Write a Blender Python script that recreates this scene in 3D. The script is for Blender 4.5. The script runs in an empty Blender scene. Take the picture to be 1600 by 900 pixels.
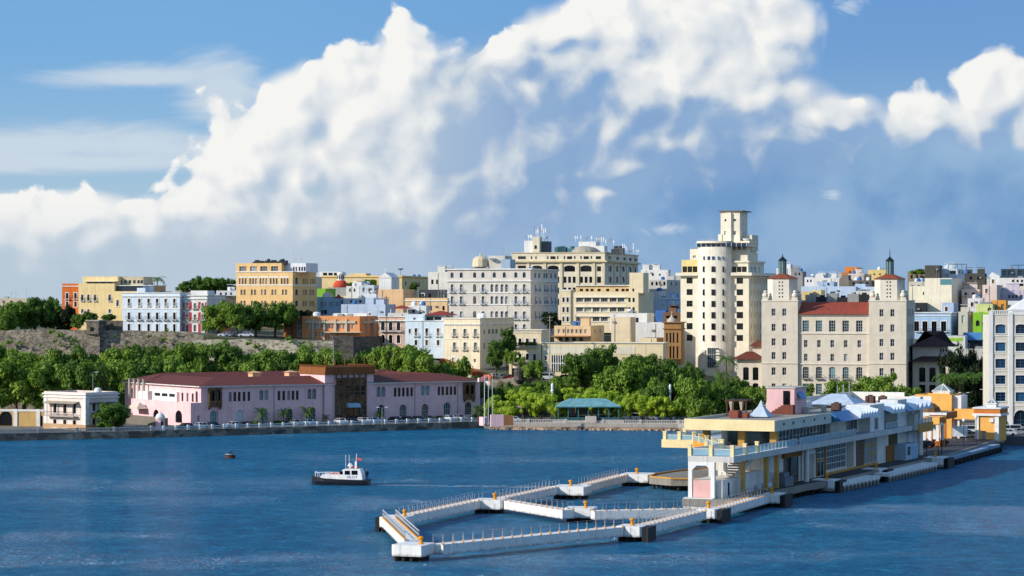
import bpy, math, random
import numpy as np
from mathutils import Vector
R = math.radians
SC = bpy.context.scene
COL = SC.collection
# ------------------------------------------------------------------ camera, sky, sun, exposure
F, H, HY = 4000.0, 32.0, 470.0          # focal length (photo px), eye height above the water (m), horizon row
cam = bpy.data.cameras.new('camera')
cam.sensor_width = 36.0; cam.lens = 36.0 * F / 1600.0
cam.shift_y = (HY - 450.0) / 1600.0
cam.clip_start = 1.0; cam.clip_end = 30000.0
camo = bpy.data.objects.new('camera', cam); COL.objects.link(camo)
camo.location = (0, 0, H); camo.rotation_euler = (R(90), 0, 0)
SC.camera = camo
SUN_AZ, SUN_EL = 25.0, 25.0             # degrees towards the camera from due left, elevation
sdir = Vector((-math.cos(R(SUN_AZ)) * math.cos(R(SUN_EL)), -math.sin(R(SUN_AZ)) * math.cos(R(SUN_EL)), math.sin(R(SUN_EL))))
sl = bpy.data.lights.new('sun', 'SUN'); sl.energy = 4.5; sl.angle = R(0.6); sl.color = (1.0, 0.93, 0.84)
so = bpy.data.objects.new('sun', sl); COL.objects.link(so)
so.rotation_euler = sdir.to_track_quat('Z', 'Y').to_euler(); so.location = (-300, 0, 300)
SC.view_settings.view_transform = 'Standard'; SC.view_settings.look = 'None'
SC.view_settings.exposure = 0.0; SC.view_settings.gamma = 1.0; SC.view_settings.use_curve_mapping = False
SC.cycles.max_bounces = 5; SC.cycles.diffuse_bounces = 3; SC.cycles.glossy_bounces = 2
SC.cycles.transmission_bounces = 2; SC.cycles.transparent_max_bounces = 4
SC.cycles.caustics_reflective = False; SC.cycles.caustics_refractive = False
SC.cycles.use_denoising = True

class NT:                                # small node-tree writer
    def __init__(s, tree): s.t = tree; s.n = tree.nodes; s.l = tree.links
    def node(s, typ, **kw):
        n = s.n.new(typ)
        for k, v in kw.items(): setattr(n, k, v)
        return n
    def put(s, sock, v):
        if isinstance(v, bpy.types.NodeSocket): s.l.new(v, sock)
        elif v is not None: sock.default_value = v
    def math(s, op, a, b=None, c=None, clamp=False):
        n = s.n.new('ShaderNodeMath'); n.operation = op; n.use_clamp = clamp
        s.put(n.inputs[0], a); s.put(n.inputs[1], b); s.put(n.inputs[2], c)
        return n.outputs[0]
    def vec(s, op, a, b=None):
        n = s.n.new('ShaderNodeVectorMath'); n.operation = op
        s.put(n.inputs[0], a); s.put(n.inputs[1], b)
        return n.outputs['Value'] if op in ('DOT_PRODUCT', 'LENGTH', 'DISTANCE') else n.outputs[0]
    def mix(s, f, a, b, mode='MIX'):
        n = s.n.new('ShaderNodeMix'); n.data_type = 'RGBA'; n.blend_type = mode
        s.put(n.inputs[0], f); s.put(n.inputs[6], a); s.put(n.inputs[7], b)
        return n.outputs[2]
    def ramp(s, v, a, b, lo=0.0, hi=1.0, smooth=True):
        n = s.n.new('ShaderNodeMapRange'); n.interpolation_type = 'SMOOTHSTEP' if smooth else 'LINEAR'
        s.put(n.inputs[0], v); n.inputs[1].default_value = a; n.inputs[2].default_value = b
        n.inputs[3].default_value = lo; n.inputs[4].default_value = hi
        return n.outputs[0]
    def noise(s, vec, scale, detail=4.0, rough=0.55, dist=0.0, col=False, typ=None):
        n = s.n.new('ShaderNodeTexNoise'); n.noise_dimensions = typ or '3D'; s.put(n.inputs['Vector'], vec)
        n.inputs['Scale'].default_value = scale; n.inputs['Detail'].default_value = detail
        n.inputs['Roughness'].default_value = rough; n.inputs['Distortion'].default_value = dist
        return n.outputs['Color' if col else 'Fac']
    def comb(s, x, y, z=0.0):
        n = s.n.new('ShaderNodeCombineXYZ'); s.put(n.inputs[0], x); s.put(n.inputs[1], y); s.put(n.inputs[2], z)
        return n.outputs[0]

def hexc(h):
    v = [int(h[i:i + 2], 16) / 255 for i in (0, 2, 4)]
    return tuple(x / 12.92 if x <= 0.04045 else ((x + 0.055) / 1.055) ** 2.4 for x in v) + (1.0,)

# ---- world: physical sky with cumulus laid out by direction (azimuth, height above the horizon)
wd = bpy.data.worlds.new('World'); SC.world = wd; wd.use_nodes = True
wd.node_tree.nodes.clear()
W_ = NT(wd.node_tree)
SKY_S = 0.15
# billows: (x, y, rx, ry) in thousands of photo px, y up from the horizon
BILLOWS = [(.625,.345,.075,.075),(.565,.29,.085,.085),(.465,.285,.065,.075),(.40,.215,.085,.085),(.50,.19,.13,.12),(.66,.27,.10,.11),(.72,.30,.08,.08),
  (.345,.115,.10,.065),(.26,.095,.075,.06),(.16,.085,.07,.055),(.06,.085,.075,.06),(-.03,.08,.09,.055),(.50,.09,.18,.08),
  (.815,.37,.06,.045),(.885,.42,.075,.04),(.97,.435,.085,.06),(1.09,.44,.13,.11),(1.20,.42,.065,.075),(1.17,.37,.10,.07),(.83,.33,.085,.065),
  (.91,.35,.10,.075),(1.04,.335,.16,.085),(.97,.26,.075,.06),(1.15,.30,.15,.06),(1.28,.28,.09,.04),(.985,.215,.05,.05),(.945,.16,.035,.028),
  (1.43,.275,.07,.04),(1.51,.275,.07,.035),(1.555,.31,.06,.05),(1.63,.29,.07,.06),(1.05,.24,.20,.07),(1.21,.25,.17,.06),(.88,.26,.10,.09),(.80,.18,.12,.10),(.68,.15,.12,.09),(.10,.12,.14,.05),(-.2,.10,.12,.08)]
def cloud_group(full):
    g = bpy.data.node_groups.new('cloud_field', 'ShaderNodeTree')
    g.interface.new_socket('P', in_out='INPUT', socket_type='NodeSocketVector')
    g.interface.new_socket('Field', in_out='OUTPUT', socket_type='NodeSocketFloat')
    t = NT(g)
    i = t.node('NodeGroupInput'); o = t.node('NodeGroupOutput')
    p = i.outputs[0]
    wv = t.vec('SUBTRACT', t.noise(p, 9.0, 2.0, 0.5, col=True, typ='2D'), (0.5, 0.5, 0.5))
    q = t.vec('ADD', p, t.vec('MULTIPLY', wv, (0.06, 0.05, 0.0)))
    acc = None
    for (x, y, rx, ry) in BILLOWS:
        d = t.vec('MULTIPLY', t.vec('SUBTRACT', q, (x, y, 0)), (.80 / rx, .80 / ry, 0))
        e = t.math('SUBTRACT', 1.0, t.vec('LENGTH', d))
        if acc is None: acc = e
        else:
            n = t.node('ShaderNodeMath', operation='SMOOTH_MAX'); t.put(n.inputs[0], acc); t.put(n.inputs[1], e); n.inputs[2].default_value = 0.15
            acc = n.outputs[0]
    sep = t.node('ShaderNodeSeparateXYZ'); t.l.new(p, sep.inputs[0])
    outm = t.ramp(t.math('ABSOLUTE', t.math('SUBTRACT', sep.outputs[0], 0.8)), 0.95, 1.4)
    band = t.ramp(sep.outputs[1], 0.25, 0.9, 1.0, 0.0)
    gen = t.math('MULTIPLY', outm, t.math('MULTIPLY', band, t.ramp(t.noise(p, 2.2, 3.0, 0.55, typ='2D'), 0.48, 0.68, -0.9, 0.5)))
    acc = t.math('MAXIMUM', acc, t.math('SUBTRACT', gen, t.math('MULTIPLY', t.math('SUBTRACT', 1.0, outm), 2.0)))
    f = acc
    if full:
        def bump(scale, amp):
            v = t.node('ShaderNodeTexVoronoi', feature='SMOOTH_F1', voronoi_dimensions='2D'); t.put(v.inputs['Vector'], q); v.inputs['Scale'].default_value = scale
            v.inputs['Smoothness'].default_value = 0.5
            return t.math('MULTIPLY', t.math('SUBTRACT', 0.45, v.outputs['Distance']), amp)
        f = t.math('ADD', f, t.math('ADD', bump(11.0, 0.62), bump(27.0, 0.30)))
        f = t.math('ADD', f, t.math('MULTIPLY', t.math('SUBTRACT', t.noise(q, 16.0, 6.0, 0.56, typ='2D'), 0.5), 0.62))
    t.l.new(f, o.inputs[0])
    return g
cgf, cgb = cloud_group(True), cloud_group(False)
tc = W_.node('ShaderNodeTexCoord'); sp = W_.node('ShaderNodeSeparateXYZ'); W_.l.new(tc.outputs['Generated'], sp.inputs[0])
dx, dy, dz = sp.outputs
hyp = W_.math('SQRT', W_.math('ADD', W_.math('MULTIPLY', dx, dx), W_.math('MULTIPLY', dy, dy)))
az = W_.math('ARCTAN2', dx, dy)
U = W_.math('ADD', 0.8, W_.math('MULTIPLY', az, F / 1000)); V = W_.math('MULTIPLY', W_.math('DIVIDE', dz, W_.math('MAXIMUM', hyp, 0.05)), F / 1000)
P = W_.comb(U, V)
def cfield(g, off):
    n = W_.node('ShaderNodeGroup', node_tree=g)
    W_.put(n.inputs[0], W_.vec('ADD', P, off) if off else P)
    return n.outputs[0]
f0 = cfield(cgf, None); f1 = cfield(cgf, (-0.020, 0.015, 0)); b0 = cfield(cgb, (0.0, 0.0, 0)); b2 = cfield(cgb, (-0.05, 0.03, 0))
sky = W_.node('ShaderNodeTexSky', sky_type='NISHITA')
sky.sun_disc = False; sky.sun_elevation = R(SUN_EL); sky.sun_rotation = math.atan2(sdir.x, sdir.y)
sky.altitude = 0.0; sky.air_density = 1.0; sky.dust_density = 0.4; sky.ozone_density = 3.0
def cl(h, k=1.0):
    c = hexc(h); return (c[0] * k / SKY_S, c[1] * k / SKY_S, c[2] * k / SKY_S, 1)
# clear sky: the physical sky, drawn towards the photographed blue
clear = W_.mix(W_.ramp(W_.math('ABSOLUTE', W_.math('SUBTRACT', U, 0.8)), 0.9, 2.5, 0.75, 0.5), sky.outputs[0], W_.mix(W_.ramp(V, 0.02, 0.42), cl('A2C2DE'), W_.mix(W_.ramp(V, 0.5, 2.2), W_.mix(W_.ramp(U, 0.2, 1.5), cl('5B9DDA'), cl('3A7CC6')), cl('5698DE'))))
# thin high streaks on the left of the cumulus
st = W_.noise(W_.vec('MULTIPLY', P, (3.0, 14.0, 1.0)), 1.0, 5.0, 0.55, 0.6, typ='2D')
def ell(x, y, rx, ry):
    return W_.math('SUBTRACT', 1.0, W_.vec('LENGTH', W_.vec('MULTIPLY', W_.vec('SUBTRACT', P, (x, y, 0)), (1 / rx, 1 / ry, 0))))
def smax(*a):
    r = a[0]
    for b_ in a[1:]:
        n = W_.node('ShaderNodeMath', operation='SMOOTH_MAX'); W_.put(n.inputs[0], r); W_.put(n.inputs[1], b_); n.inputs[2].default_value = 0.25; r = n.outputs[0]
    return r
e_st = smax(ell(.345, .325, .10, .065), ell(.23, .345, .19, .026), ell(.12, .240, .42, .045), ell(.10, .215, .5, .030))
e_st = W_.math('ADD', e_st, W_.math('MULTIPLY', W_.math('SUBTRACT', st, 0.5), 1.3))
m_st = W_.math('MULTIPLY', W_.ramp(e_st, 0.0, 0.7), 0.85)
skyc = W_.mix(m_st, clear, cl('CFDBE6'))
# the grey-blue rain veil under the cumulus on the right
ve = smax(ell(1.25, .02, 1.1, .26), ell(.80, .22, .20, .20), ell(1.08, .22, .34, .15), ell(2.4, .06, .9, .25), ell(.55, .05, .4, .12))
ve = W_.math('ADD', ve, W_.math('MULTIPLY', W_.math('SUBTRACT', W_.noise(P, 5.0, 5.0, 0.55, typ='2D'), 0.5), 0.5))
m_ve = W_.math('MULTIPLY', W_.ramp(ve, -0.05, 0.45), 0.95)
veil = W_.mix(W_.ramp(W_.noise(W_.vec('ADD', P, (3.3, 0, 0)), 6.0, 5.0, 0.5, typ='2D'), 0.35, 0.7), cl('6A97C8'), cl('8FB0D4'))
veil = W_.mix(W_.ramp(U, 0.40, 0.98), cl('B9CADD'), veil)
skyc = W_.mix(m_ve, skyc, veil)
# small wisps
wi = smax(ell(1.045, .112, .055, .016), ell(1.30, .165, .020, .012), ell(1.325, .458, .035, .024), ell(.51, .085, .03, .012), ell(.655, .14, .05, .03))
wi = W_.math('ADD', wi, W_.math('MULTIPLY', W_.math('SUBTRACT', W_.noise(W_.vec('MULTIPLY', P, (1, 1.6, 1)), 22.0, 5.0, 0.6, 1.0, typ='2D'), 0.5), 1.6))
skyc = W_.mix(W_.math('MULTIPLY', W_.ramp(wi, 0.1, 1.0), 0.6), skyc, cl('D8E2EC'))
# low haze
skyc = W_.mix(W_.math('MULTIPLY', W_.ramp(V, 0.0, 0.12, 0.9, 0.0), W_.ramp(U, 0.2, 1.1, 1.0, 0.15)), skyc, cl('B9C9D8'))
# cumulus: bright towards the sun, melting into the veil on the far side
g1 = W_.math('SUBTRACT', f0, f1); g2 = W_.math('SUBTRACT', b0, b2)
dark = smax(ell(.85, .22, .16, .17), ell(1.22, .18, .50, .11), ell(.60, .03, .45, .11), ell(1.08, .27, .22, .05), ell(.78, .23, .12, .15), ell(.49, .19, .02, .03))
base_l = W_.ramp(W_.math('ADD', dark, W_.math('MULTIPLY', W_.math('SUBTRACT', W_.noise(P, 9.0, 4.0, typ='2D'), 0.5), 0.8)), -0.45, 0.50, 0.72, 0.10)
lit = W_.math('ADD', base_l, W_.math('ADD', W_.math('MULTIPLY', g1, 0.95), W_.math('MULTIPLY', g2, 0.16)), clamp=True)
lit = W_.math('MULTIPLY', lit, W_.ramp(V, 0.02, 0.17, 0.5, 1.0))
shc = W_.mix(W_.ramp(U, 0.55, 0.85), cl('B6C5D6'), cl('8FACD2'))
cc = W_.mix(W_.ramp(lit, 0.0, 0.42, smooth=False), shc, cl('C8D3DF'))
cc = W_.mix(W_.ramp(lit, 0.40, 1.12, smooth=False), cc, cl('FDFBF6', 1.0))
edge = W_.math('ADD', W_.math('MULTIPLY', g2, 0.9), W_.math('MULTIPLY', g1, 0.5))
soft = W_.math('ADD', W_.ramp(edge, -0.1, 0.40, 0.70, 0.13), W_.math('MULTIPLY', W_.ramp(U, .95, 1.25), .12))
cm = W_.node('ShaderNodeMapRange', interpolation_type='SMOOTHSTEP'); W_.put(cm.inputs[0], f0); cm.inputs[1].default_value = 0.0; W_.put(cm.inputs[2], soft)
melt = W_.math('MULTIPLY', W_.ramp(lit, 0.02, 0.5, 0.55, 1.0), W_.ramp(V, 0.02, 0.12, 0.45, 1.0))
alpha = W_.math('MAXIMUM', cm.outputs[0], W_.ramp(b0, 0.02, 0.42))
skyc = W_.mix(W_.math('MULTIPLY', alpha, melt), skyc, cc)
bg = W_.node('ShaderNodeBackground'); W_.put(bg.inputs[0], skyc); bg.inputs[1].default_value = SKY_S
wo = W_.node('ShaderNodeOutputWorld'); W_.l.new(bg.outputs[0], wo.inputs[0])
wd.cycles.sampling_method = 'MANUAL'; wd.cycles.sample_map_resolution = 512

# ------------------------------------------------------------------ photo px <-> place
def WX(px, D): return (px - 800.0) * D / F
def WP(px, D): return (WX(px, D), D)
def ZZ(py, D): return H - (py - HY) * D / F
def G(px, py, z=0.0):                    # the point at height z seen at a photo pixel
    D = (H - z) * F / (py - HY)
    return (WX(px, D), D)

# ------------------------------------------------------------------ materials
MATS = {}
def newmat(name):
    m = bpy.data.materials.new(name); m.use_nodes = True; m.node_tree.nodes.clear()
    t = NT(m.node_tree); b = t.node('ShaderNodeBsdfPrincipled'); o = t.node('ShaderNodeOutputMaterial')
    t.l.new(b.outputs[0], o.inputs[0])
    return m, t, b
KP = 1.08
def tint(c, k): return (min(c[0] * k, 1), min(c[1] * k, 1), min(c[2] * k, 1), 1)
def plaster(h, k=0.86, rough=0.85, stain=0.35):
    key = ('pl', h, k, stain)
    if key in MATS: return MATS[key]
    m, t, b = newmat('plaster_' + h); c = hexc(h); k *= KP
    tcn = t.node('ShaderNodeTexCoord').outputs['Object']
    n1 = t.noise(tcn, 0.35, 5.0, 0.6); n2 = t.noise(t.vec('MULTIPLY', tcn, (1.6, 1.6, 0.10)), 1.0, 4.0, 0.6); n3 = t.noise(tcn, 3.0, 3.0)
    base = t.mix(t.ramp(n1, 0.3, 0.7), tint(c, k * 0.90), tint(c, k * 1.05))
    base = t.mix(t.math('MULTIPLY', t.ramp(n2, 0.48, 0.74), stain * 1.35), base, tint((c[0] * .75 + .02, c[1] * .72 + .02, c[2] * .7 + .02), k * 0.72))
    base = t.mix(t.math('MULTIPLY', t.ramp(n3, 0.6, 0.8), stain * 0.4), base, tint(c, k * 0.8))
    t.put(b.inputs['Base Color'], base); b.inputs['Roughness'].default_value = rough; b.inputs['Specular IOR Level'].default_value = 0.2
    MATS[key] = m; return m
def flat(name, h, rough=0.6, metal=0.0, k=1.0, var=0.12, spec=0.4):
    key = ('fl', name)
    if key in MATS: return MATS[key]
    m, t, b = newmat(name); c = hexc(h)
    tcn = t.node('ShaderNodeTexCoord').outputs['Object']
    t.put(b.inputs['Base Color'], t.mix(t.ramp(t.noise(tcn, 0.9, 4.0), 0.3, 0.7), tint(c, k * (1 - var)), tint(c, k * (1 + var))))
    b.inputs['Roughness'].default_value = rough; b.inputs['Metallic'].default_value = metal; b.inputs['Specular IOR Level'].default_value = spec
    MATS[key] = m; return m
def glass(name, dark='0B1016', mid='2A3A4A', pale='9AA2A0', ppale=0.12, rough=0.12):
    key = ('gl', name)
    if key in MATS: return MATS[key]
    m, t, b = newmat(name)
    rnd = t.node('ShaderNodeObjectInfo').outputs['Random']
    c = t.mix(t.ramp(rnd, 0.45, 0.75), hexc(dark), hexc(mid))
    c = t.mix(t.math('GREATER_THAN', t.math('FRACT', t.math('MULTIPLY', rnd, 7.31)), 1 - ppale), c, hexc(pale))
    t.put(b.inputs['Base Color'], c); b.inputs['Roughness'].default_value = rough; b.inputs['Specular IOR Level'].default_value = 0.5
    MATS[key] = m; return m
def tiles(name, h, lum=1.0):
    key = ('ti', name)
    if key in MATS: return MATS[key]
    m, t, b = newmat(name); c = hexc(h)
    tcn = t.node('ShaderNodeTexCoord').outputs['Object']
    n = t.noise(t.vec('MULTIPLY', tcn, (3.0, 3.0, 4.5)), 1.0, 2.0, 0.7); n2 = t.noise(tcn, 0.25, 4.0)
    w = t.node('ShaderNodeTexWave'); t.put(w.inputs[0], tcn); w.inputs['Scale'].default_value = 1.2; w.inputs['Distortion'].default_value = 0.4
    cc_ = t.mix(t.ramp(n, 0.35, 0.7), tint(c, 0.55 * lum), tint((c[0] * 1.2, c[1] * 1.25, c[2] * 1.2), 1.1 * lum))
    cc_ = t.mix(t.math('MULTIPLY', t.ramp(n2, 0.5, 0.75), 0.4), cc_, tint((c[0] * .5, c[1] * .6, c[2] * .6), lum))
    t.put(b.inputs['Base Color'], cc_); b.inputs['Roughness'].default_value = 0.8
    bu = t.node('ShaderNodeBump'); bu.inputs['Strength'].default_value = 0.5; bu.inputs['Distance'].default_value = 0.1
    t.put(bu.inputs['Height'], t.math('ADD', w.outputs['Fac'], n)); t.l.new(bu.outputs[0], b.inputs['Normal'])
    MATS[key] = m; return m
def stone(name, h, h2, scale=0.7, k=1.0):
    key = ('st', name)
    if key in MATS: return MATS[key]
    m, t, b = newmat(name)
    tcn = t.node('ShaderNodeTexCoord').outputs['Object']
    v = t.node('ShaderNodeTexVoronoi'); t.put(v.inputs['Vector'], t.vec('MULTIPLY', tcn, (0.7, 0.7, 1.3))); v.inputs['Scale'].default_value = scale * 1.6
    n = t.noise(tcn, 0.12, 6.0, 0.65); n2 = t.noise(tcn, 1.3, 5.0, 0.7); n3 = t.noise(t.vec('MULTIPLY', tcn, (0.5, 0.5, 0.08)), 1.0, 4.0)
    s2 = t.node('ShaderNodeSeparateColor'); t.l.new(v.outputs['Color'], s2.inputs[0])
    c = t.mix(t.ramp(n, 0.38, 0.62), tint(hexc(h), k), tint(hexc(h2), k))
    c = t.mix(t.ramp(s2.outputs[0], 0.3, 0.95, 0.0, 0.8), c, tint(hexc(h2), k * 0.38)); c = t.mix(t.ramp(s2.outputs[1], 0.6, 1.0, 0.0, 0.55), c, tint(hexc(h), k * 1.35))
    c = t.mix(t.ramp(n2, 0.50, 0.74, 0.0, 0.6), c, tint(hexc('3A352C'), k))
    c = t.mix(t.ramp(n3, 0.55, 0.75, 0.0, 0.5), c, tint(hexc('4A463C'), k))
    t.put(b.inputs['Base Color'], c); b.inputs['Roughness'].default_value = 0.9
    bu = t.node('ShaderNodeBump'); bu.inputs['Strength'].default_value = 0.4; bu.inputs['Distance'].default_value = 0.12
    t.put(bu.inputs['Height'], t.math('ADD', v.outputs['Distance'], n2)); t.l.new(bu.outputs[0], b.inputs['Normal'])
    MATS[key] = m; return m
def leafmat(name, h, h2, trans=0.25):
    key = ('lf', name)
    if key in MATS: return MATS[key]
    m, t, b = newmat(name)
    gi = t.node('ShaderNodeNewGeometry').outputs['Random Per Island']; ob = t.node('ShaderNodeObjectInfo').outputs['Random']
    tcn = t.node('ShaderNodeTexCoord').outputs['Object']
    c = t.mix(t.math('ADD', t.math('MULTIPLY', gi, 0.55), t.math('MULTIPLY', t.ramp(t.noise(tcn, 0.45, 3.0), 0.3, 0.7), 0.45)), hexc(h), hexc(h2))
    c = t.mix(t.ramp(ob, 0.0, 1.0, 0.0, 0.35, False), c, tint(hexc(h), 0.8))
    t.put(b.inputs['Base Color'], c); b.inputs['Roughness'].default_value = 0.6; b.inputs['Specular IOR Level'].default_value = 0.25
    tr = t.node('ShaderNodeBsdfTranslucent'); t.put(tr.inputs[0], t.mix(1.0, c, (1.0, 1.15, 0.5, 1), 'MULTIPLY'))
    ms = t.node('ShaderNodeMixShader'); ms.inputs[0].default_value = trans
    o = [n for n in t.n if n.bl_idname == 'ShaderNodeOutputMaterial'][0]
    t.l.new(b.outputs[0], ms.inputs[1]); t.l.new(tr.outputs[0], ms.inputs[2]); t.l.new(ms.outputs[0], o.inputs[0])
    MATS[key] = m; return m

# ------------------------------------------------------------------ mesh writer
class MB:
    def __init__(s): s.v = []; s.f = []; s.mi = []
    def poly(s, pts, mi=0):
        b = len(s.v); s.v.extend(pts); s.f.append(tuple(range(b, b + len(pts)))); s.mi.append(mi)
    def box(s, x0, x1, y0, y1, z0, z1, mi=0):
        b = len(s.v)
        s.v.extend([(x0, y0, z0), (x1, y0, z0), (x1, y1, z0), (x0, y1, z0), (x0, y0, z1), (x1, y0, z1), (x1, y1, z1), (x0, y1, z1)])
        for q in ((0, 3, 2, 1), (4, 5, 6, 7), (0, 1, 5, 4), (1, 2, 6, 5), (2, 3, 7, 6), (3, 0, 4, 7)):
            s.f.append(tuple(b + k for k in q)); s.mi.append(mi)
        return s
    def bar(s, p, q, w, h=None, mi=0):      # square bar between two points
        p = Vector(p); q = Vector(q); d = (q - p); h = h or w
        if d.length < 1e-6: return s
        d.normalize(); up = Vector((0, 0, 1)) if abs(d.z) < 0.95 else Vector((1, 0, 0))
        a = d.cross(up).normalized() * (w / 2); c = a.cross(d).normalized() * (h / 2)
        b = len(s.v)
        for e in (p, q):
            for sg in ((1, 1), (-1, 1), (-1, -1), (1, -1)): s.v.append(tuple(e + a * sg[0] + c * sg[1]))
        for k in range(4): s.f.append((b + k, b + (k + 1) % 4, b + 4 + (k + 1) % 4, b + 4 + k)); s.mi.append(mi)
        s.f.append((b + 3, b + 2, b + 1, b)); s.f.append((b + 4, b + 5, b + 6, b + 7)); s.mi += [mi, mi]
        return s
    def lathe(s, prof, n=10, x=0, y=0, mi=0, a0=0.0, sx=1.0, sy=1.0):  # prof: [(r, z)...]
        b = len(s.v)
        for (r, z) in prof:
            for k in range(n):
                a = a0 + 2 * math.pi * k / n; s.v.append((x + r * math.cos(a) * sx, y + r * math.sin(a) * sy, z))
        for i in range(len(prof) - 1):
            for k in range(n):
                s.f.append((b + i * n + k, b + i * n + (k + 1) % n, b + (i + 1) * n + (k + 1) % n, b + (i + 1) * n + k)); s.mi.append(mi)
        s.f.append(tuple(b + k for k in range(n))[::-1]); s.f.append(tuple(b + (len(prof) - 1) * n + k for k in range(n))); s.mi += [mi, mi]
        return s
    def prism(s, pts, z0, z1, mi=0, mtop=None):
        n = len(pts); b = len(s.v)
        s.v.extend([(x, y, z0) for x, y in pts]); s.v.extend([(x, y, z1) for x, y in pts])
        for k in range(n): s.f.append((b + k, b + (k + 1) % n, b + n + (k + 1) % n, b + n + k)); s.mi.append(mi)
        s.f.append(tuple(b + k for k in range(n))[::-1]); s.mi.append(mi)
        s.f.append(tuple(b + n + k for k in range(n))); s.mi.append(mi if mtop is None else mtop)
        return s
    def xprism(s, prof, y0, y1, mi=0):      # profile in x,z extruded along y
        n = len(prof); b = len(s.v)
        s.v.extend([(x, y0, z) for x, z in prof]); s.v.extend([(x, y1, z) for x, z in prof])
        for k in range(n): s.f.append((b + k, b + (k + 1) % n, b + n + (k + 1) % n, b + n + k)); s.mi.append(mi)
        s.f.append(tuple(b + k for k in range(n))); s.f.append(tuple(b + n + k for k in range(n))[::-1]); s.mi += [mi, mi]
        return s
    def hip(s, x0, x1, y0, y1, z0, z1, axis='x', ins=None, mi=0, th=0.12):
        w = (y1 - y0) if axis == 'x' else (x1 - x0); ins = w / 2 if ins is None else ins
        b = len(s.v)
        s.v.extend([(x0, y0, z0), (x1, y0, z0), (x1, y1, z0), (x0, y1, z0)])
        if axis == 'x': ym = (y0 + y1) / 2; s.v.extend([(x0 + ins, ym, z1), (x1 - ins, ym, z1)]); fs = [(0, 1, 5, 4), (1, 2, 5), (2, 3, 4, 5), (3, 0, 4)]
        else: xm = (x0 + x1) / 2; s.v.extend([(xm, y0 + ins, z1), (xm, y1 - ins, z1)]); fs = [(0, 1, 4), (1, 2, 5, 4), (2, 3, 5), (3, 0, 4, 5)]
        for q in fs + [(3, 2, 1, 0)]: s.f.append(tuple(b + k for k in q)); s.mi.append(mi)
        return s
    def mesh(s, name, mats, smooth=False):
        me = bpy.data.meshes.new(name); me.from_pydata([tuple(v) for v in s.v], [], s.f)
        for m in (mats if isinstance(mats, (list, tuple)) else [mats]): me.materials.append(m)
        if any(s.mi): me.polygons.foreach_set('material_index', s.mi)
        if smooth: me.polygons.foreach_set('use_smooth', [True] * len(s.f))
        me.update(); return me

def link(name, data, parent=None, loc=(0, 0, 0), rz=0.0):
    o = bpy.data.objects.new(name, data); COL.objects.link(o)
    o.location = loc
    if rz: o.rotation_euler = (0, 0, rz)
    if parent is not None: o.parent = parent; KIDS.setdefault(parent.name, []).append(o)
    return o
KIDS = {}
def tag(o, label, cat=None, group=None, kind=None):
    if label: o['label'] = label
    if cat: o['category'] = cat
    if group: o['group'] = group
    if kind: o['kind'] = kind
    return o
def thing(name, label, cat, loc=(0, 0, 0), rz=0.0, group=None):
    return tag(link(name, None, None, loc, rz), label, cat, group, 'thing')
def part(name, mb, mats, parent, loc=(0, 0, 0), rz=0.0, smooth=False):
    return link(name, mb.mesh(name, mats, smooth), parent, loc, rz)
def copy_tree(o, parent=None):
    c = o.copy(); COL.objects.link(c); c.parent = parent
    if parent is not None: KIDS.setdefault(parent.name, []).append(c)
    for ch in KIDS.get(o.name, []): copy_tree(ch, c)
    return c
def struct(name, mb, mats, label=None):
    return tag(link(name, mb.mesh(name, mats)), label, kind='structure')
# ------------------------------------------------------------------ common materials
M_white = plaster('F4F2EC', 0.82, stain=0.25); M_trim = flat('white_trim', 'F2F0EA', 0.7, k=0.85)
M_frame_w = flat('white_frame', 'E8E8E4', 0.5, k=0.8); M_frame_d = flat('dark_frame', '1C1E20', 0.5); M_frame_b = flat('blue_frame', '3E6E9A', 0.5)
M_frame_br = flat('brown_frame', '5A4030', 0.6)
G_dark = glass('glass_dark'); G_blue = glass('glass_blue', '0A1826', '12304A', '22506E', 0.2); G_pale = glass('glass_pale', '39424A', '8A949A', 'C9CCC8', 0.5)
G_teal = glass('glass_teal', '10242A', '2A5660', '5A8A90', 0.25); G_wood = glass('louvre_wood', '6E4A28', 'A87844', '2A1C12', 0.25, 0.7)
G_black = glass('glass_black', '05070A', '0C1116', '14181C', 0.1)
M_iron = flat('iron_rail', '20242A', 0.5, 0.5); M_steel = flat('galvanised_steel', 'A8ACB0', 0.4, 0.7); M_conc = plaster('B8B2A4', 0.8, stain=0.5)
M_roofdeck = plaster('B4AC9C', 0.75, stain=0.5); M_tile = tiles('clay_tiles', '9C3A26'); M_tile_d = tiles('dark_clay_tiles', '70301F'); M_tile_b = tiles('brown_clay_tiles', '4A2A20')
M_tank = flat('white_tank', 'E4E6E6', 0.5); M_tankb = flat('blue_tank', '3F6FA8', 0.5); M_ac = flat('ac_metal', '9A9C98', 0.5, 0.3); M_dkm = flat('dark_metal', '2A2E32', 0.5, 0.4)
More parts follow.
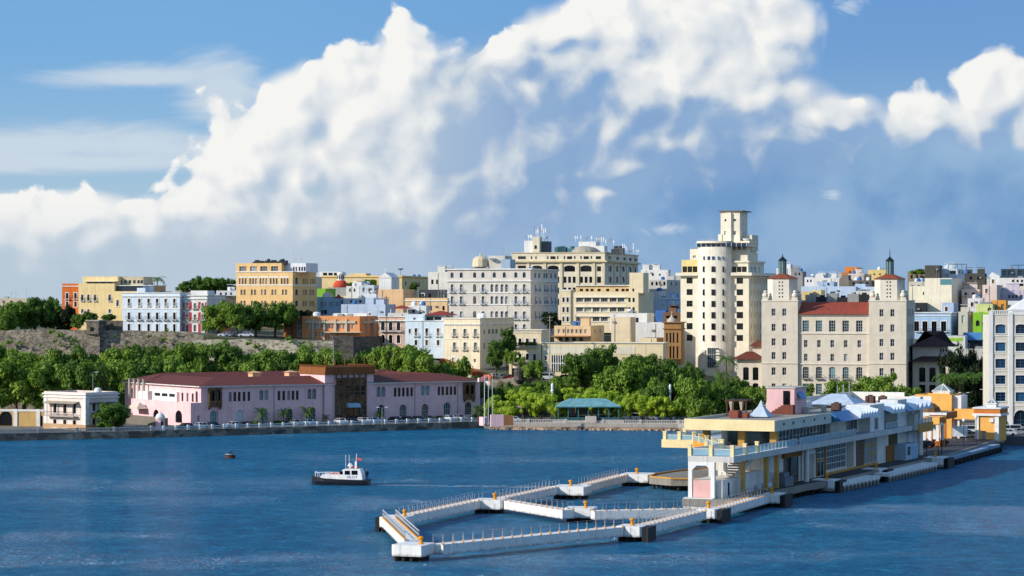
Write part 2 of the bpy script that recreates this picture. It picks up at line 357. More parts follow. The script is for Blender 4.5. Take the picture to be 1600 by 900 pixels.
# style: frame material, pane material, vertical bars, horizontal bars, surround material, surround width
STY = {
 'sash': (M_frame_w, G_dark, 1, 1, None, 0), 'sasht': (M_frame_w, G_dark, 1, 1, M_trim, .22), 'dark': (M_frame_d, G_dark, 1, 1, None, 0),
 'darkm': (M_frame_d, G_black, 3, 1, None, 0), 'wood': (M_frame_br, G_wood, 1, 0, M_trim, .22), 'woodd': (M_frame_br, G_black, 1, 0, M_trim, .22),
 'blue': (M_frame_b, G_blue, 1, 1, None, 0), 'bluet': (M_frame_b, G_blue, 1, 2, M_trim, .22), 'pale': (M_frame_w, G_pale, 2, 1, None, 0),
 'palet': (M_frame_w, G_pale, 1, 1, M_trim, .2), 'teal': (M_frame_w, G_teal, 2, 3, None, 0), 'strip': (M_frame_w, G_dark, 3, 0, None, 0),
 'black': (M_frame_d, G_black, 1, 2, None, 0), 'multi': (M_frame_w, G_dark, 5, 2, None, 0), 'brown': (M_frame_br, G_dark, 1, 3, None, 0), 'plain': (M_frame_d, G_black, 0, 0, None, 0),
 'whited': (M_frame_w, plaster('DDE6EE', 0.8), 1, 0, M_trim, .18), 'greyt': (M_frame_w, G_dark, 1, 2, M_trim, .25),
}
WCACHE = {}
def arc_pts(w, h, rise, n=8):
    """outline of an opening with an arched head, from the left springing to the right one"""
    r = rise; return [(w / 2 - w / 2 * math.cos(math.pi * k / n), h - r + r * math.sin(math.pi * k / n)) for k in range(n + 1)]
def win_mesh(w, h, arch, sty, rec):
    w = round(w, 1); h = round(h, 1); key = (w, h, arch, sty, rec)
    if key in WCACHE: return WCACHE[key]
    fm, pm, nv, nh, tm, tw = STY[sty]
    rise = 0 if not arch else (min(w / 2, h * .45) if arch == 1 else w * 0.18)
    mb = MB(); ft = min(0.09, w * 0.1); y0, y1 = rec - 0.06, rec + 0.03
    mb.box(0, ft, y0, y1, 0, h - rise); mb.box(w - ft, w, y0, y1, 0, h - rise); mb.box(ft, w - ft, y0, y1, 0, ft)
    if not rise: mb.box(ft, w - ft, y0, y1, h - ft, h)
    else:
        a = arc_pts(w, h, rise)
        for i in range(len(a) - 1): mb.bar((a[i][0], rec - .02, a[i][1] - .03), (a[i + 1][0], rec - .02, a[i + 1][1] - .03), 0.09)
    for i in range(nv):
        x = w * (i + 1) / (nv + 1); mb.box(x - .03, x + .03, y0 + .01, y1, ft, h - (rise * .35 if rise else ft))
    for i in range(nh):
        z = (h - rise) * (i + 1) / (nh + 1) if nh > 1 or not rise else h - rise
        mb.box(ft, w - ft, y0 + .02, y1 - .01, z - .03, z + .03)
    mats = [fm]
    if tm:
        mats.append(tm); d = -0.07
        mb.box(-tw, 0, d, 0.02, -0.05, h - rise, 1); mb.box(w, w + tw, d, 0.02, -0.05, h - rise, 1); mb.box(-tw - .05, w + tw + .05, d - .08, 0.02, -0.2, -0.05, 1)
        if not rise: mb.box(-tw, w + tw, d - .02, 0.02, h, h + tw, 1)
        else:
            a = arc_pts(w, h, rise)
            for i in range(len(a) - 1): mb.bar((a[i][0], -.02, a[i][1] + tw * .4), (a[i + 1][0], -.02, a[i + 1][1] + tw * .4), tw, 0.12, 1)
    pb = MB()
    if not rise: pb.box(ft * .5, w - ft * .5, rec, rec + .02, ft * .5, h - ft * .5)
    else:
        o = [(0.0, 0.0), (w, 0.0)] + [(x, z) for x, z in arc_pts(w, h, rise)[::-1]]
        pb.poly([(x, rec, z) for x, z in o]); pb.poly([(x, rec + .02, z) for x, z in o[::-1]])
    WCACHE[key] = (mb.mesh('window', mats), pb.mesh('pane', pm)); return WCACHE[key]
BALC = {}
def balc_mesh(w, mat_s, mat_r, proj=0.7, hh=0.95):
    key = (round(w, 1), mat_s.name, mat_r.name, proj)
    if key in BALC: return BALC[key]
    w = round(w, 1); mb = MB()
    mb.box(0, w, -proj, 0, -.14, 0, 0); mb.box(w * .12, w * .12 + .12, -proj * .8, 0, -.4, -.14, 0); mb.box(w * .88 - .12, w * .88, -proj * .8, 0, -.4, -.14, 0)
    for z in (0.12, hh):
        mb.box(0.02, w - .02, -proj + .02, -proj + .07, z - .03, z + .03, 1); mb.box(0.02, .07, -proj + .07, 0, z - .03, z + .03, 1); mb.box(w - .07, w - .02, -proj + .07, 0, z - .03, z + .03, 1)
    n = max(3, int(w / .22))
    for i in range(n + 1):
        x = .045 + (w - .09) * i / n; mb.box(x - .018, x + .018, -proj + .03, -proj + .06, .15, hh - .03, 1)
    BALC[key] = mb.mesh('balcony', [mat_s, mat_r]); return BALC[key]

class Block:
    """one rectangular volume of a building: front along local x, depth along local y. Sub-volumes share the root."""
    def __init__(s, pl, D, pr, phi, top, base, side, mat, root=None, name=None, label=None, cat='building', group=None, par=0.5, roofmat=None, rec=0.34, z0=None, wallname='wall', nofront=False):
        s.phi = R(phi); s.u = (math.cos(s.phi), -math.sin(s.phi)); s.b = (math.sin(s.phi), math.cos(s.phi))
        s.P = WP(pl, D); s.L = s._solve(pr, s.P, s.u)
        s.rec = rec; s.par = par; s.mat = mat; s.roofmat = roofmat or M_roofdeck
        s.C = (s.P[0] + s.u[0] * s.L, s.P[1] + s.u[1] * s.L)
        if isinstance(side, tuple): s.B = side[1]
        elif side > pr: s.B = s._solve(side, s.C, s.b)
        else: s.B = s._solve(side, s.P, s.b)
        Dm = D if phi < 0 else s.C[1]
        s.z0 = ZZ(base, Dm) if z0 is None else z0
        s.ht = ZZ(top, Dm) - s.z0
        s.op = {'f': [], 'r': [], 'l': []}
        if root is None:
            s.root = thing(name, label, cat, (s.P[0], s.P[1], s.z0), -s.phi, group); s.root_block = s; s.o = (0, 0, 0)
        else:
            rb = root; s.root = rb.root; s.root_block = rb.root_block
            ddx, ddy = s.P[0] - s.root_block.P[0], s.P[1] - s.root_block.P[1]
            u, b = s.root_block.u, s.root_block.b
            s.o = (ddx * u[0] + ddy * u[1], ddx * b[0] + ddy * b[1], s.z0 - s.root_block.z0)
        s.drz = -(s.phi - s.root_block.phi); s.wallname = wallname
    @staticmethod
    def _solve(px, P, d):
        k = (px - 800.0) / F
        return (k * P[1] - P[0]) / (d[0] - k * d[1])
    def at(s, face, px):                     # position along a face
        if face == 'f': return s._solve(px, s.P, s.u)
        return s._solve(px, s.C if face == 'r' else s.P, s.b)
    def dep(s, face, a):
        if face == 'f': return s.P[1] + s.u[1] * a
        return (s.C if face == 'r' else s.P)[1] + s.b[1] * a
    def z(s, face, a, py): return ZZ(py, s.dep(face, a)) - s.z0
    def loc(s, x, y, z):                     # block-local -> root-local
        c, n = math.cos(s.drz), math.sin(s.drz)
        return (s.o[0] + x * c - y * n, s.o[1] + x * n + y * c, s.o[2] + z)
    def part(s, name, mb, mats, parent=None, smooth=False):
        return part(name, mb, mats, parent, (0, 0, 0), 0.0, smooth) if parent is not None else part(name, mb, mats, s.root, s.loc(0, 0, 0), s.drz, smooth)
    def split(s, name, mb, mats, parent=None):   # a run of boxes, each box a part of its own
        for k in range(len(mb.v) // 8):
            q = MB(); q.v = mb.v[k * 8:k * 8 + 8]; q.f = [tuple(i - k * 8 for i in f) for f in mb.f[k * 6:k * 6 + 6]]; q.mi = [0] * 6
            s.part(name, q, mats, parent)
    def box(s, name, mat, x0, x1, y0, y1, z0, z1): return s.part(name, MB().box(x0, x1, y0, y1, z0, z1), mat)
    def row(s, face, y0, y1, xs, w, sty='dark', arch=0, balc=None, bp=0.7, bx=0.35, name='window'):
        if isinstance(xs, tuple): xs = [xs[0] + (xs[1] - xs[0]) * i / (xs[2] - 1) for i in range(xs[2])]
        a_ref = s.at(face, xs[0]); zt, zb = s.z(face, a_ref, y0), s.z(face, a_ref, y1)
        ws = [abs(s.at(face, x + w / 2) - s.at(face, x - w / 2)) for x in xs]; wm = round(max(0.4, sum(ws) / len(ws)), 1)
        lim = s.L if face == 'f' else s.B
        hh = round(zt - zb, 1)
        for x in xs:
            a = s.at(face, x)
            if a - wm / 2 < 0.1 or a + wm / 2 > lim - 0.1 or hh < .25: continue
            s.win(face, a - wm / 2, zb, wm, hh, sty, arch, balc, bp, bx, name)
    def win(s, face, a0, zb, wm, hh, sty, arch=0, balc=None, bp=0.7, bx=0.35, name='window', hole=True):
        zb = max(zb, 0.05); hh = round(hh, 1); wm = round(wm, 1)
        if zb + hh > s.ht - 0.1: hh = round(s.ht - 0.15 - zb, 1)
        if hh < .2: return
        if hole: s.op[face].append((a0, a0 + wm, zb, zb + hh, arch))
        fmsh, pmsh = win_mesh(wm, hh, arch, sty, s.rec)
        p, rz = s.place(face, a0, zb, wm)
        wo_ = link(name, fmsh, s.root, s.loc(*p), s.drz + rz); link('pane', pmsh, wo_)
        if balc:
            bw = wm + 2 * bx; p2, _ = s.place(face, a0 - bx, zb + .02, bw)
            link('balcony', balc_mesh(bw, balc[0], balc[1], bp), s.root, s.loc(*p2), s.drz + rz)
    def place(s, face, a0, zb, w):
        if face == 'f': return (a0, 0, zb), 0.0
        if face == 'r': return (s.L, a0, zb), math.pi / 2
        return (0, a0 + w, zb), -math.pi / 2
    def facade(s, mb, face):
        Ln = s.L if face == 'f' else s.B; m = {'f': lambda a, d, z: (a, d, z), 'r': lambda a, d, z: (s.L - d, a, z), 'l': lambda a, d, z: (d, a, z)}[face]
        ops = s.op[face]; zs = sorted({0.0, s.ht} | {o[2] for o in ops} | {o[3] for o in ops})
        for z0, z1 in zip(zs[:-1], zs[1:]):
            if z1 - z0 < 1e-4: continue
            zm = (z0 + z1) / 2; cuts = sorted((o[0], o[1]) for o in ops if o[2] < zm < o[3]); x = 0.0
            for c0, c1 in cuts + [(Ln, Ln)]:
                if c0 - x > 1e-3: mb.poly([m(x, 0, z0), m(c0, 0, z0), m(c0, 0, z1), m(x, 0, z1)])
                x = max(x, c1)
        r = s.rec + .04
        for (a0, a1, z0, z1, ar) in ops:
            mb.poly([m(a0, 0, z0), m(a0, r, z0), m(a0, r, z1), m(a0, 0, z1)]); mb.poly([m(a1, 0, z0), m(a1, r, z0), m(a1, r, z1), m(a1, 0, z1)])
            mb.poly([m(a0, 0, z0), m(a1, 0, z0), m(a1, r, z0), m(a0, r, z0)]); mb.poly([m(a0, 0, z1), m(a1, 0, z1), m(a1, r, z1), m(a0, r, z1)])
            if ar:
                w, h = a1 - a0, z1 - z0; rise = min(w / 2, h * .45) if ar == 1 else w * 0.18
                a = arc_pts(w, h, rise); k = len(a) // 2
                for seg, cx in ((a[:k + 1], 0), (a[k:], w)):
                    mb.poly([m(a0 + cx, 0, z1)] + [m(a0 + x, 0, z0 + z) for x, z in (seg if cx == 0 else seg)])
                for i in range(len(a) - 1):
                    mb.poly([m(a0 + a[i][0], 0, z0 + a[i][1]), m(a0 + a[i + 1][0], 0, z0 + a[i + 1][1]), m(a0 + a[i + 1][0], r, z0 + a[i + 1][1]), m(a0 + a[i][0], r, z0 + a[i][1])])
    def done(s, roof=True):
        mb = MB()
        for f in 'frl': s.facade(mb, f)
        L, B, h = s.L, s.B, s.ht
        mb.poly([(0, B, 0), (L, B, 0), (L, B, h), (0, B, h)])
        if roof:
            t, p = 0.3, s.par
            o = [(0, 0), (L, 0), (L, B), (0, B)]; n = [(t, t), (L - t, t), (L - t, B - t), (t, B - t)]
            for k in range(4):
                k2 = (k + 1) % 4
                mb.poly([o[k] + (h,), o[k2] + (h,), n[k2] + (h,), n[k] + (h,)]); mb.poly([n[k] + (h,), n[k2] + (h,), n[k2] + (h - p,), n[k] + (h - p,)])
            mb.poly([q + (h - p,) for q in n], 1)
        s.part(s.wallname, mb, [s.mat, s.roofmat]); return s
    def corn(s, z, hgt=0.4, proj=0.3, mat=None, name='cornice'):
        """a moulding that runs round the volume (front, sides, back as four butted lengths)"""
        L, B, q = s.L, s.B, proj; mb = MB()
        mb.box(-q, L + q, -q, 0.05, z, z + hgt); mb.box(-q, L + q, B - .05, B + q, z, z + hgt); mb.box(-q, .05, .05, B - .05, z, z + hgt); mb.box(L - .05, L + q, .05, B - .05, z, z + hgt)
        return s.part(name, mb, mat or M_trim)
    def cornp(s, py, hpx, proj=0.3, mat=None, name='cornice', face='f', a=0.0):
        z1, z0 = s.z(face, a, py), s.z(face, a, py + hpx); return s.corn(z0, z1 - z0, proj, mat, name)
    def dress(s, rnd, n=3, kinds='thac'):
        """small roof things: tank, hut, antenna, condenser"""
        for _ in range(n):
            k = rnd.choice(kinds); x = rnd.uniform(.15, .85) * s.L; y = rnd.uniform(.2, .7) * s.B; z = s.ht - s.par
            if k == 't': s.part('water_tank', MB().lathe([(.7, z), (.75, z + .1), (.75, z + 1.4), (.4, z + 1.7), (.15, z + 1.75)], 10, x, y), rnd.choice([M_tank, M_tank, M_tankb]))
            elif k == 'h': s.part('rooftop_hut', MB().box(x - 1.3, x + 1.3, y - 1, y + 1.2, z, z + rnd.uniform(1.8, 2.6)).box(x - 1.5, x + 1.5, y - 1.2, y + 1.4, z + 2.6, z + 2.75), s.mat)
            elif k == 'a':
                h_ = rnd.uniform(2.5, 4.5); mb = MB().bar((x, y, z), (x, y, z + h_), .09)
                for j in range(3): mb.bar((x - .6 + j * .1, y, z + h_ - .3 * j), (x + .6 - j * .1, y, z + h_ - .3 * j), .05)
                s.part('antenna', mb, M_steel)
            else: s.part('air_conditioner', MB().box(x - .8, x + .8, y - .5, y + .5, z + .15, z + 1.1).box(x - .7, x + .7, y - .4, y + .4, z, z + .15).lathe([(.35, z + 1.1), (.35, z + 1.18)], 8, x, y), M_ac)
# ------------------------------------------------------------------ water, ground, hill
def water_mat():
    m, t, b = newmat('harbour_water')
    tcn = t.node('ShaderNodeNewGeometry').outputs['Position']
    n1 = t.noise(t.vec('MULTIPLY', tcn, (0.30, 0.26, 1)), 1.0, 3.0, 0.6, 0.5)
    n2 = t.noise(t.vec('MULTIPLY', tcn, (1.3, 1.1, 1)), 1.0, 5.0, 0.7, 0.4)
    n3 = t.noise(t.vec('MULTIPLY', tcn, (0.012, 0.03, 1)), 1.0, 4.0, 0.6, 0.8)
    hgt = t.math('ADD', t.math('MULTIPLY', n1, 0.8), t.math('MULTIPLY', n2, 0.75))
    bu = t.node('ShaderNodeBump'); bu.inputs['Distance'].default_value = 2.2
    t.put(bu.inputs['Strength'], t.ramp(n3, 0.35, 0.65, 0.7, 1.0)); t.put(bu.inputs['Height'], hgt)
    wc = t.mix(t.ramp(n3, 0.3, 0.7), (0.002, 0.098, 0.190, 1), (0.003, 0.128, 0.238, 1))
    crest = t.math('ADD', t.math('MULTIPLY', n1, .45), t.math('MULTIPLY', n2, .55))  # wavelet light and dark put into the colour: pale crests, dark troughs
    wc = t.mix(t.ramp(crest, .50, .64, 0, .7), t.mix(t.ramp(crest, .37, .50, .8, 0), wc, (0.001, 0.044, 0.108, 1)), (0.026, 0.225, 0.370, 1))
    # wind-ruffled water: deep blue body with a modest mirror share spread by the wavelets
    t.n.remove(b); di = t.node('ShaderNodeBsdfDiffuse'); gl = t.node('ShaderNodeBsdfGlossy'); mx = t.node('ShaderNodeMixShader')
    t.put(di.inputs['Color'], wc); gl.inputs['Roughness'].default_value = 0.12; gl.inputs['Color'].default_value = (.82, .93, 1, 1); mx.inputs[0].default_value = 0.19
    bd = t.node('ShaderNodeBump'); bd.inputs['Distance'].default_value = .6; bd.inputs['Strength'].default_value = .8; t.put(bd.inputs['Height'], hgt)
    t.l.new(bd.outputs[0], di.inputs['Normal']); t.l.new(bu.outputs[0], gl.inputs['Normal']); t.l.new(di.outputs[0], mx.inputs[1]); t.l.new(gl.outputs[0], mx.inputs[2])
    o = [n for n in t.n if n.bl_idname == 'ShaderNodeOutputMaterial'][0]; t.l.new(mx.outputs[0], o.inputs[0])
    return m
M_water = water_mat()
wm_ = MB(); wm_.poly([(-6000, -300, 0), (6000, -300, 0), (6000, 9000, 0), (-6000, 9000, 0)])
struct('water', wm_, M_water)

def ground_mat():
    m, t, b = newmat('asphalt_and_soil')
    tcn = t.node('ShaderNodeNewGeometry').outputs['Position']
    c = t.mix(t.ramp(t.noise(tcn, 0.06, 5.0, 0.6), 0.4, 0.62), hexc('5C5852'), hexc('7A7264'))
    c = t.mix(t.ramp(t.noise(tcn, 0.6, 4.0), 0.45, 0.8, 0, .5), c, hexc('494640'))
    t.put(b.inputs['Base Color'], c); b.inputs['Roughness'].default_value = 0.9
    return m
def grass_mat():
    m, t, b = newmat('slope_scrub')
    tcn = t.node('ShaderNodeNewGeometry').outputs['Position']
    c = t.mix(t.ramp(t.noise(tcn, 0.15, 6.0, 0.65), 0.4, 0.6), hexc('3E4A24'), hexc('6A6450'))
    t.put(b.inputs['Base Color'], c); b.inputs['Roughness'].default_value = 0.95
    return m
M_ground = ground_mat(); M_scrub = grass_mat()
GZ = 1.6
shore_px = [(-260, 694), (0, 689), (237, 684), (755, 668.5), (768, 671), (1060, 673), (1440, 688), (1572, 696), (1640, 698), (1900, 704)]
shore = [G(*p) for p in shore_px]
gm = MB(); gm.prism(shore + [(1500, 2600), (-1500, 2600)], -3.0, GZ)
struct('ground', gm, M_ground)
def shore_at(px):
    for (a, b_) in zip(shore_px[:-1], shore_px[1:]):
        if a[0] <= px <= b_[0]:
            # straight line in plan
            A, B_ = G(*a), G(*b_); k = (px - 800) / F
            tt = (k * A[1] - A[0]) / ((B_[0] - A[0]) - k * (B_[1] - A[1])); return (A[0] + (B_[0] - A[0]) * tt, A[1] + (B_[1] - A[1]) * tt)
HP = [-500, 0, 300, 450, 560, 640, 700, 780, 900, 1040, 1130, 1180, 1440, 1600, 2200]
HROWS = [  # (distance, height) along each of the columns above
 ([717.5]*5 + [713, 700, 688, 686, 686, 700, 760, 760, 740, 740], [1.5]*15),
 ([718.2]*5 + [716, 706, 690, 688, 692, 706, 765, 765, 745, 745], [22.6, 22.6, 22.4, 20.2, 19.6, 16.5, 12.8, 10.5, 10.5, 9.8, 9, 7, 7, 8, 8]),
 ([800]*15, [23.5, 23.5, 24, 24, 23, 21.5, 20, 17.5, 16, 15, 14, 14, 14.5, 15, 15]),
 ([950]*15, [27, 27, 30, 30, 30, 29, 28, 27, 26, 26, 26, 26, 27, 27, 27]),
 ([1200]*15, [26, 27, 32, 34, 34, 34, 34, 34, 34, 34, 34, 34, 34, 34, 34]), ([1700]*15, [0]*15)]
hm = MB(); cols = list(range(-500, 2201, 20))
for r_, (ds, zs) in enumerate(HROWS):
    for px in cols: D = np.interp(px, HP, ds); hm.v.append((WX(px, D), D, float(np.interp(px, HP, zs))))
nc = len(cols)
for r_ in range(len(HROWS) - 1):
    for k in range(nc - 1): hm.f.append((r_ * nc + k, r_ * nc + k + 1, (r_ + 1) * nc + k + 1, (r_ + 1) * nc + k)); hm.mi.append(0)
struct('hill', hm, M_scrub)
def hill_z(px, D):
    ds = [np.interp(px, HP, a) for a, _ in HROWS]; zs = [np.interp(px, HP, z) for _, z in HROWS]
    return GZ if D < ds[0] else float(np.interp(D, ds, zs))

# ------------------------------------------------------------------ stone city wall
M_wall = stone('old_rubble_wall', 'AA9C86', '887E6E', 1.25); M_wall_l = stone('pale_rubble_wall', 'C4BAA2', '98907E'); M_wall_d = stone('dark_rubble', '6A645A', '4A463E')
def wallrun(mb, pts, zb, th=1.6, batter=1.3, seed=1):
    """pts: (px, D, ytop) left to right; battered front face, uneven top"""
    rnd = random.Random(seed); P = []
    for (a, b_) in zip(pts[:-1], pts[1:]):
        n = max(1, int((b_[0] - a[0]) / 9))
        for i in range(n):
            t = i / n; P.append([a[k] + (b_[k] - a[k]) * t for k in range(3)])
    P.append(list(pts[-1]))
    b0 = len(mb.v)
    for px, D, yt in P:
        x = WX(px, D); zt = ZZ(yt, D) + rnd.uniform(-.12, .12); j = rnd.uniform(-.15, .15)
        mb.v += [(x, D - batter, zb), (x, D + j * .5 - batter * .35, zt * .55 + zb * .45), (x, D + j * .3, zt), (x, D + th, zt)]
    for i in range(len(P) - 1):
        for k in range(3): q = b0 + i * 4 + k; mb.f.append((q, q + 4, q + 5, q + 1)); mb.mi.append(0)
wt = thing('city_wall', 'long weathered stone city wall on the hill behind the row of green trees', 'wall', (0, 0, 0))
mb = MB(); wallrun(mb, [(-150, 715, 517), (0, 715, 516.5), (40, 715, 515.5), (131, 715, 515.5)], 1.5); part('wall', mb, M_wall, wt)
mb = MB(); wallrun(mb, [(131, 713.5, 518), (156, 713.5, 519)], 1.5, 3.0); part('bastion', mb, M_wall, wt)
mb = MB(); wallrun(mb, [(156, 715, 516), (192, 715, 516.5), (290, 715, 518.5), (318, 715, 524)], 1.5, seed=3); part('wall', mb, M_wall, wt)
mb = MB(); wallrun(mb, [(300, 714, 530.5), (400, 713.5, 530.5), (450, 713, 532), (520, 713, 533)], 1.5, seed=4); part('wall', mb, M_wall_l, wt)
mb = MB(); wallrun(mb, [(520, 711, 525), (552, 711, 525)], 1.5, 4.0, seed=5); wallrun(mb, [(551, 712, 527), (575, 722, 525), (600, 735, 525)], 1.5, seed=6); part('bastion', mb, M_wall_d, wt)
# stone guard house on the wall and small cannon port wall beside it
gh = Block(135, 713, 154, 12, 502, 522, 166, stone('guard_stone', '7A7062', '5C564A'), name='guard_house', label='small ruined stone guard house standing on the city wall', cat='guard house', par=0.2)
gh.row('f', 511, 518, [144], 6, 'plain'); gh.done()
gh.part('coping', MB().box(-.25, gh.L + .25, -.25, gh.B + .25, gh.ht, gh.ht + .35), M_conc)
gw = Block(158, 720, 191, 0, 501, 521, ('m', 1.2), stone('guard_stone', '7A7062', '5C564A'), name='garden_wall', label='dark stone garden wall with a round arch beside the guard house', cat='wall', par=0.1)
gw.row('f', 505, 515, [174], 9, 'plain', 1, name='gate'); gw.done()
# lower retaining wall with lookout turret by the yellow house
lw = thing('retaining_wall', 'rough stone retaining wall below the yellow balcony house', 'wall')
mb = MB(); wallrun(mb, [(765, 682, 592), (800, 680, 591), (818, 678, 589), (862, 679, 597), (900, 684, 600)], 1.5, 2.0, 1.5, 8); part('wall', mb, stone('garden_rubble', '8A8070', '5E584C'), lw)
tp = WP(811, 678); tz = ZZ(590, 678)
gt = thing('lookout_turret', 'small domed stone lookout turret on the retaining wall', 'turret', (tp[0], tp[1], tz - .3))
part('turret_body', MB().lathe([(.5, -1.5), (1.3, -.4), (1.3, 1.6), (1.55, 1.7), (1.5, 1.9)], 12), M_wall_d, gt)
part('turret_dome', MB().lathe([(1.4, 1.9), (1.2, 2.5), (.7, 3.0), (.25, 3.2), (.2, 3.7), (.02, 3.8)], 12), M_wall_d, gt)
# sloping white ramp wall with terracotta top
rm = thing('ramp_wall', 'white ramp wall with terracotta coping sloping down beside the cream house', 'wall')
mb = MB(); mc = MB()
A = (WX(690, 703), 703, ZZ(566, 703)); B2 = (WX(770, 683), 683, ZZ(594, 683))
for k in range(6):
    p0 = [A[i] + (B2[i] - A[i]) * k / 6 for i in range(3)]; p1 = [A[i] + (B2[i] - A[i]) * (k + 1) / 6 for i in range(3)]
    mb.v += [(p0[0], p0[1], p0[2] - 9), (p1[0], p1[1], p1[2] - 9), (p1[0], p1[1], p1[2]), (p0[0], p0[1], p0[2]), (p0[0], p0[1] + .6, p0[2]), (p1[0], p1[1] + .6, p1[2])]
    q = k * 6; mb.f += [(q, q + 1, q + 2, q + 3), (q + 3, q + 2, q + 5, q + 4)]; mb.mi += [0, 0]
    mc.bar((p0[0], p0[1] + .3, p0[2] + .35), (p1[0], p1[1] + .3, p1[2] + .35), 1.4, 1.5)
part('wall', mb, plaster('E4DCCB', .8, stain=.6), rm); part('coping', mc, plaster('D8743C', .75), rm)
struct('street', MB().prism([WP(700, 708), WP(800, 690), WP(900, 690), WP(900, 698), WP(800, 704), WP(740, 714)], 8.0, 10.62), flat('asphalt', '4A4A4A', 0.9))

# ------------------------------------------------------------------ quays
M_quay = stone('quay_concrete', '8E8678', '6A655C', 0.4); M_bal = plaster('CCC6BC', 0.8, stain=0.5); M_rubble = stone('shore_rubble', 'B89C80', '8E7A66')
def run(pA, pB): A = Vector((pA[0], pA[1])); B_ = Vector((pB[0], pB[1])); return A, (B_ - A).normalized(), (B_ - A).length
def quay(name, label, pxs, mat, h0=-2, h1=GZ + .05, th=1.4, cat='quay', out=0.3):
    mb = MB(); pts = [shore_at(p) for p in pxs]
    for a, b_ in zip(pts[:-1], pts[1:]):
        d = (Vector(b_) - Vector(a)).normalized(); n = Vector((d.y, -d.x)) * out
        mb.prism([(a[0] + n.x, a[1] + n.y), (b_[0] + n.x, b_[1] + n.y), (b_[0] - n.x * 4, b_[1] - n.y * 4), (a[0] - n.x * 4, a[1] - n.y * 4)], h0, h1)
    t = thing(name, label, cat); part('quay_wall', mb, mat, t); return t, pts
def balustrade(root, a, b_, step=9.0, zb=GZ, hh=1.0, skip=()):
    A, d, Ln = run(a, b_); n = max(1, round(Ln / step)); rz = math.atan2(d.y, d.x); s = Ln / n
    rail = MB(); bal = MB()
    rail.box(0.3, s - .3, -.14, .14, zb + .02, zb + .2).box(0.3, s - .3, -.16, .16, zb + hh - .16, zb + hh)
    k = int(s / .42)
    for i in range(1, k): x = s * i / k; bal.box(x - .09, x + .09, -.09, .09, zb + .2, zb + hh - .16)
    pier = MB().box(-.3, .3, -.25, .25, zb + .02, zb + hh + .12)
    rme, bme, pme = rail.mesh('rail', M_bal), bal.mesh('balusters', M_bal), pier.mesh('pier', M_bal)
    for i in range(n):
        p = A + d * s * i
        link('pier', pme, root, (p.x, p.y, 0), rz)
        if i in skip: continue
        link('rail', rme, root, (p.x, p.y, 0), rz); o = link('balusters', bme, root, (p.x, p.y, 0), rz); o['kind'] = 'stuff'
    p = A + d * Ln; link('pier', pme, root, (p.x, p.y, 0), rz)
q1, pts = quay('stone_quay', 'grey quay wall with stone balustrade below the white house at the far left', [-250, 0, 237], M_quay)
balustrade(q1, pts[0], pts[1], 8.5); balustrade(q1, pts[1], pts[2], 8.5)
q2, pts = quay('customs_quay', 'dark concrete quay with white railing in front of the pink customs house', [237, 755], M_quay)
A, d, Ln = run(*pts); rz = math.atan2(d.y, d.x); n = 29; s = Ln / n
pm_ = MB().box(-.28, .28, -.22, .22, GZ, GZ + 1.05).box(-.33, .33, -.27, .27, GZ + 1.05, GZ + 1.17).mesh('rail_post', M_trim)
rme = MB().box(.28, s - .28, -.07, .07, GZ + .34, GZ + .52).box(.28, s - .28, -.07, .07, GZ + .74, GZ + .92).mesh('rail', M_trim)
for i in range(n + 1):
    p = A + d * s * i; link('rail_post', pm_, q2, (p.x, p.y, 0), rz)
    if i < n: link('rail', rme, q2, (p.x, p.y, 0), rz)
q3, pts = quay('park_seawall', 'low sea wall of rubble with pale balustrade along the waterfront park', [768, 1060, 1200], M_rubble)
cpm = MB()
for a_, b_ in zip(pts[:-1], pts[1:]):
    d_ = (Vector(b_) - Vector(a_)).normalized(); n_ = Vector((d_.y, -d_.x)) * .38
    cpm.prism([(a_[0] + n_.x, a_[1] + n_.y), (b_[0] + n_.x, b_[1] + n_.y), (b_[0] - n_.x * 2, b_[1] - n_.y * 2), (a_[0] - n_.x * 2, a_[1] - n_.y * 2)], .75, GZ + .08)
part('coping', cpm, plaster('B9B0A4', .8, stain=.6), q3)
balustrade(q3, pts[0], pts[1], 9.0, skip=(2,)); balustrade(q3, pts[1], pts[2], 9.0)
rnd = random.Random(5)
rb = MB()
A, d, Ln = run(pts[0], pts[1])
for i in range(150):
    p = A + d * rnd.uniform(0, Ln); r = rnd.uniform(.25, .6); nx, ny = d.y, -d.x; o = rnd.uniform(.2, 1.1)
    rb.lathe([(r * .5, -.4), (r, rnd.uniform(-.1, .1)), (r * .55, r * .8)], 5, p.x + nx * o, p.y + ny * o, a0=rnd.uniform(0, 3))
o = part('rocks', rb, M_rubble, q3); o['kind'] = 'stuff'
q4, pts = quay('east_seawall', 'plain grey sea wall below the parked white van at the far right', [1572, 1640, 1900], plaster('6E7478', .7, stain=.5), h1=GZ + .5, out=.4)
# promenade paving strip in front of the park
pv = MB()
for a, b_ in zip([768, 1060], [1060, 1200]):
    pa, pb = shore_at(a), shore_at(b_); dd = (Vector(pb) - Vector(pa)).normalized(); nn = Vector((-dd.y, dd.x))
    pv.prism([pa, pb, (pb[0] + nn.x * 9, pb[1] + nn.y * 9), (pa[0] + nn.x * 9, pa[1] + nn.y * 9)], GZ - .2, GZ + .012)
struct('promenade', pv, plaster('9A8C7A', .75, stain=.5))
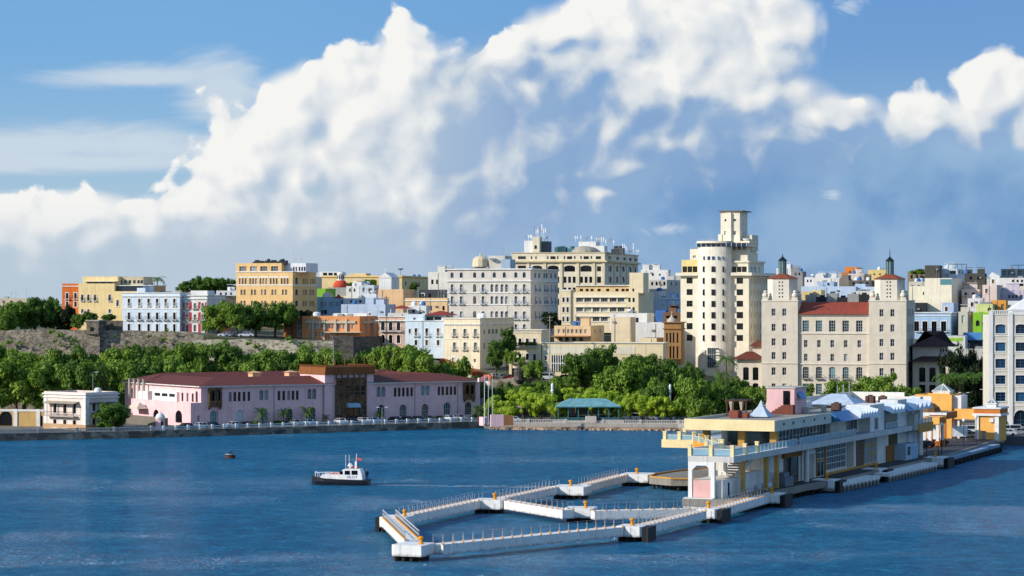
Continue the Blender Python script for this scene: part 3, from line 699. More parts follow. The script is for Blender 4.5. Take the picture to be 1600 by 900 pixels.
# ------------------------------------------------------------------ waterfront, left: customs house and its neighbours
C_pink = plaster('FACFCE', 0.86, stain=0.3); C_brown = stone('carved_portal', '8A6A48', '6A4E34', 1.4, .75)
AD = -33.0
ad = Block(314, 618, 750, AD, 605, 669, 195, C_pink, name='customs_house', label='long pink customs house with red tile roof and carved brown portal on the quay', cat='building', z0=GZ, rec=0.3)
for (g, y0, y1) in (([359.6, 367, 374, 381.5, 389], 613, 627.5), ([436, 443.5, 451, 458, 464.6], 611, 625.5), ([617.5, 624, 630.4, 637, 643.3], 606, 620), ([686, 692, 698.7, 705, 711], 604.2, 617.7)):
    ad.row('f', y0, y1, g, 4.4, 'brown')
for (g, y0, y1) in (([408.8, 416.4], 609, 625.6), ([483.8, 491.4], 607, 624), ([591.8, 599.2], 604, 620.6), ([661, 668.2], 602, 618.5)):
    ad.row('f', y0, y1, g, 6.4, 'teal', 1)
for (g, y0, y1, st) in ((334, 641, 665, 'teal'), (374.5, 640, 664, 'whited'), (412.5, 638, 662, 'teal'), (452, 638, 661, 'teal'), (487.8, 636, 660, 'teal'), (595.6, 632, 652, 'teal'), (630, 632, 651, 'multi'), (664.4, 631, 650, 'multi'), (698.7, 629, 649, 'teal'), (731.9, 628, 648, 'teal')):
    ad.row('f', y0, y1, [g], 11, st, 1)
ad.row('f', 639, 651, [514.4], 4.5, 'teal'); ad.row('f', 637, 649, [573.7], 4.5, 'teal')
ad.row('l', 612, 626, [249, 254, 259, 263.5, 268], 3.4, 'brown'); ad.row('l', 613.5, 627, [285, 293, 301], 3, 'brown'); ad.row('l', 611, 629, [307.3], 3.4, 'brown', 1)
ad.row('l', 609, 613, [206.5, 210.5, 215], 2.2, 'brown'); ad.row('l', 610, 613, [226, 233, 239, 245], 2.2, 'brown')
ad.done(roof=False)
e = ad.ht; L, Bd = ad.L, ad.B
ad.part('eaves', MB().box(-.9, L + .9, -.9, Bd + .9, e, e + .28), M_trim)
rf = ad.part('roof', MB().hip(-1, L + 1, -1, 15.5, e + .28, e + 2.1, 'x').hip(-1, 15.5, -.9, Bd + 1, e + .27, e + 2.07, 'y').hip(L - 15.5, L + 1, -.9, Bd + 1, e + .27, e + 2.07, 'y').hip(-.9, L + .9, Bd - 15, Bd + 1, e + .27, e + 2.5, 'x'), M_tile_d)
for k in (0.30, 0.43, 0.72):                                  # small lit dormers on the rear slope
    x = L * k; ad.part('dormer', MB().box(x - 1.2, x + 1.2, 17, 19.5, e + 1.6, e + 2.7).hip(x - 1.6, x + 1.6, 16.8, 19.8, e + 2.7, e + 3.2), plaster('E8B48A', .8), rf)
def loggia(xc0, xc1, y0, y1):
    a0, a1 = ad.at('f', xc0), ad.at('f', xc1); z1, z0 = ad.z('f', a0, y0), ad.z('f', a0, y1); mb = MB(); w = a1 - a0; zs = z0 + (z1 - z0) * .38
    mb.box(a0, a1, -.7, -.02, z0 + .3, zs); mb.box(a0, a1, -.7, -.02, z1 - .5, z1)
    for x in (a0, a0 + w / 2 - .18, a1 - .36): mb.box(x, x + .36, -.7, -.02, zs, z1 - .5)
    for x in (a0 + .1, a1 - .4): mb.box(x, x + .3, -.5, -.02, z0 - .3, z0 + .3)
    for c in (a0 + .36 + (w / 2 - .54) / 2, a1 - .36 - (w / 2 - .54) / 2):
        r = (w / 2 - .54) / 2; pts = [(c - r + 2 * r * k / 8, z1 - .5 - (r - math.sqrt(max(0, r * r - (r - 2 * r * k / 8) ** 2)))) for k in range(9)]
        for p, q in zip(pts[:-1], pts[1:]): mb.box(p[0], q[0], -.68, -.04, min(p[1], q[1]), z1 - .5)
    o = ad.part('loggia', mb, C_brown)
    ad.part('loggia_glass', MB().box(a0 + .3, a1 - .3, -.1, -.04, zs, z1 - .55), G_black, o)
loggia(325, 345, 607, 638); loggia(723.5, 740.5, 598, 626)
a0 = ad.at('f', 314); 
ad.split('string_course', MB().box(0, ad.at('f', 505), -.08, .02, ad.z('f', 0, 629.2), ad.z('f', 0, 628.2)).box(ad.at('f', 583), L, -.08, .02, ad.z('f', 0, 629.2), ad.z('f', 0, 628.2)), C_pink)
# portal tower
a0, a1 = ad.at('f', 506), ad.at('f', 582); b0, b1 = ad.at('f', 522), ad.at('f', 568.5); zt = ad.z('f', a0, 585.5); zp = ad.z('f', a0, 574)
tw = ad.part('tower', MB().box(a0, a1, -.5, 12.5, 0, zt), C_pink)
mb = MB(); mb.box(b0, b1, -.95, -.52, 0, zt - .8)
for k in range(6): x = b0 + (b1 - b0) * k / 5; mb.box(x - .16, x + .16, -1.2, -.9, .2, zt + .2)
for z in (.4, 3.6, 7.6, 10.6): mb.box(b0 - .05, b1 + .05, -1.1, -.94, z, z + .22)
ad.part('portal', mb, C_brown, tw)
mb = MB(); mb.box(a0 - .25, a1 + .25, -1.05, 12.8, zt, zt + .9).box(a0 - .1, a1 + .1, -.95, 12.6, zt + .9, zp)
n = 30
for k in range(n + 1):
    x = a0 + (a1 - a0) * k / n; mb.box(x - .1, x + .1, -.95, -.7, zp, zp + .55)
for k in range(26):
    y = -.5 + 12.8 * k / 25
    for x in (a0, a1): mb.box(x - .12, x + .12, y - .1, y + .1, zp, zp + .55)
for k in range(6):
    x = a0 + (a1 - a0) * k / 5; mb.bar((x, -.8, zp), (x, -.8, zp + 2.6 - .3 * (k % 2)), .16)
ad.part('crested_parapet', mb, plaster('9A6238', .75, stain=.7), tw)
for k in range(5):
    x = b0 + (b1 - b0) * (k + .5) / 5; o = ad.part('tower_window', MB().box(x - .55, x + .55, -.98, -.96, 7.0, 9.2), G_black, tw)
for x in (b0 + 1.3, b1 - 1.3): ad.part('tower_window', MB().box(x - .45, x + .45, -.98, -.96, 2.0, 4.4), G_teal, tw)
xm = (b0 + b1) / 2 + .4
ad.part('door', MB().box(xm - 1.2, xm + 1.2, -.99, -.96, .05, 3.6), G_black, tw)
mb = MB(); prof = [(-.96, 4.9), (-1.4, 4.85), (-2.1, 4.4), (-2.4, 3.8), (-.96, 3.8)]
for p, q in zip(prof[:-1], prof[1:]): mb.poly([(xm - 1.7, p[0], p[1]), (xm + 1.7, p[0], p[1]), (xm + 1.7, q[0], q[1]), (xm - 1.7, q[0], q[1])])
mb.poly([(xm - 1.7, p[0], p[1]) for p in prof]); mb.poly([(xm + 1.7, p[0], p[1]) for p in prof])
ad.part('awning', mb, flat('awning_teal', '8FB4C0', .7), tw)
mb = MB()
for x in (ad.at('f', 340), ad.at('f', 428), ad.at('f', 504.5), ad.at('f', 648), ad.at('f', 715)): mb.box(x - .07, x + .07, -.14, -.02, .3, e)
ad.split('rain_pipe', mb, M_ac)
# single-storey wing on the left
wg = Block(298, 616.5, 315.5, AD, 629.5, 668, 205, C_pink, root=ad, z0=GZ - .02, rec=.3, wallname='wing')
wg.row('l', 640, 660, [244], 9, 'darkm', 1); wg.row('l', 641.5, 660.5, [279.3], 10.5, 'darkm', 1); wg.row('f', 649, 659, [310], 4, 'teal'); wg.done()
wg.part('roof_plant', MB().box(2, 7, 12, 26, wg.ht - .5, wg.ht + 2.2).box(1.2, 6, 27, 34, wg.ht - .5, wg.ht + 2.0), M_white)
for k in range(4): wg.part('vent_stack', MB().lathe([(.35, wg.ht), (.35, wg.ht + 4.6), (.45, wg.ht + 4.7), (.45, wg.ht + 4.9)], 10, 1.5, 30 + k * 2.8), M_conc)
for k in range(3): wg.part('louvre', MB().box(1.9, 1.98, 13 + k * 4.2, 16 + k * 4.2, wg.ht + 1.0, wg.ht + 1.7), M_dkm)
wg.part('tile_canopy', MB().hip(-3.2, 0, 24, 30, 3.6, 5.2, 'y'), plaster('E8D3BE', .8)); 
wg.part('low_wall', MB().box(-5, -4.6, 3, 34, 0, 2.2), plaster('8C8276', .7))

# white two-storey harbour house
wh = Block(69, 609.6, 134, 40, 613.5, 675, 184.5, plaster('F3DDD0', .82, stain=.3), name='harbour_house', label='white two-storey house with wooden balcony at the left end of the quay', cat='house', z0=GZ)
wh.row('f', 630, 645, [86, 101.5, 116.5], 5.2, 'woodd'); wh.row('f', 655, 667, [86, 101.5, 116.5], 5, 'woodd')
wh.row('r', 631, 642, [147, 160], 5, 'woodd'); wh.row('r', 656, 673, [147], 5, 'woodd'); wh.row('r', 655, 667, [160], 5, 'woodd'); wh.done()
wh.cornp(613.5, 2, .35); wh.cornp(619, 1.4, .3); wh.corn(0, 1.3, .15, plaster('C9A67E', .8))
mb = MB()
for x in (0, wh.L - 1.0): mb.box(x - .06, x + 1.06, -.12, .02, 1.3, wh.ht - .9)
mb.box(wh.L - .02, wh.L + .12, 0, 1, 1.3, wh.ht - .9); wh.split('pilaster', mb, M_trim)
zb = wh.z('f', 2, 648.5); zr = wh.z('f', 2, 629); x0, x1 = wh.at('f', 76), wh.at('f', 122.5)
bk = wh.part('balcony', MB().box(x0, x1, -1.5, 0, zb - .2, zb), plaster('C8BEB0', .8))
mb = MB()
for k in range(5): x = x0 + (x1 - x0) * k / 4; mb.bar((x, -1.42, zb), (x, -1.42, zr - .2), .09)
mb.bar((x0, -1.42, zb + 1), (x1, -1.42, zb + 1), .07)
for k in range(40): x = x0 + (x1 - x0) * k / 40; mb.bar((x, -1.42, zb), (x, -1.42, zb + 1), .03)
wh.part('railing', mb, M_iron, bk)
mb = MB(); mb.poly([(x0 - .3, 0, zr + .5), (x1 + .3, 0, zr + .5), (x1 + .3, -1.8, zr), (x0 - .3, -1.8, zr)]); mb.poly([(x0 - .3, 0, zr + .4), (x1 + .3, 0, zr + .4), (x1 + .3, -1.8, zr - .1), (x0 - .3, -1.8, zr - .1)])
wh.part('balcony_roof', mb, plaster('B8AC98', .8)); y0, y1 = wh.at('r', 140), wh.at('r', 178)
mb = MB(); mb.box(wh.L, wh.L + 1.2, y0, y1, zr + .1, zr + .25); wh.part('awning', mb, flat('awning_dark', '2C3038', .8))
wh.part('roof_drum', MB().lathe([(.9, wh.ht - .5), (.9, wh.ht + .5), (.6, wh.ht + .95), (.1, wh.ht + 1.05)], 12, wh.L - 1.5, wh.B * .5), M_white)
# ochre wall with arched gate
ow = Block(-60, 622, 68, 6, 641.5, 678, ('m', 2.5), plaster('DDB878', .8, stain=.5), name='gate_wall', label='ochre harbour wall with white pilasters and dark arched gate at the left edge', cat='wall', z0=GZ, par=.15)
ow.row('f', 651, 675, [9], 20, 'darkm', 1, name='gate'); ow.row('f', 657, 674, [64.2], 5, 'plain', 1, name='gate'); ow.done()
mb = MB()
for px in (24.5, 60): x = ow.at('f', px); mb.box(x - .45, x + .45, -.2, .02, 0, ow.ht + .35)
ow.split('pilaster', mb, M_trim); ow.corn(ow.ht - .25, .4, .15)
# sentry box
sp_ = WP(250.5, 604)
sb = thing('sentry_box', 'small pink sentry box with white dome at the corner of the customs quay', 'sentry box', (sp_[0], sp_[1], GZ))
part('drum', MB().lathe([(1.15, 0), (1.1, 2.3), (1.25, 2.4), (1.25, 2.55)], 14), C_pink, sb)
part('dome', MB().lathe([(1.22, 2.55), (1.15, 3.0), (.85, 3.6), (.4, 3.95), (.12, 4.0), (.12, 4.3), (.02, 4.35)], 14), M_white, sb, smooth=True)
part('window', MB().box(.35, .85, -1.16, -1.06, .9, 2.0), G_black, sb)
# ------------------------------------------------------------------ upper town, left and middle
rnd = random.Random(11)
def blk(name, label, pl, D, pr, phi, top, base, side, col, cat='building', k=.8, **kw):
    return Block(pl, D, pr, phi, top, base, side, col if not isinstance(col, str) else plaster(col, k), name=name, label=label, cat=cat, **kw)
def sub(b, pl, pr, top, base, back, side, col=None, **kw):
    """a further volume of the same building, its front set back (metres) behind the main front"""
    D0 = b.dep('f', b.at('f', pl)) + back * b.b[1]
    return Block(pl, D0, pr, math.degrees(b.phi), top, base, side, (plaster(col, .8) if isinstance(col, str) else col) or b.mat, root=b, **kw)
WI = (M_trim, M_iron); WB = (M_trim, M_frame_b); WS = (M_conc, plaster('CFC6B4', .8))
# orange and yellow houses on the wall
b = blk('orange_house', 'deep orange house with small balconies behind trees on the city wall', 97, 772, 122.2, 10, 443, 522, ('m', 14), 'E5793A', 'house')
b.row('f', 457.5, 467, [105, 118], 4, 'woodd', 0, WI); b.row('f', 471, 479.5, [105, 118], 4, 'woodd'); b.done(); b.cornp(446.5, 1.4, .2)
b = blk('yellow_villa', 'tall pale yellow villa with arched windows and roof terraces on the city wall', 122.5, 768, 179, 12, 443, 522, ('m', 16), 'FBDFA2', 'house')
b.row('f', 460, 470, [128.5, 138, 148.5, 171.3], 4, 'sasht', 1, WI, .5, .15); b.row('f', 483, 489, [128.5, 138, 171.3], 3.8, 'sasht', 1); b.done()
s = sub(b, 179, 240, 455, 522, 0, ('m', 16)); s.row('f', 468.5, 478.7, [183.6], 4, 'sasht', 1); s.done(); s.part('terrace_glazing', MB().box(.5, s.L - .5, 1.5, 12, s.ht, s.ht + 1.6), G_dark); s.part('terrace_roof', MB().box(.2, s.L - .2, 1.0, 12.5, s.ht + 1.6, s.ht + 1.8), M_trim)
s = sub(b, 129, 184.5, 432, 446, 3.5, ('m', 8)); s.row('f', 440, 443, [140, 150, 161, 172], 8, 'strip'); s.done(); s.part('terrace_roof', MB().box(.8, s.L, -2.4, 0, s.ht * .42, s.ht * .47), M_trim)
s = sub(b, 185, 224, 432.5, 456, 6, ('m', 8), 'D9C8A2'); s.row('f', 438, 443, [189, 196, 203, 210, 216.5, 221.5], 3.8, 'blue'); s.done(); s.part('awning', MB().box(.5, 6, -2, 0, 1.6, 1.8), M_white)
# pale blue six-bay house
b = blk('blue_house', 'pale blue three-storey house with six bays of tall windows above the wall', 191.3, 748, 281, 15, 457, 521, ('m', 16), plaster('DCEAF6', .84, stain=.2), 'house')
xs = [201.5, 217.9, 232.3, 245.6, 259, 272.5]
b.row('f', 467, 478.6, xs, 4, 'wood', 0, (M_trim, M_trim), .35, .2); b.row('f', 488.5, 499.5, xs, 4, 'woodd', 0, WI, .8, .45); b.row('f', 506, 518, xs, 4, 'woodd'); b.done()
b.cornp(461.5, 2, .3); b.cornp(480.5, 3, .1); b.cornp(501, 1.2, .12); b.cornp(457, 1.2, .2); b.dress(rnd, 4)
zl = b.z('f', 0, 502.2)
# narrow yellow house and the red and white one
b = blk('narrow_house', 'sliver of a yellow house squeezed between the blue and the red houses', 281.2, 746, 285.8, 8, 483, 521, ('m', 12), 'F2CB72', 'house'); b.row('f', 496, 506, [283.4], 2.6, 'plain'); b.row('f', 509, 517, [283.4], 2.6, 'plain'); b.done()
b = blk('grey_annex', 'plain light grey block rising behind the narrow yellow house', 279, 762, 287, 8, 458, 500, ('m', 10), 'B9BCC0'); b.done()
b = blk('red_white_house', 'narrow white house with red wall panels and ornate balconies on the wall', 286, 745, 323.5, 14, 461, 522, ('m', 15), 'F4F2EC', 'house')
xs = [292.2, 304.5, 316.5]
b.row('f', 473.5, 482.5, xs, 3.8, 'sasht', 1, WS, .6, .3); b.row('f', 491.5, 500.5, xs, 3.8, 'sash', 0, WS, .6, .5); b.row('f', 508, 518, xs, 3.8, 'sash'); b.done(); b.cornp(466, 1.5, .3); b.cornp(461, 1.2, .35); b.cornp(502.5, 1.2, .3)
mb = MB()
for c in (287.6, 297.6, 311.6, 321.6):
    a = b.at('f', c); w = .42 if c in (287.6, 321.6) else .75
    for y0, y1 in ((472, 483), (488, 501), (505.5, 520)): mb.box(a - w / 2, a + w / 2, -.06, .01, b.z('f', a, y1), b.z('f', a, y0))
b.split('red_wall_panel', mb, plaster('C8404A', .8)); s = sub(b, 298, 324, 454, 463, 4, ('m', 6)); s.done()
b = blk('low_orange_house', 'low orange house half hidden behind the tree beside the red house', 324, 748, 345, 8, 484, 522, ('m', 12), 'E8935A', 'house'); b.row('f', 510, 520, [329, 337], 5, 'palet', 1); b.done()
b = blk('far_grey_wall', 'long grey weathered rampart wall behind the trees left of the yellow office block', 322, 900, 372, 4, 462, 500, ('m', 6), M_wall_d, 'wall'); b.done()
b = blk('far_white_house', 'small white house on top of the grey rampart', 338, 915, 370, 4, 454, 466, ('m', 10), 'F0F0EE', 'house'); b.row('f', 457, 461, [345, 353, 361], 3, 'dark'); b.done(); b.dress(rnd, 2)
# yellow office block
YL = 'F9D090'
b = blk('yellow_office_block', 'five-storey yellow office block with white bands and arched window groups', 369, 800, 457.3, 20, 425, 508, 494.3, YL)
pr = [(377.3, 382.2), (393.5, 398.5), (409.5, 414.5), (425.6, 430.6), (442, 447)]
for i, (u, v) in enumerate(pr):
    c = (u + v) / 2 - (.4 if i < 4 else -.2)
    b.row('f', 434.5, 444, [c - 4.6, c, c + 4.6], 3.2, 'pale' if i < 3 else 'sash', 1)
    for y0, y1 in ((452.5, 461), (470, 478.5), (487, 495.5)): b.row('f', y0, y1, [u, v], 3.3, 'sash' if i != 2 else 'pale')
b.row('r', 434, 444, [463.5], 4, 'blue'); b.row('r', 434.5, 444, [474, 477, 480, 485.5, 488.5, 491.5], 1.9, 'sash', 1)
for y0, y1 in ((452.5, 461.5), (470, 479), (487.5, 496)): b.row('r', y0, y1, [463.5], 4, 'blue'); b.row('r', y0, y1, [474.5, 478.5, 485.5, 489.5], 2.4, 'sash')
b.done(); b.cornp(424.2, 1.4, .15); b.cornp(444.8, 1.6, .1)
mb = MB()
for (u, v) in pr:
    a0, a1 = b.at('f', (u + v) / 2 - 7.2), b.at('f', (u + v) / 2 + 7.0); mb.box(a0, a1, -.05, .0, b.z('f', a0, 434.2), b.z('f', a0, 431.8))
b.split('window_head', mb, M_trim)
s = sub(b, 369, 440, 411, 426, 0, ('m', 12)); s.row('f', 416.5, 423.8, [379.4, 396, 412, 429], 11, 'pale'); s.done()
mb = MB()
for k in range(16): x = 5 + s.L * .72 * k / 16; h_ = rnd.uniform(.5, 1.4); mb.box(x, x + rnd.uniform(.4, 1.1), 1.5, 3, s.ht - .5, s.ht + h_)
s.split('roof_vent', mb, M_dkm)
s = sub(b, 441, 478, 411, 425, 3, ('m', 9), 'F0F2F4'); s.row('f', 417, 423.5, [459, 463, 468, 472, 476], 2.6, 'dark'); s.done(); s.dress(rnd, 3, 'ca')
# far yellow convent with pergola, dome, chapel
b = blk('yellow_convent', 'long low yellow building on the skyline behind the orange dome', 503, 985, 628, 10, 430.5, 470, 668, 'F8DCA2')
b.row('f', 440, 447, [(612, 0)[0], 620, 592 - 5, 580], 3, 'dark'); b.row('r', 440, 446, [634, 645, 655], 2, 'dark'); b.done(); b.cornp(432.5, 1, .3, plaster('E2B86A', .8))
s = sub(b, 547, 572, 427, 432, 8, ('m', 8)); s.done(); s = sub(b, 499, 531, 424.5, 432, 4, ('m', 10), M_white); s.row('f', 426, 430.5, [508, 516.5, 525], 6.5, 'plain'); s.done()
b.part('satellite_dish', MB().lathe([(.1, 0), (.9, .35), (1.2, .8)], 10, b.L * .94, 6).bar((b.L * .94, 6, -2), (b.L * .94, 6, .1), .2), M_steel).location.z += b.ht + 2
dm = thing('orange_dome_church', 'round orange dome with white lantern rising over the rooftops', 'church', (*WP(531.5, 905), ZZ(462, 905)))
part('drum', MB().box(-4.4, 4.4, -2, 6.8, 0, 2.9), plaster('C9C4BA', .8), dm)
part('dome', MB().lathe([(2.7, 2.9), (2.55, 4.0), (2.0, 4.9), (1.4, 5.4)], 16, 0, 2.4), plaster('D2543A', .85), dm, smooth=True)
part('lantern', MB().lathe([(1.25, 5.4), (1.2, 7.6), (1.4, 7.7), (1.35, 7.95), (.6, 8.4)], 10, 0, 2.4), M_white, dm)
mb = MB()
for k in range(5): a = -2.6 + k * .65; mb.box(1.2 * math.cos(a) - .16, 1.2 * math.cos(a) + .16, 2.4 + 1.2 * math.sin(a) - .16, 2.4 + 1.2 * math.sin(a) + .16, 5.9, 7.2)
part('lantern_openings', mb, G_black, dm)
b = blk('white_chapel', 'white chapel gable with a cross among the far roofs', 592.5, 930, 611.5, 14, 434, 470, ('m', 10), 'F2F2F0', 'church'); b.done(roof=False)
b.part('gable', MB().xprism([(-.3, b.ht), (b.L + .3, b.ht), (b.L * .5, b.ht + 1.9)], -.2, b.B), M_white); x = b.L * .5
b.part('cross', MB().bar((x, 0, b.ht + 1.7), (x, 0, b.ht + 3.4), .16).bar((x - .5, 0, b.ht + 2.9), (x + .5, 0, b.ht + 2.9), .16), M_white)
def house(label, pl, D, pr, top, base, col, side=None, phi=14, wins=None, n=1, kinds='thac', name='house', k=.8, **kw):
    b = blk(name, label, pl, D, pr, phi, top, base, side or ('m', 11), col, 'house', k, **kw)
    if wins:
        for (y0, y1, xs, w, sty, ar) in wins: b.row('f', y0, y1, xs, w, sty, ar)
    if side and not isinstance(side, tuple):
        w_ = abs(side - pr)
        if w_ > 6 and wins: b.row('r', wins[0][0], wins[0][1], [pr + w_ * .33, pr + w_ * .7], 1.8, wins[0][4], wins[0][5])
    if not wins and b.L > 3.5 and not any(w in label for w in ('blank', 'windowless', 'wall', 'plain', 'parapet', 'doorway')):
        zz = b.ht - 2.7
        while zz > b.ht - 6.5 and zz > .5:
            x = rnd.uniform(.5, 1.2)
            while x < b.L - 1.4:
                if rnd.random() < .75: b.win('f', x, zz, .9, 1.4, rnd.choice(['dark', 'sash', 'wood']))
                x += rnd.uniform(1.9, 2.6)
            zz -= 3.1
    b.done()
    if n: b.dress(rnd, n + 2, kinds)
    if b.L > 4 and b.ht > 4:
        for k_ in range(2):
            x = rnd.uniform(.1, .9) * b.L; z = b.ht - rnd.uniform(1.2, 3.2)
            if k_ == 0 and rnd.random() < .6: b.part('wall_air_conditioner', MB().box(x - .4, x + .4, -.45, -.02, z, z + .5), M_ac)
            if k_ == 1: b.part('rain_pipe', MB().box(x - .06, x + .06, -.12, -.01, .2, b.ht - .3), M_ac)
    return b
b = house('blue and white house with curved gable right of the yellow office block', 495.5, 815, 530, 464, 500, 'A9CCEA', 537, wins=[(471, 479, [502, 505, 508], 2, 'sash', 0), (471, 479, [515.5, 519], 2, 'sash', 0), (471, 479, [525, 528], 1.8, 'sash', 0), (484, 491, [504, 508], 5, 'dark', 0)], n=0)
b.part('gable', MB().xprism([(1.6, b.ht), (5.3, b.ht), (5.0, b.ht + .9), (4.3, b.ht + 1.5), (3.4, b.ht + 1.7), (2.6, b.ht + 1.5), (1.9, b.ht + .9)], -.1, .3), M_white)
b.part('eaves_tiles', MB().hip(5.6, 8.0, -.4, 2.5, b.ht - .3, b.ht + .8), M_tile)
house('lime green block behind the blue gabled house', 495.5, 860, 508.5, 451, 470, '8CC63C', n=0, kinds='c')
house('long pale blue wall of a roof terrace above the orange school', 533, 775, 602, 475.5, 505, 'C6D6EA', wins=[(489, 493, [566, 578], 4, 'whited', 0)], n=2, kinds='th')
house('white terrace house with blue shutters behind the long pale wall', 536, 815, 592, 466, 480, 'EEF0F2', wins=[(469, 473, [549, 556, 563, 572, 580], 4.5, 'blue', 0)], n=3)
house('small white house between the dome and the chapel', 541, 850, 561, 447, 470, 'F0EEE6', wins=[(451, 456, [547, 554], 3, 'dark', 0)], n=1)
house('bluish white house stepped below the chapel', 562, 845, 584, 445.5, 470, 'D9E4F0', 592, wins=[(450, 457, [568, 577], 3, 'dark', 0)], n=1)
house('plain tan windowless block in front of the chapel', 590.5, 840, 630, 452, 500, 'F6CC9C', 648, wins=None, n=0)
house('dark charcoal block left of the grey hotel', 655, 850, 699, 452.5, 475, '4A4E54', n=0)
b = house('long tan house with white cornice left of the grey hotel', 633, 815, 699, 465.5, 500, 'F4CF9E', wins=[(478, 485, [673, 693], 4, 'dark', 0)], n=1, kinds='a'); b.cornp(469, 1.5, .25)
b = house('white modernist house with vertical fins at the hotel corner', 669, 890, 701, 425, 470, 'F1ECDF', wins=[(437, 444, [675.5, 683], 3.5, 'darkm', 0)], n=1, kinds='h')
s = sub(b, 687, 703, 418.5, 426, 3, ('m', 6)); s.row('f', 421, 424, [693, 697], 3, 'dark'); s.done()
b = house('small white house with red tiled terrace roof above the school', 606, 760, 638, 489, 515, 'E9E6DE', wins=None, n=0)
b.part('terrace_roof', MB().hip(.5, b.L, 0, 6, b.ht + 1.3, b.ht + 2.3), M_tile)
mb = MB()
for k in range(4): x = .8 + (b.L - 1.2) * k / 3; mb.box(x - .1, x + .1, .3, .5, b.ht - .5, b.ht + 1.3)
b.split('post', mb, M_trim)
house('low white annex with rooftop tank beside the tiled terrace', 638, 765, 666, 477.5, 505, 'F4F4F2', 671, n=2, kinds='t')
# orange school
b = blk('orange_school', 'long orange brick building with concrete sunshade fins above the city wall', 472, 742, 562, 17, 494, 535, 591, plaster('EBA06A', .8, stain=.35))
b.row('f', 505, 513.5, [483.5, 487, 494, 498.5, 503.5, 511, 515, 519.5, 528, 532, 537, 545.5, 551], 3.3, 'pale'); b.row('f', 519, 526, [487, 494, 501, 504.5], 3.6, 'pale'); b.row('f', 521, 531, [514, 518.5], 3.6, 'pale')
b.row('r', 505, 513.5, [569, 575.5, 580], 2.8, 'pale'); b.done()
mb = MB()
for px in (490, 507.5, 525, 542): a = b.at('f', px); mb.box(a - .25, a + .25, -.6, .05, .3, b.ht - .9)
a0, a1 = b.at('f', 478), b.at('f', 556); mb.box(a0, a1, -.45, .04, b.z('f', a0, 505), b.z('f', a0, 501.2))
c0, c1 = b.at('r', 566.5), b.at('r', 587); mb.box(b.L - .04, b.L + .45, c0, c1, b.z('r', c0, 505), b.z('r', c0, 501.5))
for px in (572.5, 582): a = b.at('r', px); mb.box(b.L - .04, b.L + .6, a - .25, a + .25, .3, b.ht - .6)
b.split('concrete_fin', mb, plaster('CFC4AC', .8)); a0 = b.at('f', 513); b.part('entrance_canopy', MB().box(a0, b.L + 1.2, -2.6, .05, b.z('f', a0, 519.5), b.z('f', a0, 518)), plaster('D8CDB4', .8))
s = sub(b, 443, 473, 497, 535, 1.0, ('m', 10), 'B8754A'); s.row('f', 505.5, 511, [448.5, 453.5], 4, 'blue'); s.row('f', 500, 526, [467.5], 7, 'multi'); s.done()  # shaded left wing: the shadow is put into its browner wall colour
b.part('water_tank', MB().lathe([(1.1, b.ht - .4), (1.1, b.ht + .9), (.5, b.ht + 1.2)], 12, 3, 4), M_tank); b.part('roof_wall', MB().box(b.L * .42, b.L, 6, 6.4, b.ht - .4, b.ht + .8), M_white)
b.dress(rnd, 3, 'tc')
# balcony house, pale blue house, cream house
b = blk('balcony_house', 'pinkish house with white arched doors and long iron balcony', 592, 734, 632.5, 14, 494, 545, ('m', 14), 'D9B49C', 'house')
b.row('f', 502.5, 516, [598.3, 610.4, 622.7], 5.6, 'woodd', 1); b.row('f', 523, 536, [598.3, 610.4, 622.7], 5.6, 'woodd', 1); b.done(); b.cornp(500, 1.5, .8); b.cornp(494, 1.2, .35)
a0, a1 = b.at('f', 593.5), b.at('f', 629); zb = b.z('f', a0, 517); o = link('balcony', balc_mesh(a1 - a0, M_trim, M_iron, 1.0), b.root, b.loc(a0, 0, zb), b.drz)
b = blk('white_corner_house', 'pale blue-white house with small balconies between balcony house and cream house', 633, 728, 693.6, 14, 501, 560, ('m', 14), plaster('E0EEF6', .82, stain=.2), 'house')
b.row('f', 513, 525, [650, 666.8, 684.6], 4.3, 'wood', 0, (M_trim, M_frame_w), .6, .4); b.row('f', 514, 521, [640.2], 3, 'wood'); b.row('f', 531, 539.5, [650, 666.8, 684.6], 4, 'wood'); b.done(); b.cornp(501, 1, .2)
s = sub(b, 633, 664, 491, 502, .4, ('m', 8)); s.row('f', 496, 500, [648], 4.5, 'teal'); s.done(); s = sub(b, 664.5, 695, 492.5, 502, 2, ('m', 6)); s.row('f', 494, 500, [672, 684], 11, 'plain'); s.done(); s.part('terrace_roof', MB().hip(-.4, s.L + 2.5, -1, 6.5, s.ht, s.ht + 1.2), M_tile)
CR = 'FBEBCA'
b = blk('cream_house', 'cream three-storey house with stone balconies and long shaded side at the ramp', 693.8, 722, 750, 24, 496.5, 580, 803, CR, 'house')
xs = [710, 726.5, 742.7]
b.row('f', 513.7, 525.5, xs, 4.6, 'sasht', 2, WS, .6, .35); b.row('f', 535, 547, xs, 4.6, 'sasht', 2, WS, .6, .35); b.row('f', 559.5, 571, [725.5], 4.6, 'palet'); b.row('f', 561, 566, [742], 3.4, 'sash'); b.row('f', 559, 571, [708], 4, 'palet')
b.row('r', 513.5, 522, [764.5, 770.3, 776], 3.6, 'sash', 1); b.row('r', 515, 522, [757, 783.5, 791], 2.4, 'sash'); b.row('r', 536, 545, [757, 765], 2.6, 'sash'); b.done()
b.cornp(505.5, 1.3, .25); b.cornp(497, 1, .3); b.cornp(529.5, .9, .1)
mb = MB()
for k in range(22): x = b.L * (k + .5) / 22; mb.box(x - .1, x + .1, -.2, .0, b.z('f', 0, 508.5), b.z('f', 0, 506.8))
b.part('dentils', mb, M_trim); b.dress(rnd, 3)
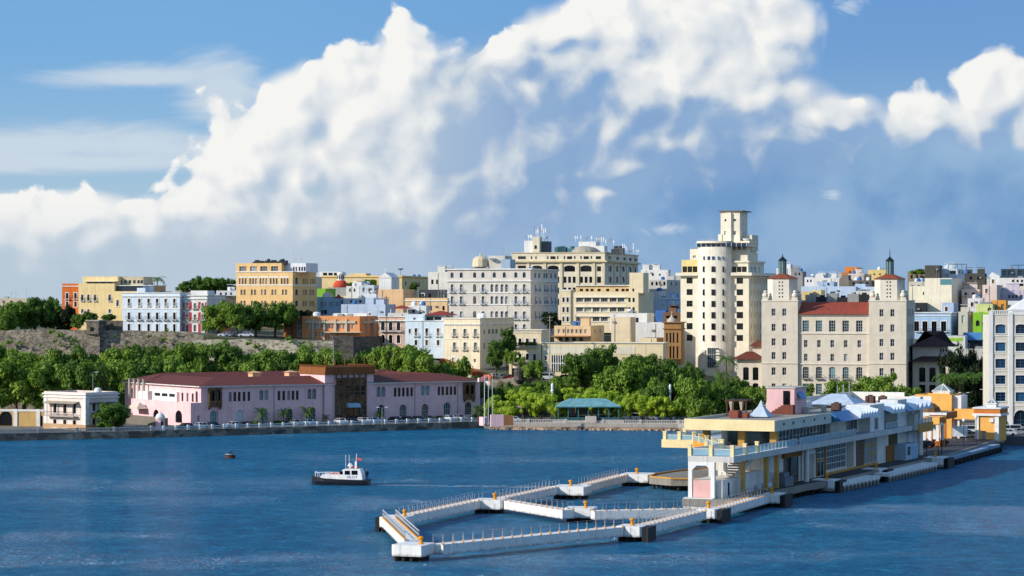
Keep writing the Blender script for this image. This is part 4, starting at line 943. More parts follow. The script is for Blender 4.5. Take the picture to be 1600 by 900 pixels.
# ------------------------------------------------------------------ grey hotel
HG = plaster('E3DCCF', .82, stain=.3)
b = blk('grey_hotel', 'large light grey hotel with rows of white-trimmed arched windows and blue balconies', 699, 812, 829, 16, 421, 525, 872, HG)
xt = [706.3, 720.6, 741.6, 754.6, 772.3, 787.9, 805.9, 819]; xm_ = [768.5, 775.8, 784.2, 791.3]; xo = [706.3, 720.6, 754.6, 805.9, 819]
b.row('f', 425.6, 434, xt, 4.9, 'blue', 1)
for y0, y1 in ((444, 456.3), (462.5, 475), (486, 498.5), (506, 517)):
    b.row('f', y0, y1, xm_, 4.2, 'greyt', 1); b.row('f', y0, y1, [741.6], 4.6, 'sash', 1); b.row('f', y0, y1, xo, 4.4, 'greyt', 1, WB, .8, .5)
xr = [836.5, 842.7, 850.6, 854.4, 861.5, 867.7]
b.row('r', 425.8, 434.2, xr, 2.8, 'blue', 1)
for y0, y1 in ((444, 456.3), (462.5, 475), (486, 498.5)): b.row('r', y0, y1, xr, 2.0, 'greyt', 1, WB, .5, .25)
b.done(); b.cornp(419.8, 2, .45); b.cornp(438.3, 1.8, .4); b.cornp(457.3, .9, .2); b.cornp(475.8, .9, .2); b.cornp(499.5, .9, .2)
tx = b.at('f', 739.5); b.part('gilded_cupola', MB().lathe([(1.6, b.ht), (1.6, b.ht + .8), (2.7, b.ht + 1.0), (2.7, b.ht + 1.5), (2.5, b.ht + 3.4), (1.6, b.ht + 4.2), (.3, b.ht + 4.5), (.3, b.ht + 5.2)], 12, tx, 8), plaster('E9D9B4', .8))
s = sub(b, 763, 789, 399.5, 423, 8, ('m', 8), 'DAD5C8'); s.done(); s.part('satellite_dish', MB().lathe([(.1, 0), (.8, .2), (1.3, .7)], 12), M_tank).location = s.loc(s.L * .25, -1, s.ht - 1.5)
s = sub(b, 783, 797, 405, 423, 6, ('m', 6), 'A9C0D4'); s.done(); s.part('mast', MB().bar((0, 2, s.ht), (0, 2, s.ht + 4), .12).bar((-6, 2, s.ht - 3), (-6, 2, s.ht + 2.5), .12), M_steel)
b.dress(rnd, 5, 'acth'); b.part('service_core', MB().box(b.L * .25, b.L * .42, 4, 12, b.ht - .5, b.ht + .6), plaster('8A8E90', .8))
# ------------------------------------------------------------------ big beige bank
b = blk('beige_bank', 'big beige bank block with pilasters, arched top windows and antennas on its roof', 799, 870, 945, 13, 395, 500, 997, plaster('F2E6CA', .8, stain=.25))
for x, w in ((815.5, 12), (864, 8), (890, 8), (916, 8), (935, 8)): b.row('f', 400.4, 405, [x], w, 'dark')
b.row('f', 400.4, 405, [830.6, 837.5, 856, 871.5, 882, 898, 907.8, 924], 2.4, 'dark')
b.row('f', 414.8, 424.6, [838.8, 864.4, 890, 915.8], 17, 'darkm', 2); b.row('f', 414.8, 424.6, [815.5], 13, 'darkm'); b.row('f', 416, 424, [936], 6.5, 'dark')
for y0, y1 in ((432.3, 442), (449.5, 459), (467, 477)):
    for c in (838.8, 864.4, 890, 915.8): b.row('f', y0, y1, [c - 7.2, c, c + 7.2], 4.6, 'dark')
    b.row('f', y0, y1, [936], 6.5, 'dark')
b.row('r', 400.4, 405, [952.5, 965, 976, 985, 993], 4, 'dark')
for y0, y1 in ((416, 424.5), (432.5, 442), (450, 458)): b.row('r', y0, y1, [952.5], 6, 'dark'); b.row('r', y0, y1, [964.5, 992.8], 2.6, 'dark'); b.row('r', y0, y1, [973, 984], 6, 'blue', 2)
b.done(); b.cornp(407.5, 2.6, .9, plaster('E4D0A6', .8)); b.cornp(394.5, 1.2, .25, plaster('E4D0A6', .8))
mb = MB()
for px in (801.5, 825.5, 851.5, 877, 903, 928, 943): a = b.at('f', px); mb.box(a - .45, a + .45, -.35, .02, 0, b.z('f', a, 410.3))
for px in (959, 969, 978.5, 989): a = b.at('r', px); mb.box(b.L - .02, b.L + .3, a - .3, a + .3, 0, b.z('r', a, 410.3))
b.split('pilaster', mb, plaster('EEDFBC', .8))
s = sub(b, 832, 843, 370, 397, 3, ('m', 4)); s.row('f', 383, 389, [837], 4, 'dark', 1); s.done()
def antennas(blk_, x0, x1, y, z, n, h0=2, h1=4.5):
    for k in range(n):
        x = x0 + (x1 - x0) * (k + .5) / n; h_ = rnd.uniform(h0, h1); mb = MB().bar((x, y, z), (x, y, z + h_), .12).box(x - .16, x + .16, y - .3, y - .1, z + h_ * .45, z + h_)
        if k % 2: mb.bar((x - .6, y, z + h_ * .8), (x + .6, y, z + h_ * .8), .1).box(x + .45, x + .75, y - .2, y + .1, z + h_ * .5, z + h_)
        blk_.part('antenna', mb, M_tank if k % 3 else M_steel)
antennas(s, 0, s.L + 1.5, 1.5, s.ht, 6)
s = sub(b, 819, 832, 376, 396, 4, ('m', 6), M_white); s.done(); antennas(s, 0, s.L, 1, s.ht, 3, 1, 2.2)
s = sub(b, 843, 857, 377, 396, 6, ('m', 5), '6A7076'); s.done(); antennas(s, 0, s.L, 1, s.ht, 3, .8, 2.4)
s = sub(b, 904, 931, 377.5, 396, 9, ('m', 7), M_white); s.done(); antennas(s, -4, s.L + 3, 1, s.ht, 7, 1, 2.4)
s = sub(b, 931, 944, 384, 396, 9, ('m', 6), M_white); s.done(); antennas(s, 0, s.L + 4, 0, s.ht, 5, 1.2, 3)
xd = b.at('f', 906); b.part('barrel_roof', MB().lathe([(5.2, b.ht - .4), (4.8, b.ht + 1.0), (3.4, b.ht + 2.0), (1.0, b.ht + 2.5)], 14, xd, 8), plaster('BDB4A2', .8))
for px, c in ((868, '3F6A70'), (873, '2C4C58'), (888, '41727A'), (957, '3A3C3E'), (963, '54585A')):
    x = b.at('f', px); b.part('chiller', MB().box(x - 1.4, x + 1.4, 5, 8, b.ht - .4, b.ht + rnd.uniform(1.3, 2.2)).lathe([(.8, b.ht + 1.2), (.8, b.ht + 2.4)], 10, x, 6.5), flat('chiller_' + c, c, .6))
antennas(b, b.at('f', 951), b.at('f', 985), 16, b.ht - .4, 6, 1.5, 4.5)
# ------------------------------------------------------------------ stepped cream block
b = blk('stepped_cream_block', 'stepped cream office block with horizontal window bands below the beige bank', 891, 778, 997.5, 11, 456, 520, 1021, plaster('FBE9C2', .8, stain=.25))
xs = [905.5, 918.3, 931.5, 944.2, 958, 970.4]
for y0, y1 in ((465.3, 472), (480.2, 487.2), (495, 502)):
    b.row('f', y0, y1, xs, 10.5, 'strip'); b.row('f', y0, y1, [983.6, 990], 3.6, 'dark')
b.done()
for y in (464, 479, 493.8): a0, a1 = b.at('f', 898), b.at('f', 978); b.split('window_hood', MB().box(a0, a1, -.6, .02, b.z('f', a0, y + .9), b.z('f', a0, y)), M_trim)
for y in (472.4, 487.6, 502.4): a0, a1 = b.at('f', 899), b.at('f', 977); b.part('window_sill', MB().box(a0, a1, -.2, .02, b.z('f', a0, y + .6), b.z('f', a0, y)), M_trim)
s = sub(b, 900, 984, 446.5, 458, 2.5, ('m', 9), 'F2D29A'); s.row('f', 451, 455.3, [908.5, 917.4, 925, 936, 949.5, 964, 973.5, 980], 5, 'plain'); s.done(); s.corn(s.ht, .25, .6)
s = sub(b, 983.5, 1005, 426, 458, 0.2, ('m', 12)); s.row('f', 451, 455.5, [989.5], 3, 'dark'); s.done()
s = sub(b, 877.5, 891.5, 455, 520, -.6, ('m', 6), 'FAE8BE')
for y0, y1 in ((465, 472), (480, 488), (495, 502.5)): s.row('f', y0, y1, [880.5, 887], 3.4, 'wood')
s.done(); s.corn(s.ht, .5, .1, M_white)
# ------------------------------------------------------------------ yellow houses below it
b = blk('yellow_balcony_house', 'small yellow house with long planted balcony above the retaining wall', 795.5, 700, 845.5, 12, 515, 592, 858, 'FBE8BE', 'house')
xs = [802.7, 812.5, 823.9, 835.2]
b.row('f', 529, 537.5, xs, 4.6, 'woodd'); b.row('f', 552.5, 562.5, xs, 4.6, 'woodd'); b.row('f', 575, 585, [802.7, 823.9, 835.2], 4.4, 'woodd'); b.done(); b.cornp(515, 1.2, .35); b.cornp(519, .8, .2)
for y in (541.5, 566.5): a0, a1 = b.at('f', 796.5), b.at('f', 840); link('balcony', balc_mesh(a1 - a0, M_trim, M_iron, 1.2), b.root, b.loc(a0, 0, b.z('f', a0, y)), b.drz)
mb = MB(); a0, zb = b.at('f', 797), b.z('f', 0, 541.5)
for k in range(60): x = a0 + rnd.uniform(0, 7.5); r = rnd.uniform(.15, .35); mb.lathe([(r * .3, zb + .4), (r, zb + .75), (r * .4, zb + 1.0 + r)], 5, x, -1.1 + rnd.uniform(-.2, .2))
o = b.part('balcony_plants', mb, leafmat('potted_leaf', '2C3E14', '4E6A22')); o['kind'] = 'stuff'
b = blk('yellow_civic_hall', 'long low yellow building with a tall slatted white window above the park', 847, 698, 1036, 9, 535.5, 592, ('m', 13), 'FAE6BA')
b.row('f', 556, 563, [852.7], 4, 'wood'); b.row('f', 573, 580, [852.7], 4, 'wood'); b.done(); b.cornp(535, 1, .3)
a0, a1 = b.at('f', 861.5), b.at('f', 897); z0, z1 = b.z('f', a0, 580), b.z('f', a0, 555)
gw_ = b.part('slatted_window', MB().box(a0, a1, -.04, .0, z0, z1), G_black)
for k in range(11): x = a0 + (a1 - a0) * k / 10; b.part('slat', MB().box(x - .11, x + .11, -.3, -.05, z0, z1), M_trim, gw_)
b.part('slat_rail', MB().box(a0 - .1, a1 + .1, -.34, -.06, (z0 + z1) / 2 - .1, (z0 + z1) / 2 + .1), M_trim, gw_)
c0, c1 = b.at('f', 850), b.at('f', 992); b.part('frieze', MB().box(c0, c1, -.08, .0, b.z('f', c0, 553), b.z('f', c0, 541)), plaster('F4EAD0', .8))
b = house('tan roof terrace house with a row of small windows behind the yellow hall', 866, 722, 923, 509, 540, 'F4D2A2', 944, wins=[(514.5, 520.5, [873.5, 881, 888, 894, 901, 907.5, 915], 3.6, 'pale', 0), (526, 533, [876, 886, 897, 908], 6, 'dark', 0)], n=2)
a0 = b.at('f', 864); b.part('veranda_roof', MB().box(a0, b.L, -2.5, 0, b.z('f', 0, 526), b.z('f', 0, 524.5)), plaster('B98A5C', .8))
house('tall plain cream stair block behind the yellow hall', 955, 716, 985, 495.5, 545, 'F2DDB8', 993, n=0)
house('low white shed roof behind the cream stair block', 953, 745, 1011, 489.5, 515, 'F6F3EA', 1022, n=2, kinds='tc')
house('white blank wall house lit on one side near the brown tower house', 990, 733, 1043, 504, 570, 'EAE8E2', n=0)
house('small cream box house below the white blank wall', 1000, 712, 1026, 528, 575, 'F0DDB4', 1037, wins=[(536, 544, [1012], 8, 'dark', 0)], n=0)
b = blk('brown_corner_house', 'narrow brown brick house with small cone dome left of the white tower', 1037.5, 712, 1064, 10, 503, 570, ('m', 9), plaster('B98C58', .75, stain=.5), 'house')
b.row('f', 519.5, 535.5, [1042, 1047.5, 1052.5, 1058.5], 2.6, 'brown'); b.row('f', 541, 560, [1042, 1047.5, 1052.5, 1058.5], 2.6, 'brown'); b.done(); b.cornp(503, 1.5, .5, plaster('A0764A', .75)); b.cornp(513, 1.5, .35, plaster('A0764A', .75))
a = b.at('f', 1048.5); b.part('cone_dome', MB().lathe([(1.5, b.ht), (1.2, b.ht + .6), (.5, b.ht + 1.3), (.12, b.ht + 1.9), (.08, b.ht + 3)], 12, a, 2), plaster('CFC3AE', .8))
# houses between the bank and the tower
house('white long house on the skyline right of the beige bank', 1001, 1010, 1044, 421.5, 470, 'F4F2EC', 1048, wins=[(428, 431, [1010, 1020, 1031], 3, 'dark', 0)], n=3)
b = house('grey-white house with dark arched openings right of the stepped block', 1014, 940, 1042, 437, 480, 'D9D4CA', 1063, wins=[(440, 446, [1019, 1026, 1031, 1038], 3.4, 'plain', 1)], n=1)
b = house('light blue house with three white windows left of the white tower', 1028, 885, 1066, 465, 510, 'C2D8F0', wins=[(475, 482, [1037, 1048, 1059], 4.5, 'whited', 0)], n=3); b.cornp(466.5, 1, .3)
house('bright blue low block below the light blue house', 1024, 850, 1040, 485, 515, '4F80C4', n=0)
house('cluttered brownish roof terrace below the light blue house', 1036, 840, 1066, 488, 515, '8A6A52', wins=[(493, 498, [1044, 1055], 6, 'plain', 0)], n=3)
house('plain white block peeking right of the stepped cream block', 1019, 905, 1032, 455, 490, 'EFEDE6', n=2)
# ------------------------------------------------------------------ white art deco tower
TW = plaster('F6ECD2', .82, stain=.18); TWW = plaster('F8EFDA', .84, stain=.25)
t = blk('art_deco_tower', 'tall cream art deco tower with rounded white central bay and stepped top', 1063.5, 736, 1170, 20, 431, 595, 1206, TW)
rows6 = [(433.5, 443), (451.6, 461), (469.6, 479), (487.2, 497), (505, 514.6), (523, 532.5)]
for y0, y1 in rows6: t.row('f', y0, y1, [1077.5], 9.5, 'darkm'); t.row('f', y0 + .3, y1 + .3, [1156], 10, 'darkm')
for y0, y1 in rows6: t.row('r', y0 + .5, y1 + .5, [1173.6, 1178.2, 1182.8, 1187.4, 1192, 1196.6, 1201.2], 2.2, 'black')
t.done()
mb = MB()
for px in (1171.5, 1176, 1180.5, 1185, 1189.7, 1194.3, 1199, 1203.6): a = t.at('r', px); mb.box(t.L - .02, t.L + .35, a - .22, a + .22, t.z('r', 0, 534), t.ht)
t.split('fin', mb, TW)
x0, x1 = t.at('f', 1091), t.at('f', 1143); xc = (x0 + x1) / 2; rx = (x1 - x0) / 2; ry = 3.2
zt = t.z('f', xc, 386); N = 18
def bay(r0, r1, dy=0.0): return [(xc - (rx + r0) * math.cos(math.pi * k / N), -(ry + r1) * math.sin(math.pi * k / N) + dy) for k in range(N + 1)]
t.part('central_bay', MB().prism(bay(0, 0) + [(x1, 6), (x0, 6)], 0, zt), TWW, smooth=False)
def baywin(px, y0, y1, w, sty='black'):
    lo, hi = x0, x1                                              # find the place on the curved wall seen at that column
    best = None
    for k in range(200):
        th = math.pi * (k + .5) / 200; lx, ly = xc - rx * math.cos(th), -ry * math.sin(th)
        X, Y = t.P[0] + t.u[0] * lx + t.b[0] * ly, t.P[1] + t.u[1] * lx + t.b[1] * ly; p = 800 + F * X / Y
        nx, ny = -math.cos(th) / rx, -math.sin(th) / ry
        e = abs(p - px)
        if best is None or e < best[0]: best = (e, lx, ly, math.atan2(nx, -ny), Y)
    _, lx, ly, an, Y = best
    z1, z0 = ZZ(y0, Y) - t.z0, ZZ(y1, Y) - t.z0
    fm_, pm2 = win_mesh(w, z1 - z0, 0, sty, 0.0); ww = round(w, 1)
    rz = -an
    ox, oy = -ww / 2 * math.cos(rz) + .0, -ww / 2 * math.sin(rz)
    nx, ny = math.sin(an), -math.cos(an)
    wo2 = link('window', fm_, t.root, t.loc(lx + ox + nx * .06, ly + oy + ny * .06, z0), rz); link('pane', pm2, wo2)
for y0, y1 in [(416, 425)] + [(a + .5, b_ + .5) for a, b_ in rows6]:
    for px in (1100.8, 1114.5, 1129): baywin(px, y0, y1, 1.0 if px < 1110 else 1.1)
for px in (1101, 1107.6, 1114.5, 1122, 1129): baywin(px, 400.3, 406, .8, 'blue')
baywin(1114.6, 543, 575, 3.6, 'multi')
mb = MB()
for px in (1103.5, 1126.5):
    for k in range(7): z = t.z('f', 0, 546 + k * 4.4); a = t.at('f', px); mb.box(a - .5, a + .5, -ry - .25, -ry + 1.2, z - .6, z)
t.split('bay_ornament', mb, TWW)
def slab(b, name, x0, x1, y0, y1, ya, yb, mat): return b.part(name, MB().box(x0, x1, y0, y1, b.z('f', 0, yb), b.z('f', 0, ya)), mat)
slab(t, 'balcony_slab', t.at('f', 1057.5), x0 + .2, -1.3, t.B, 426.3, 431, TW); slab(t, 'balcony_slab', x1 - .2, t.L + 1.2, -1.3, t.B + .5, 426.3, 431, TW)
s = sub(t, 1065, 1091.5, 406, 427, .5, ('m', 9), 'F8E09A'); s.row('f', 416.5, 425.5, [1070, 1078, 1086], 7.4, 'darkm'); s.done()
s = sub(t, 1078, 1092, 389, 408, 2, ('m', 8), TW); s.row('f', 399, 403, [1085], 5, 'pale'); s.done(); s.part('railing', MB().box(0, s.L, .1, .16, s.ht + .9, s.ht + .98).box(0, s.L, .1, .16, s.ht + .4, s.ht + .46), M_steel)
s = sub(t, 1142, 1169, 409, 427, .5, ('m', 18), TW); s.row('f', 416.5, 425.3, [1147, 1155, 1163], 7.4, 'darkm'); s.row('r', 416.5, 425.5, [1174, 1180, 1186, 1192, 1198], 4, 'pale'); s.done(); s.corn(s.ht - .2, .5, .4, TW)
s = sub(t, 1146, 1166, 394, 411, 4, ('m', 13), TW); s.row('f', 400, 404.5, [1152, 1160], 6, 'dark'); s.row('r', 400.5, 404.5, [1174, 1180, 1186], 3.4, 'blue'); s.done(); s.dress(rnd, 4, 'ca')
slab(t, 'crown_glazing', x0 + .3, x1 + 5.2, -2.2, 8, 380.5, 386.2, G_blue)
crown = MB().prism([(p[0], p[1]) for p in bay(.4, .2)] + [(x1 + 5.6, -1.2), (x1 + 5.6, 9), (x0 - .4, 9)], t.z('f', 0, 380.6), t.z('f', 0, 377.2)); t.part('crown_slab', crown, TW)
mb = MB()
for k in range(11): x = x0 + (x1 + 5.0 - x0) * k / 10; mb.box(x - .06, x + .06, -2.3, -2.2, t.z('f', 0, 386), t.z('f', 0, 380.6))
t.split('window_bar', mb, M_frame_w)
s = sub(t, 1140, 1168, 379, 412, 1.5, ('m', 10), TW); s.row('f', 384, 390, [1147, 1155, 1163], 5, 'dark'); s.done()
s = sub(t, 1126, 1156, 330.5, 379, 2.5, ('m', 8.5), TW); s.row('f', 342, 346, [1134.5, 1148], 4.5, 'dark'); s.row('f', 361, 367, [1133.5, 1147.5], 5, 'pale'); s.done()
s.part('roof_slab', MB().box(-.6, s.L + 1.0, -.6, s.B + .8, s.ht, s.ht + .3), plaster('8A7A68', .7)); a = s.at('f', 1139.5); s.part('stair_fin', MB().box(a - .7, a + .7, -.7, .02, 0, s.ht - .3), TWW)
s = sub(t, 1122, 1128, 366, 379, 2.2, ('m', 6), TW); s.done(); s = sub(t, 1158, 1175, 367, 392, 5, ('m', 7), 'E8DEC6'); s.done(); s.part('satellite_dish', MB().lathe([(.1, 0), (.9, .3), (1.2, .8)], 12), M_tank).location = s.loc(s.L * .5, -.8, s.ht * .6)
t.part('railing', MB().box(x0, x0 + 5, -.8, -.74, t.z('f', 0, 374.2), t.z('f', 0, 373.6)).box(x0, x0 + 5, -.8, -.74, t.z('f', 0, 375.8), t.z('f', 0, 375.3)), M_steel)

# ------------------------------------------------------------------ courthouse with two lantern turrets
CC = plaster('EADEC8', .80, stain=.2); CCL = plaster('EFE6D2', .82, stain=.15)
c = blk('courthouse', 'massive beige courthouse with red tile roof and two lantern turrets', 1190, 706, 1246.5, 13, 470.5, 645, ('m', 26), CC, z0=GZ)
rT = [(482.3, 493.5), (506, 517.3), (528.5, 540), (550.3, 561.5), (574.2, 586), (599, 610.5)]
for y0, y1 in rT: c.row('f', y0, y1, [1208.7, 1225.4], 6.3, 'sash')
c.done(); c.corn(c.ht - .1, .35, .15, CCL)
m = sub(c, 1246.5, 1357.6, 493, 645, .8, ('m', 22)); m.z0 = GZ; xs = [1259, 1279.6, 1300.4, 1321.4, 1342.7]
m.row('f', 499.5, 517, xs, 10.5, 'teal'); m.row('f', 529.8, 541.3, xs, 5.8, 'sash'); m.row('f', 551.3, 562.8, xs, 5.8, 'sash')
m.row('f', 571.6, 590, xs, 9.5, 'teal', 2, (M_conc, M_iron), .9, .2); m.row('f', 598, 615, xs, 9.5, 'teal'); m.row('f', 622, 632, xs, 8, 'sash'); m.done(roof=False)
m.part('eaves', MB().box(-.1, m.L + .1, -.45, m.B, m.ht, m.ht + .3), CCL); m.split('string_course', MB().box(0, m.L, -.25, .02, m.z('f', 0, 520.3), m.z('f', 0, 519)).box(0, m.L, -.25, .02, m.z('f', 0, 568), m.z('f', 0, 566.7)), CCL)
mb = MB(); zr = m.z('f', 0, 474); mb.poly([(0, -.8, m.ht + .3), (m.L, -.8, m.ht + .3), (m.L, 9, zr + .6), (0, 9, zr + .6)]); mb.poly([(0, 19, m.ht + .3), (m.L, 19, m.ht + .3), (m.L, 9, zr + .6), (0, 9, zr + .6)]); mb.poly([(0, -.8, m.ht + .3), (m.L, -.8, m.ht + .3), (m.L, 19, m.ht + .3), (0, 19, m.ht + .3)])
m.part('tile_roof', mb, tiles('bright_clay_tiles', 'A8482C', .95))
for k in range(6):
    x = m.L * (.12 + .15 * k); h_ = rnd.uniform(1.2, 2.6); m.part('roof_plant', MB().box(x - 1.6, x + 1.6, 12, 16, zr - 1, zr + .7 + h_).lathe([(.7, zr + h_), (.7, zr + h_ + 1.2)], 10, x, 14), M_dkm if k % 2 else M_ac)
r2 = sub(c, 1357.6, 1416, 470.5, 645, 0, 1429); r2.z0 = GZ
for y0, y1 in [(y0 + .6, y1 + .6) for y0, y1 in rT]: r2.row('f', y0, y1, [1377.3, 1394.4], 6.3, 'sash'); r2.row('r', y0, y1, [1419.2, 1422.4, 1425.6], 1.6, 'sash')
r2.done(); r2.corn(r2.ht - .1, .35, .15, CCL)
for q in (c, r2):
    for y in (566.7,): q.split('string_course', MB().box(0, q.L, -.2, .02, q.z('f', 0, y + 1.3), q.z('f', 0, y)), CCL)
def turret(q, pl, pr, sp_y):
    D = q.dep('f', q.at('f', (pl + pr) / 2)) + 5; a, bb = q.at('f', pl), q.at('f', pr); xm, w = (a + bb) / 2, (bb - a); cy = 1.2 + w / 2 + 1.0; r = (w / 2 + 1.0)
    z0, z1, z2, z3, z4 = q.ht - .3, q.z('f', a, 435.2), q.z('f', a, 427.5), q.z('f', a, 407), q.z('f', a, 403)
    ch = r * .42; pts = [(xm - r + ch, cy - r), (xm + r - ch, cy - r), (xm + r, cy - r + ch), (xm + r, cy + r - ch), (xm + r - ch, cy + r), (xm - r + ch, cy + r), (xm - r, cy + r - ch), (xm - r, cy - r + ch)]
    tt = q.part('turret', MB().prism(pts, z0, z1), CCL)
    mb = MB(); n = len(pts); o = [(xm + (x - xm) * 1.1, cy + (y - cy) * 1.1) for x, y in pts]; i_ = [(xm + (x - xm) * .26, cy + (y - cy) * .26) for x, y in pts]
    for k in range(n): k2 = (k + 1) % n; mb.poly([o[k] + (z1,), o[k2] + (z1,), i_[k2] + (z2,), i_[k] + (z2,)])
    mb.poly([p + (z1,) for p in o]); q.part('turret_roof', mb, tiles('turret_tiles', 'A0522E', .9), tt)
    for j in range(5):
        for dx_ in (-.42, .42):
            z = z0 + 1.3 + j * 1.0; q.part('turret_opening', MB().box(xm + dx_ - .17, xm + dx_ + .17, cy - r - .03, cy - r + .1, z, z + .42), G_black, tt)
    q.part('lantern', MB().lathe([(1.05, z2 - .4), (1.0, z3)], 8, xm, cy, a0=.39), flat('lantern_glass', '7C9898', .25, .2), tt)
    mb = MB().lathe([(1.3, z3), (1.15, z3 + .25), (.35, z4 + .25), (.12, z4 + .6), (.06, q.z('f', a, sp_y))], 8, xm, cy, a0=.39)
    for k in range(8): an = .39 + k * math.pi / 4; mb.bar((xm + 1.06 * math.cos(an), cy + 1.06 * math.sin(an), z2 - .4), (xm + 1.04 * math.cos(an), cy + 1.04 * math.sin(an), z3 + .1), .16)
    mb.lathe([(1.3, z2 - .5), (1.15, z2 - .2)], 8, xm, cy, a0=.39); q.part('lantern_frame', mb, flat('lantern_iron', '1E2A2C', .5, .4), tt)
    for (x, y) in ((.9, .9), (q.L - .9, .9), (q.L - .9, 2 * cy - .2)):
        q.part('urn', MB().box(x - .8, x + .8, y - .8, y + .8, z0, z0 + 1.3).lathe([(.55, z0 + 1.3), (.85, z0 + 1.7), (.8, z0 + 2.2), (.4, z0 + 2.6), (.6, z0 + 2.9), (.15, z0 + 3.3)], 10, x, y), CCL, tt)
turret(c, 1203, 1235.5, 396); turret(r2, 1371, 1405, 388)
# low tiled wings
w = sub(c, 1151.5, 1190.5, 561.5, 645, 3, ('m', 9)); w.z0 = GZ
w.row('f', 570, 590.5, [1165.5, 1180.5], 9, 'black', 2); w.row('f', 595, 612, [1165.5, 1180.5], 9, 'black', 2); w.done(roof=False); w.part('tile_roof', MB().hip(-1.4, w.L + .5, -1.4, w.B + 1, w.ht, w.ht + 2.1, 'x', 3.5), M_tile_d)
w2 = sub(c, 1176, 1191, 541, 570, 8, ('m', 8)); w2.done(roof=False); w2.part('tile_roof', MB().hip(-1, w2.L + .3, -1, 9, w2.ht, w2.ht + 1.8, 'x', 2), M_tile_d)
w = sub(c, 1426, 1484, 565, 645, 8, ('m', 18)); w.z0 = GZ
w.row('f', 572, 595, [1441, 1457, 1473], 10, 'black', 2); w.row('f', 599, 622, [1441, 1457, 1473], 10, 'black'); w.row('r', 574, 590, [1490, 1496, 1502], 3, 'black'); w.done(roof=False)
w.part('tile_roof', MB().hip(-1, w.L + 2.2, -1.8, w.B + 2, w.ht, w.ht + 2.6, 'x', 6), M_tile_b)
w2 = sub(c, 1426, 1476, 541.5, 566, 12, ('m', 14)); w2.row('f', 545, 550, [1470, 1474], 2.5, 'black'); w2.row('r', 545, 550, [1479, 1483], 2.5, 'black'); w2.done(roof=False); w2.part('tile_roof', MB().hip(-1, w2.L + 3, -1.6, w2.B + 2, w2.ht, w2.ht + 4.2, 'x', 9), M_tile_b)

# ------------------------------------------------------------------ white arcaded building at the right edge
WA = plaster('E6DECC', .82, stain=.15)
b = blk('white_arcade_building', 'white five-storey building with blue windows and ground arches at the right edge', 1545, 618, 1690, 6, 492, 672, ('m', 18), WA, z0=GZ, rec=.3)
xs = [1563.2, 1594.8, 1626.5, 1658]
b.row('f', 506.5, 521, xs, 15.5, 'bluet', 2)
for y0, y1 in ((535, 548.6), (561, 575), (586.5, 600), (613, 627)): b.row('f', y0, y1, xs, 15.5, 'bluet')
b.row('f', 644, 670, xs, 22, 'bluet', 1); b.done()
mb = MB()
for px in (1548, 1579, 1610.5, 1642): a = b.at('f', px); mb.box(a - .5, a + .5, -.3, .02, 0, b.ht + .6)
b.split('pilaster', mb, M_white)
for y in (524, 531 + 20.5, 578.5, 603.5, 633): b.split('string_course', MB().box(0, b.L, -.12, .02, b.z('f', 0, y + 1.2), b.z('f', 0, y)), M_white)
b.part('balustrade', MB().box(.2, b.L, -.15, .15, b.ht, b.ht + .25).box(.2, b.L, -.12, .12, b.ht + .95, b.ht + 1.15), M_white)
mb = MB()
for k in range(50): x = .3 + b.L * k / 50; mb.box(x - .12, x + .12, -.1, .1, b.ht + .25, b.ht + .95)
o = b.part('balusters', mb, M_white); o['kind'] = 'stuff'
s = sub(b, 1581, 1690, 484, 494, 3, ('m', 8), M_white); s.done(); s.part('hip_roof', MB().hip(-.5, s.L, -.5, 9, s.ht, s.ht + 3.5, 'x', 5), M_white)

# ------------------------------------------------------------------ houses on the hill, right
hs = house
hs('white house with low parapet showing beside the left courthouse lantern', 1213, 1000, 1236, 419, 470, 'F2F2EE', n=2)
hs('grey concrete rooftop block right of the left courthouse turret', 1236, 985, 1254, 424, 470, '9A9A98', wins=[(426, 430, [1243, 1249], 3, 'plain', 0)], n=1)
hs('white narrow house with chimney on the skyline', 1257, 975, 1271, 433, 470, 'EDEFF0', wins=[(437, 441, [1262, 1267], 2.5, 'dark', 0)], n=1)
b = hs('white house with curved gable on the skyline between the courthouse turrets', 1270, 960, 1312, 434, 470, 'F2F0EA', wins=[(440, 444, [1279, 1291, 1302], 3, 'dark', 0)], n=3, kinds='ha')
b.part('gable', MB().xprism([(.8, b.ht), (4.2, b.ht), (3.8, b.ht + 1.4), (2.5, b.ht + 1.8), (1.2, b.ht + 1.4)], 0, 6), M_white)
hs('bright orange block on the skyline between the courthouse turrets', 1320, 1000, 1338.5, 417, 465, 'E88E3E', 1347.5, wins=[(423, 426, [1328], 2.5, 'dark', 0)], n=0)
hs('lower orange annex beside the bright orange block', 1315, 990, 1326, 425.5, 465, 'E2883C', n=0)
hs('pinkish white house below the bright orange block', 1325, 965, 1351, 427.5, 470, 'EBD9CC', wins=[(431, 434.5, [1328, 1344], 2.2, 'dark', 0)], n=1)
hs('pale yellow long house left of the right courthouse lantern', 1356, 990, 1390, 421.5, 465, 'F2D78E', wins=[(427, 430, [1366, 1375, 1384], 2.5, 'dark', 0)], n=1)
hs('weathered grey stone house in the middle of the skyline', 1311, 940, 1326, 436, 470, '8C877C', n=1)
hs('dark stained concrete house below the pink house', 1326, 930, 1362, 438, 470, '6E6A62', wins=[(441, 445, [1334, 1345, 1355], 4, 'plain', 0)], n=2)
hs('sky blue box house left of the long pale blue wall', 1278, 925, 1303, 440.5, 470, 'BBD4F2', wins=[(442, 446, [1294.5], 3.5, 'dark', 0)], n=1)
hs('long pale blue wall behind the courthouse roof', 1252, 890, 1337, 447.5, 480, 'CADCF2', n=1, kinds='a')
hs('raised pale blue block at the end of the long blue wall', 1336, 888, 1352, 443.5, 480, 'C2D6F0', n=0)
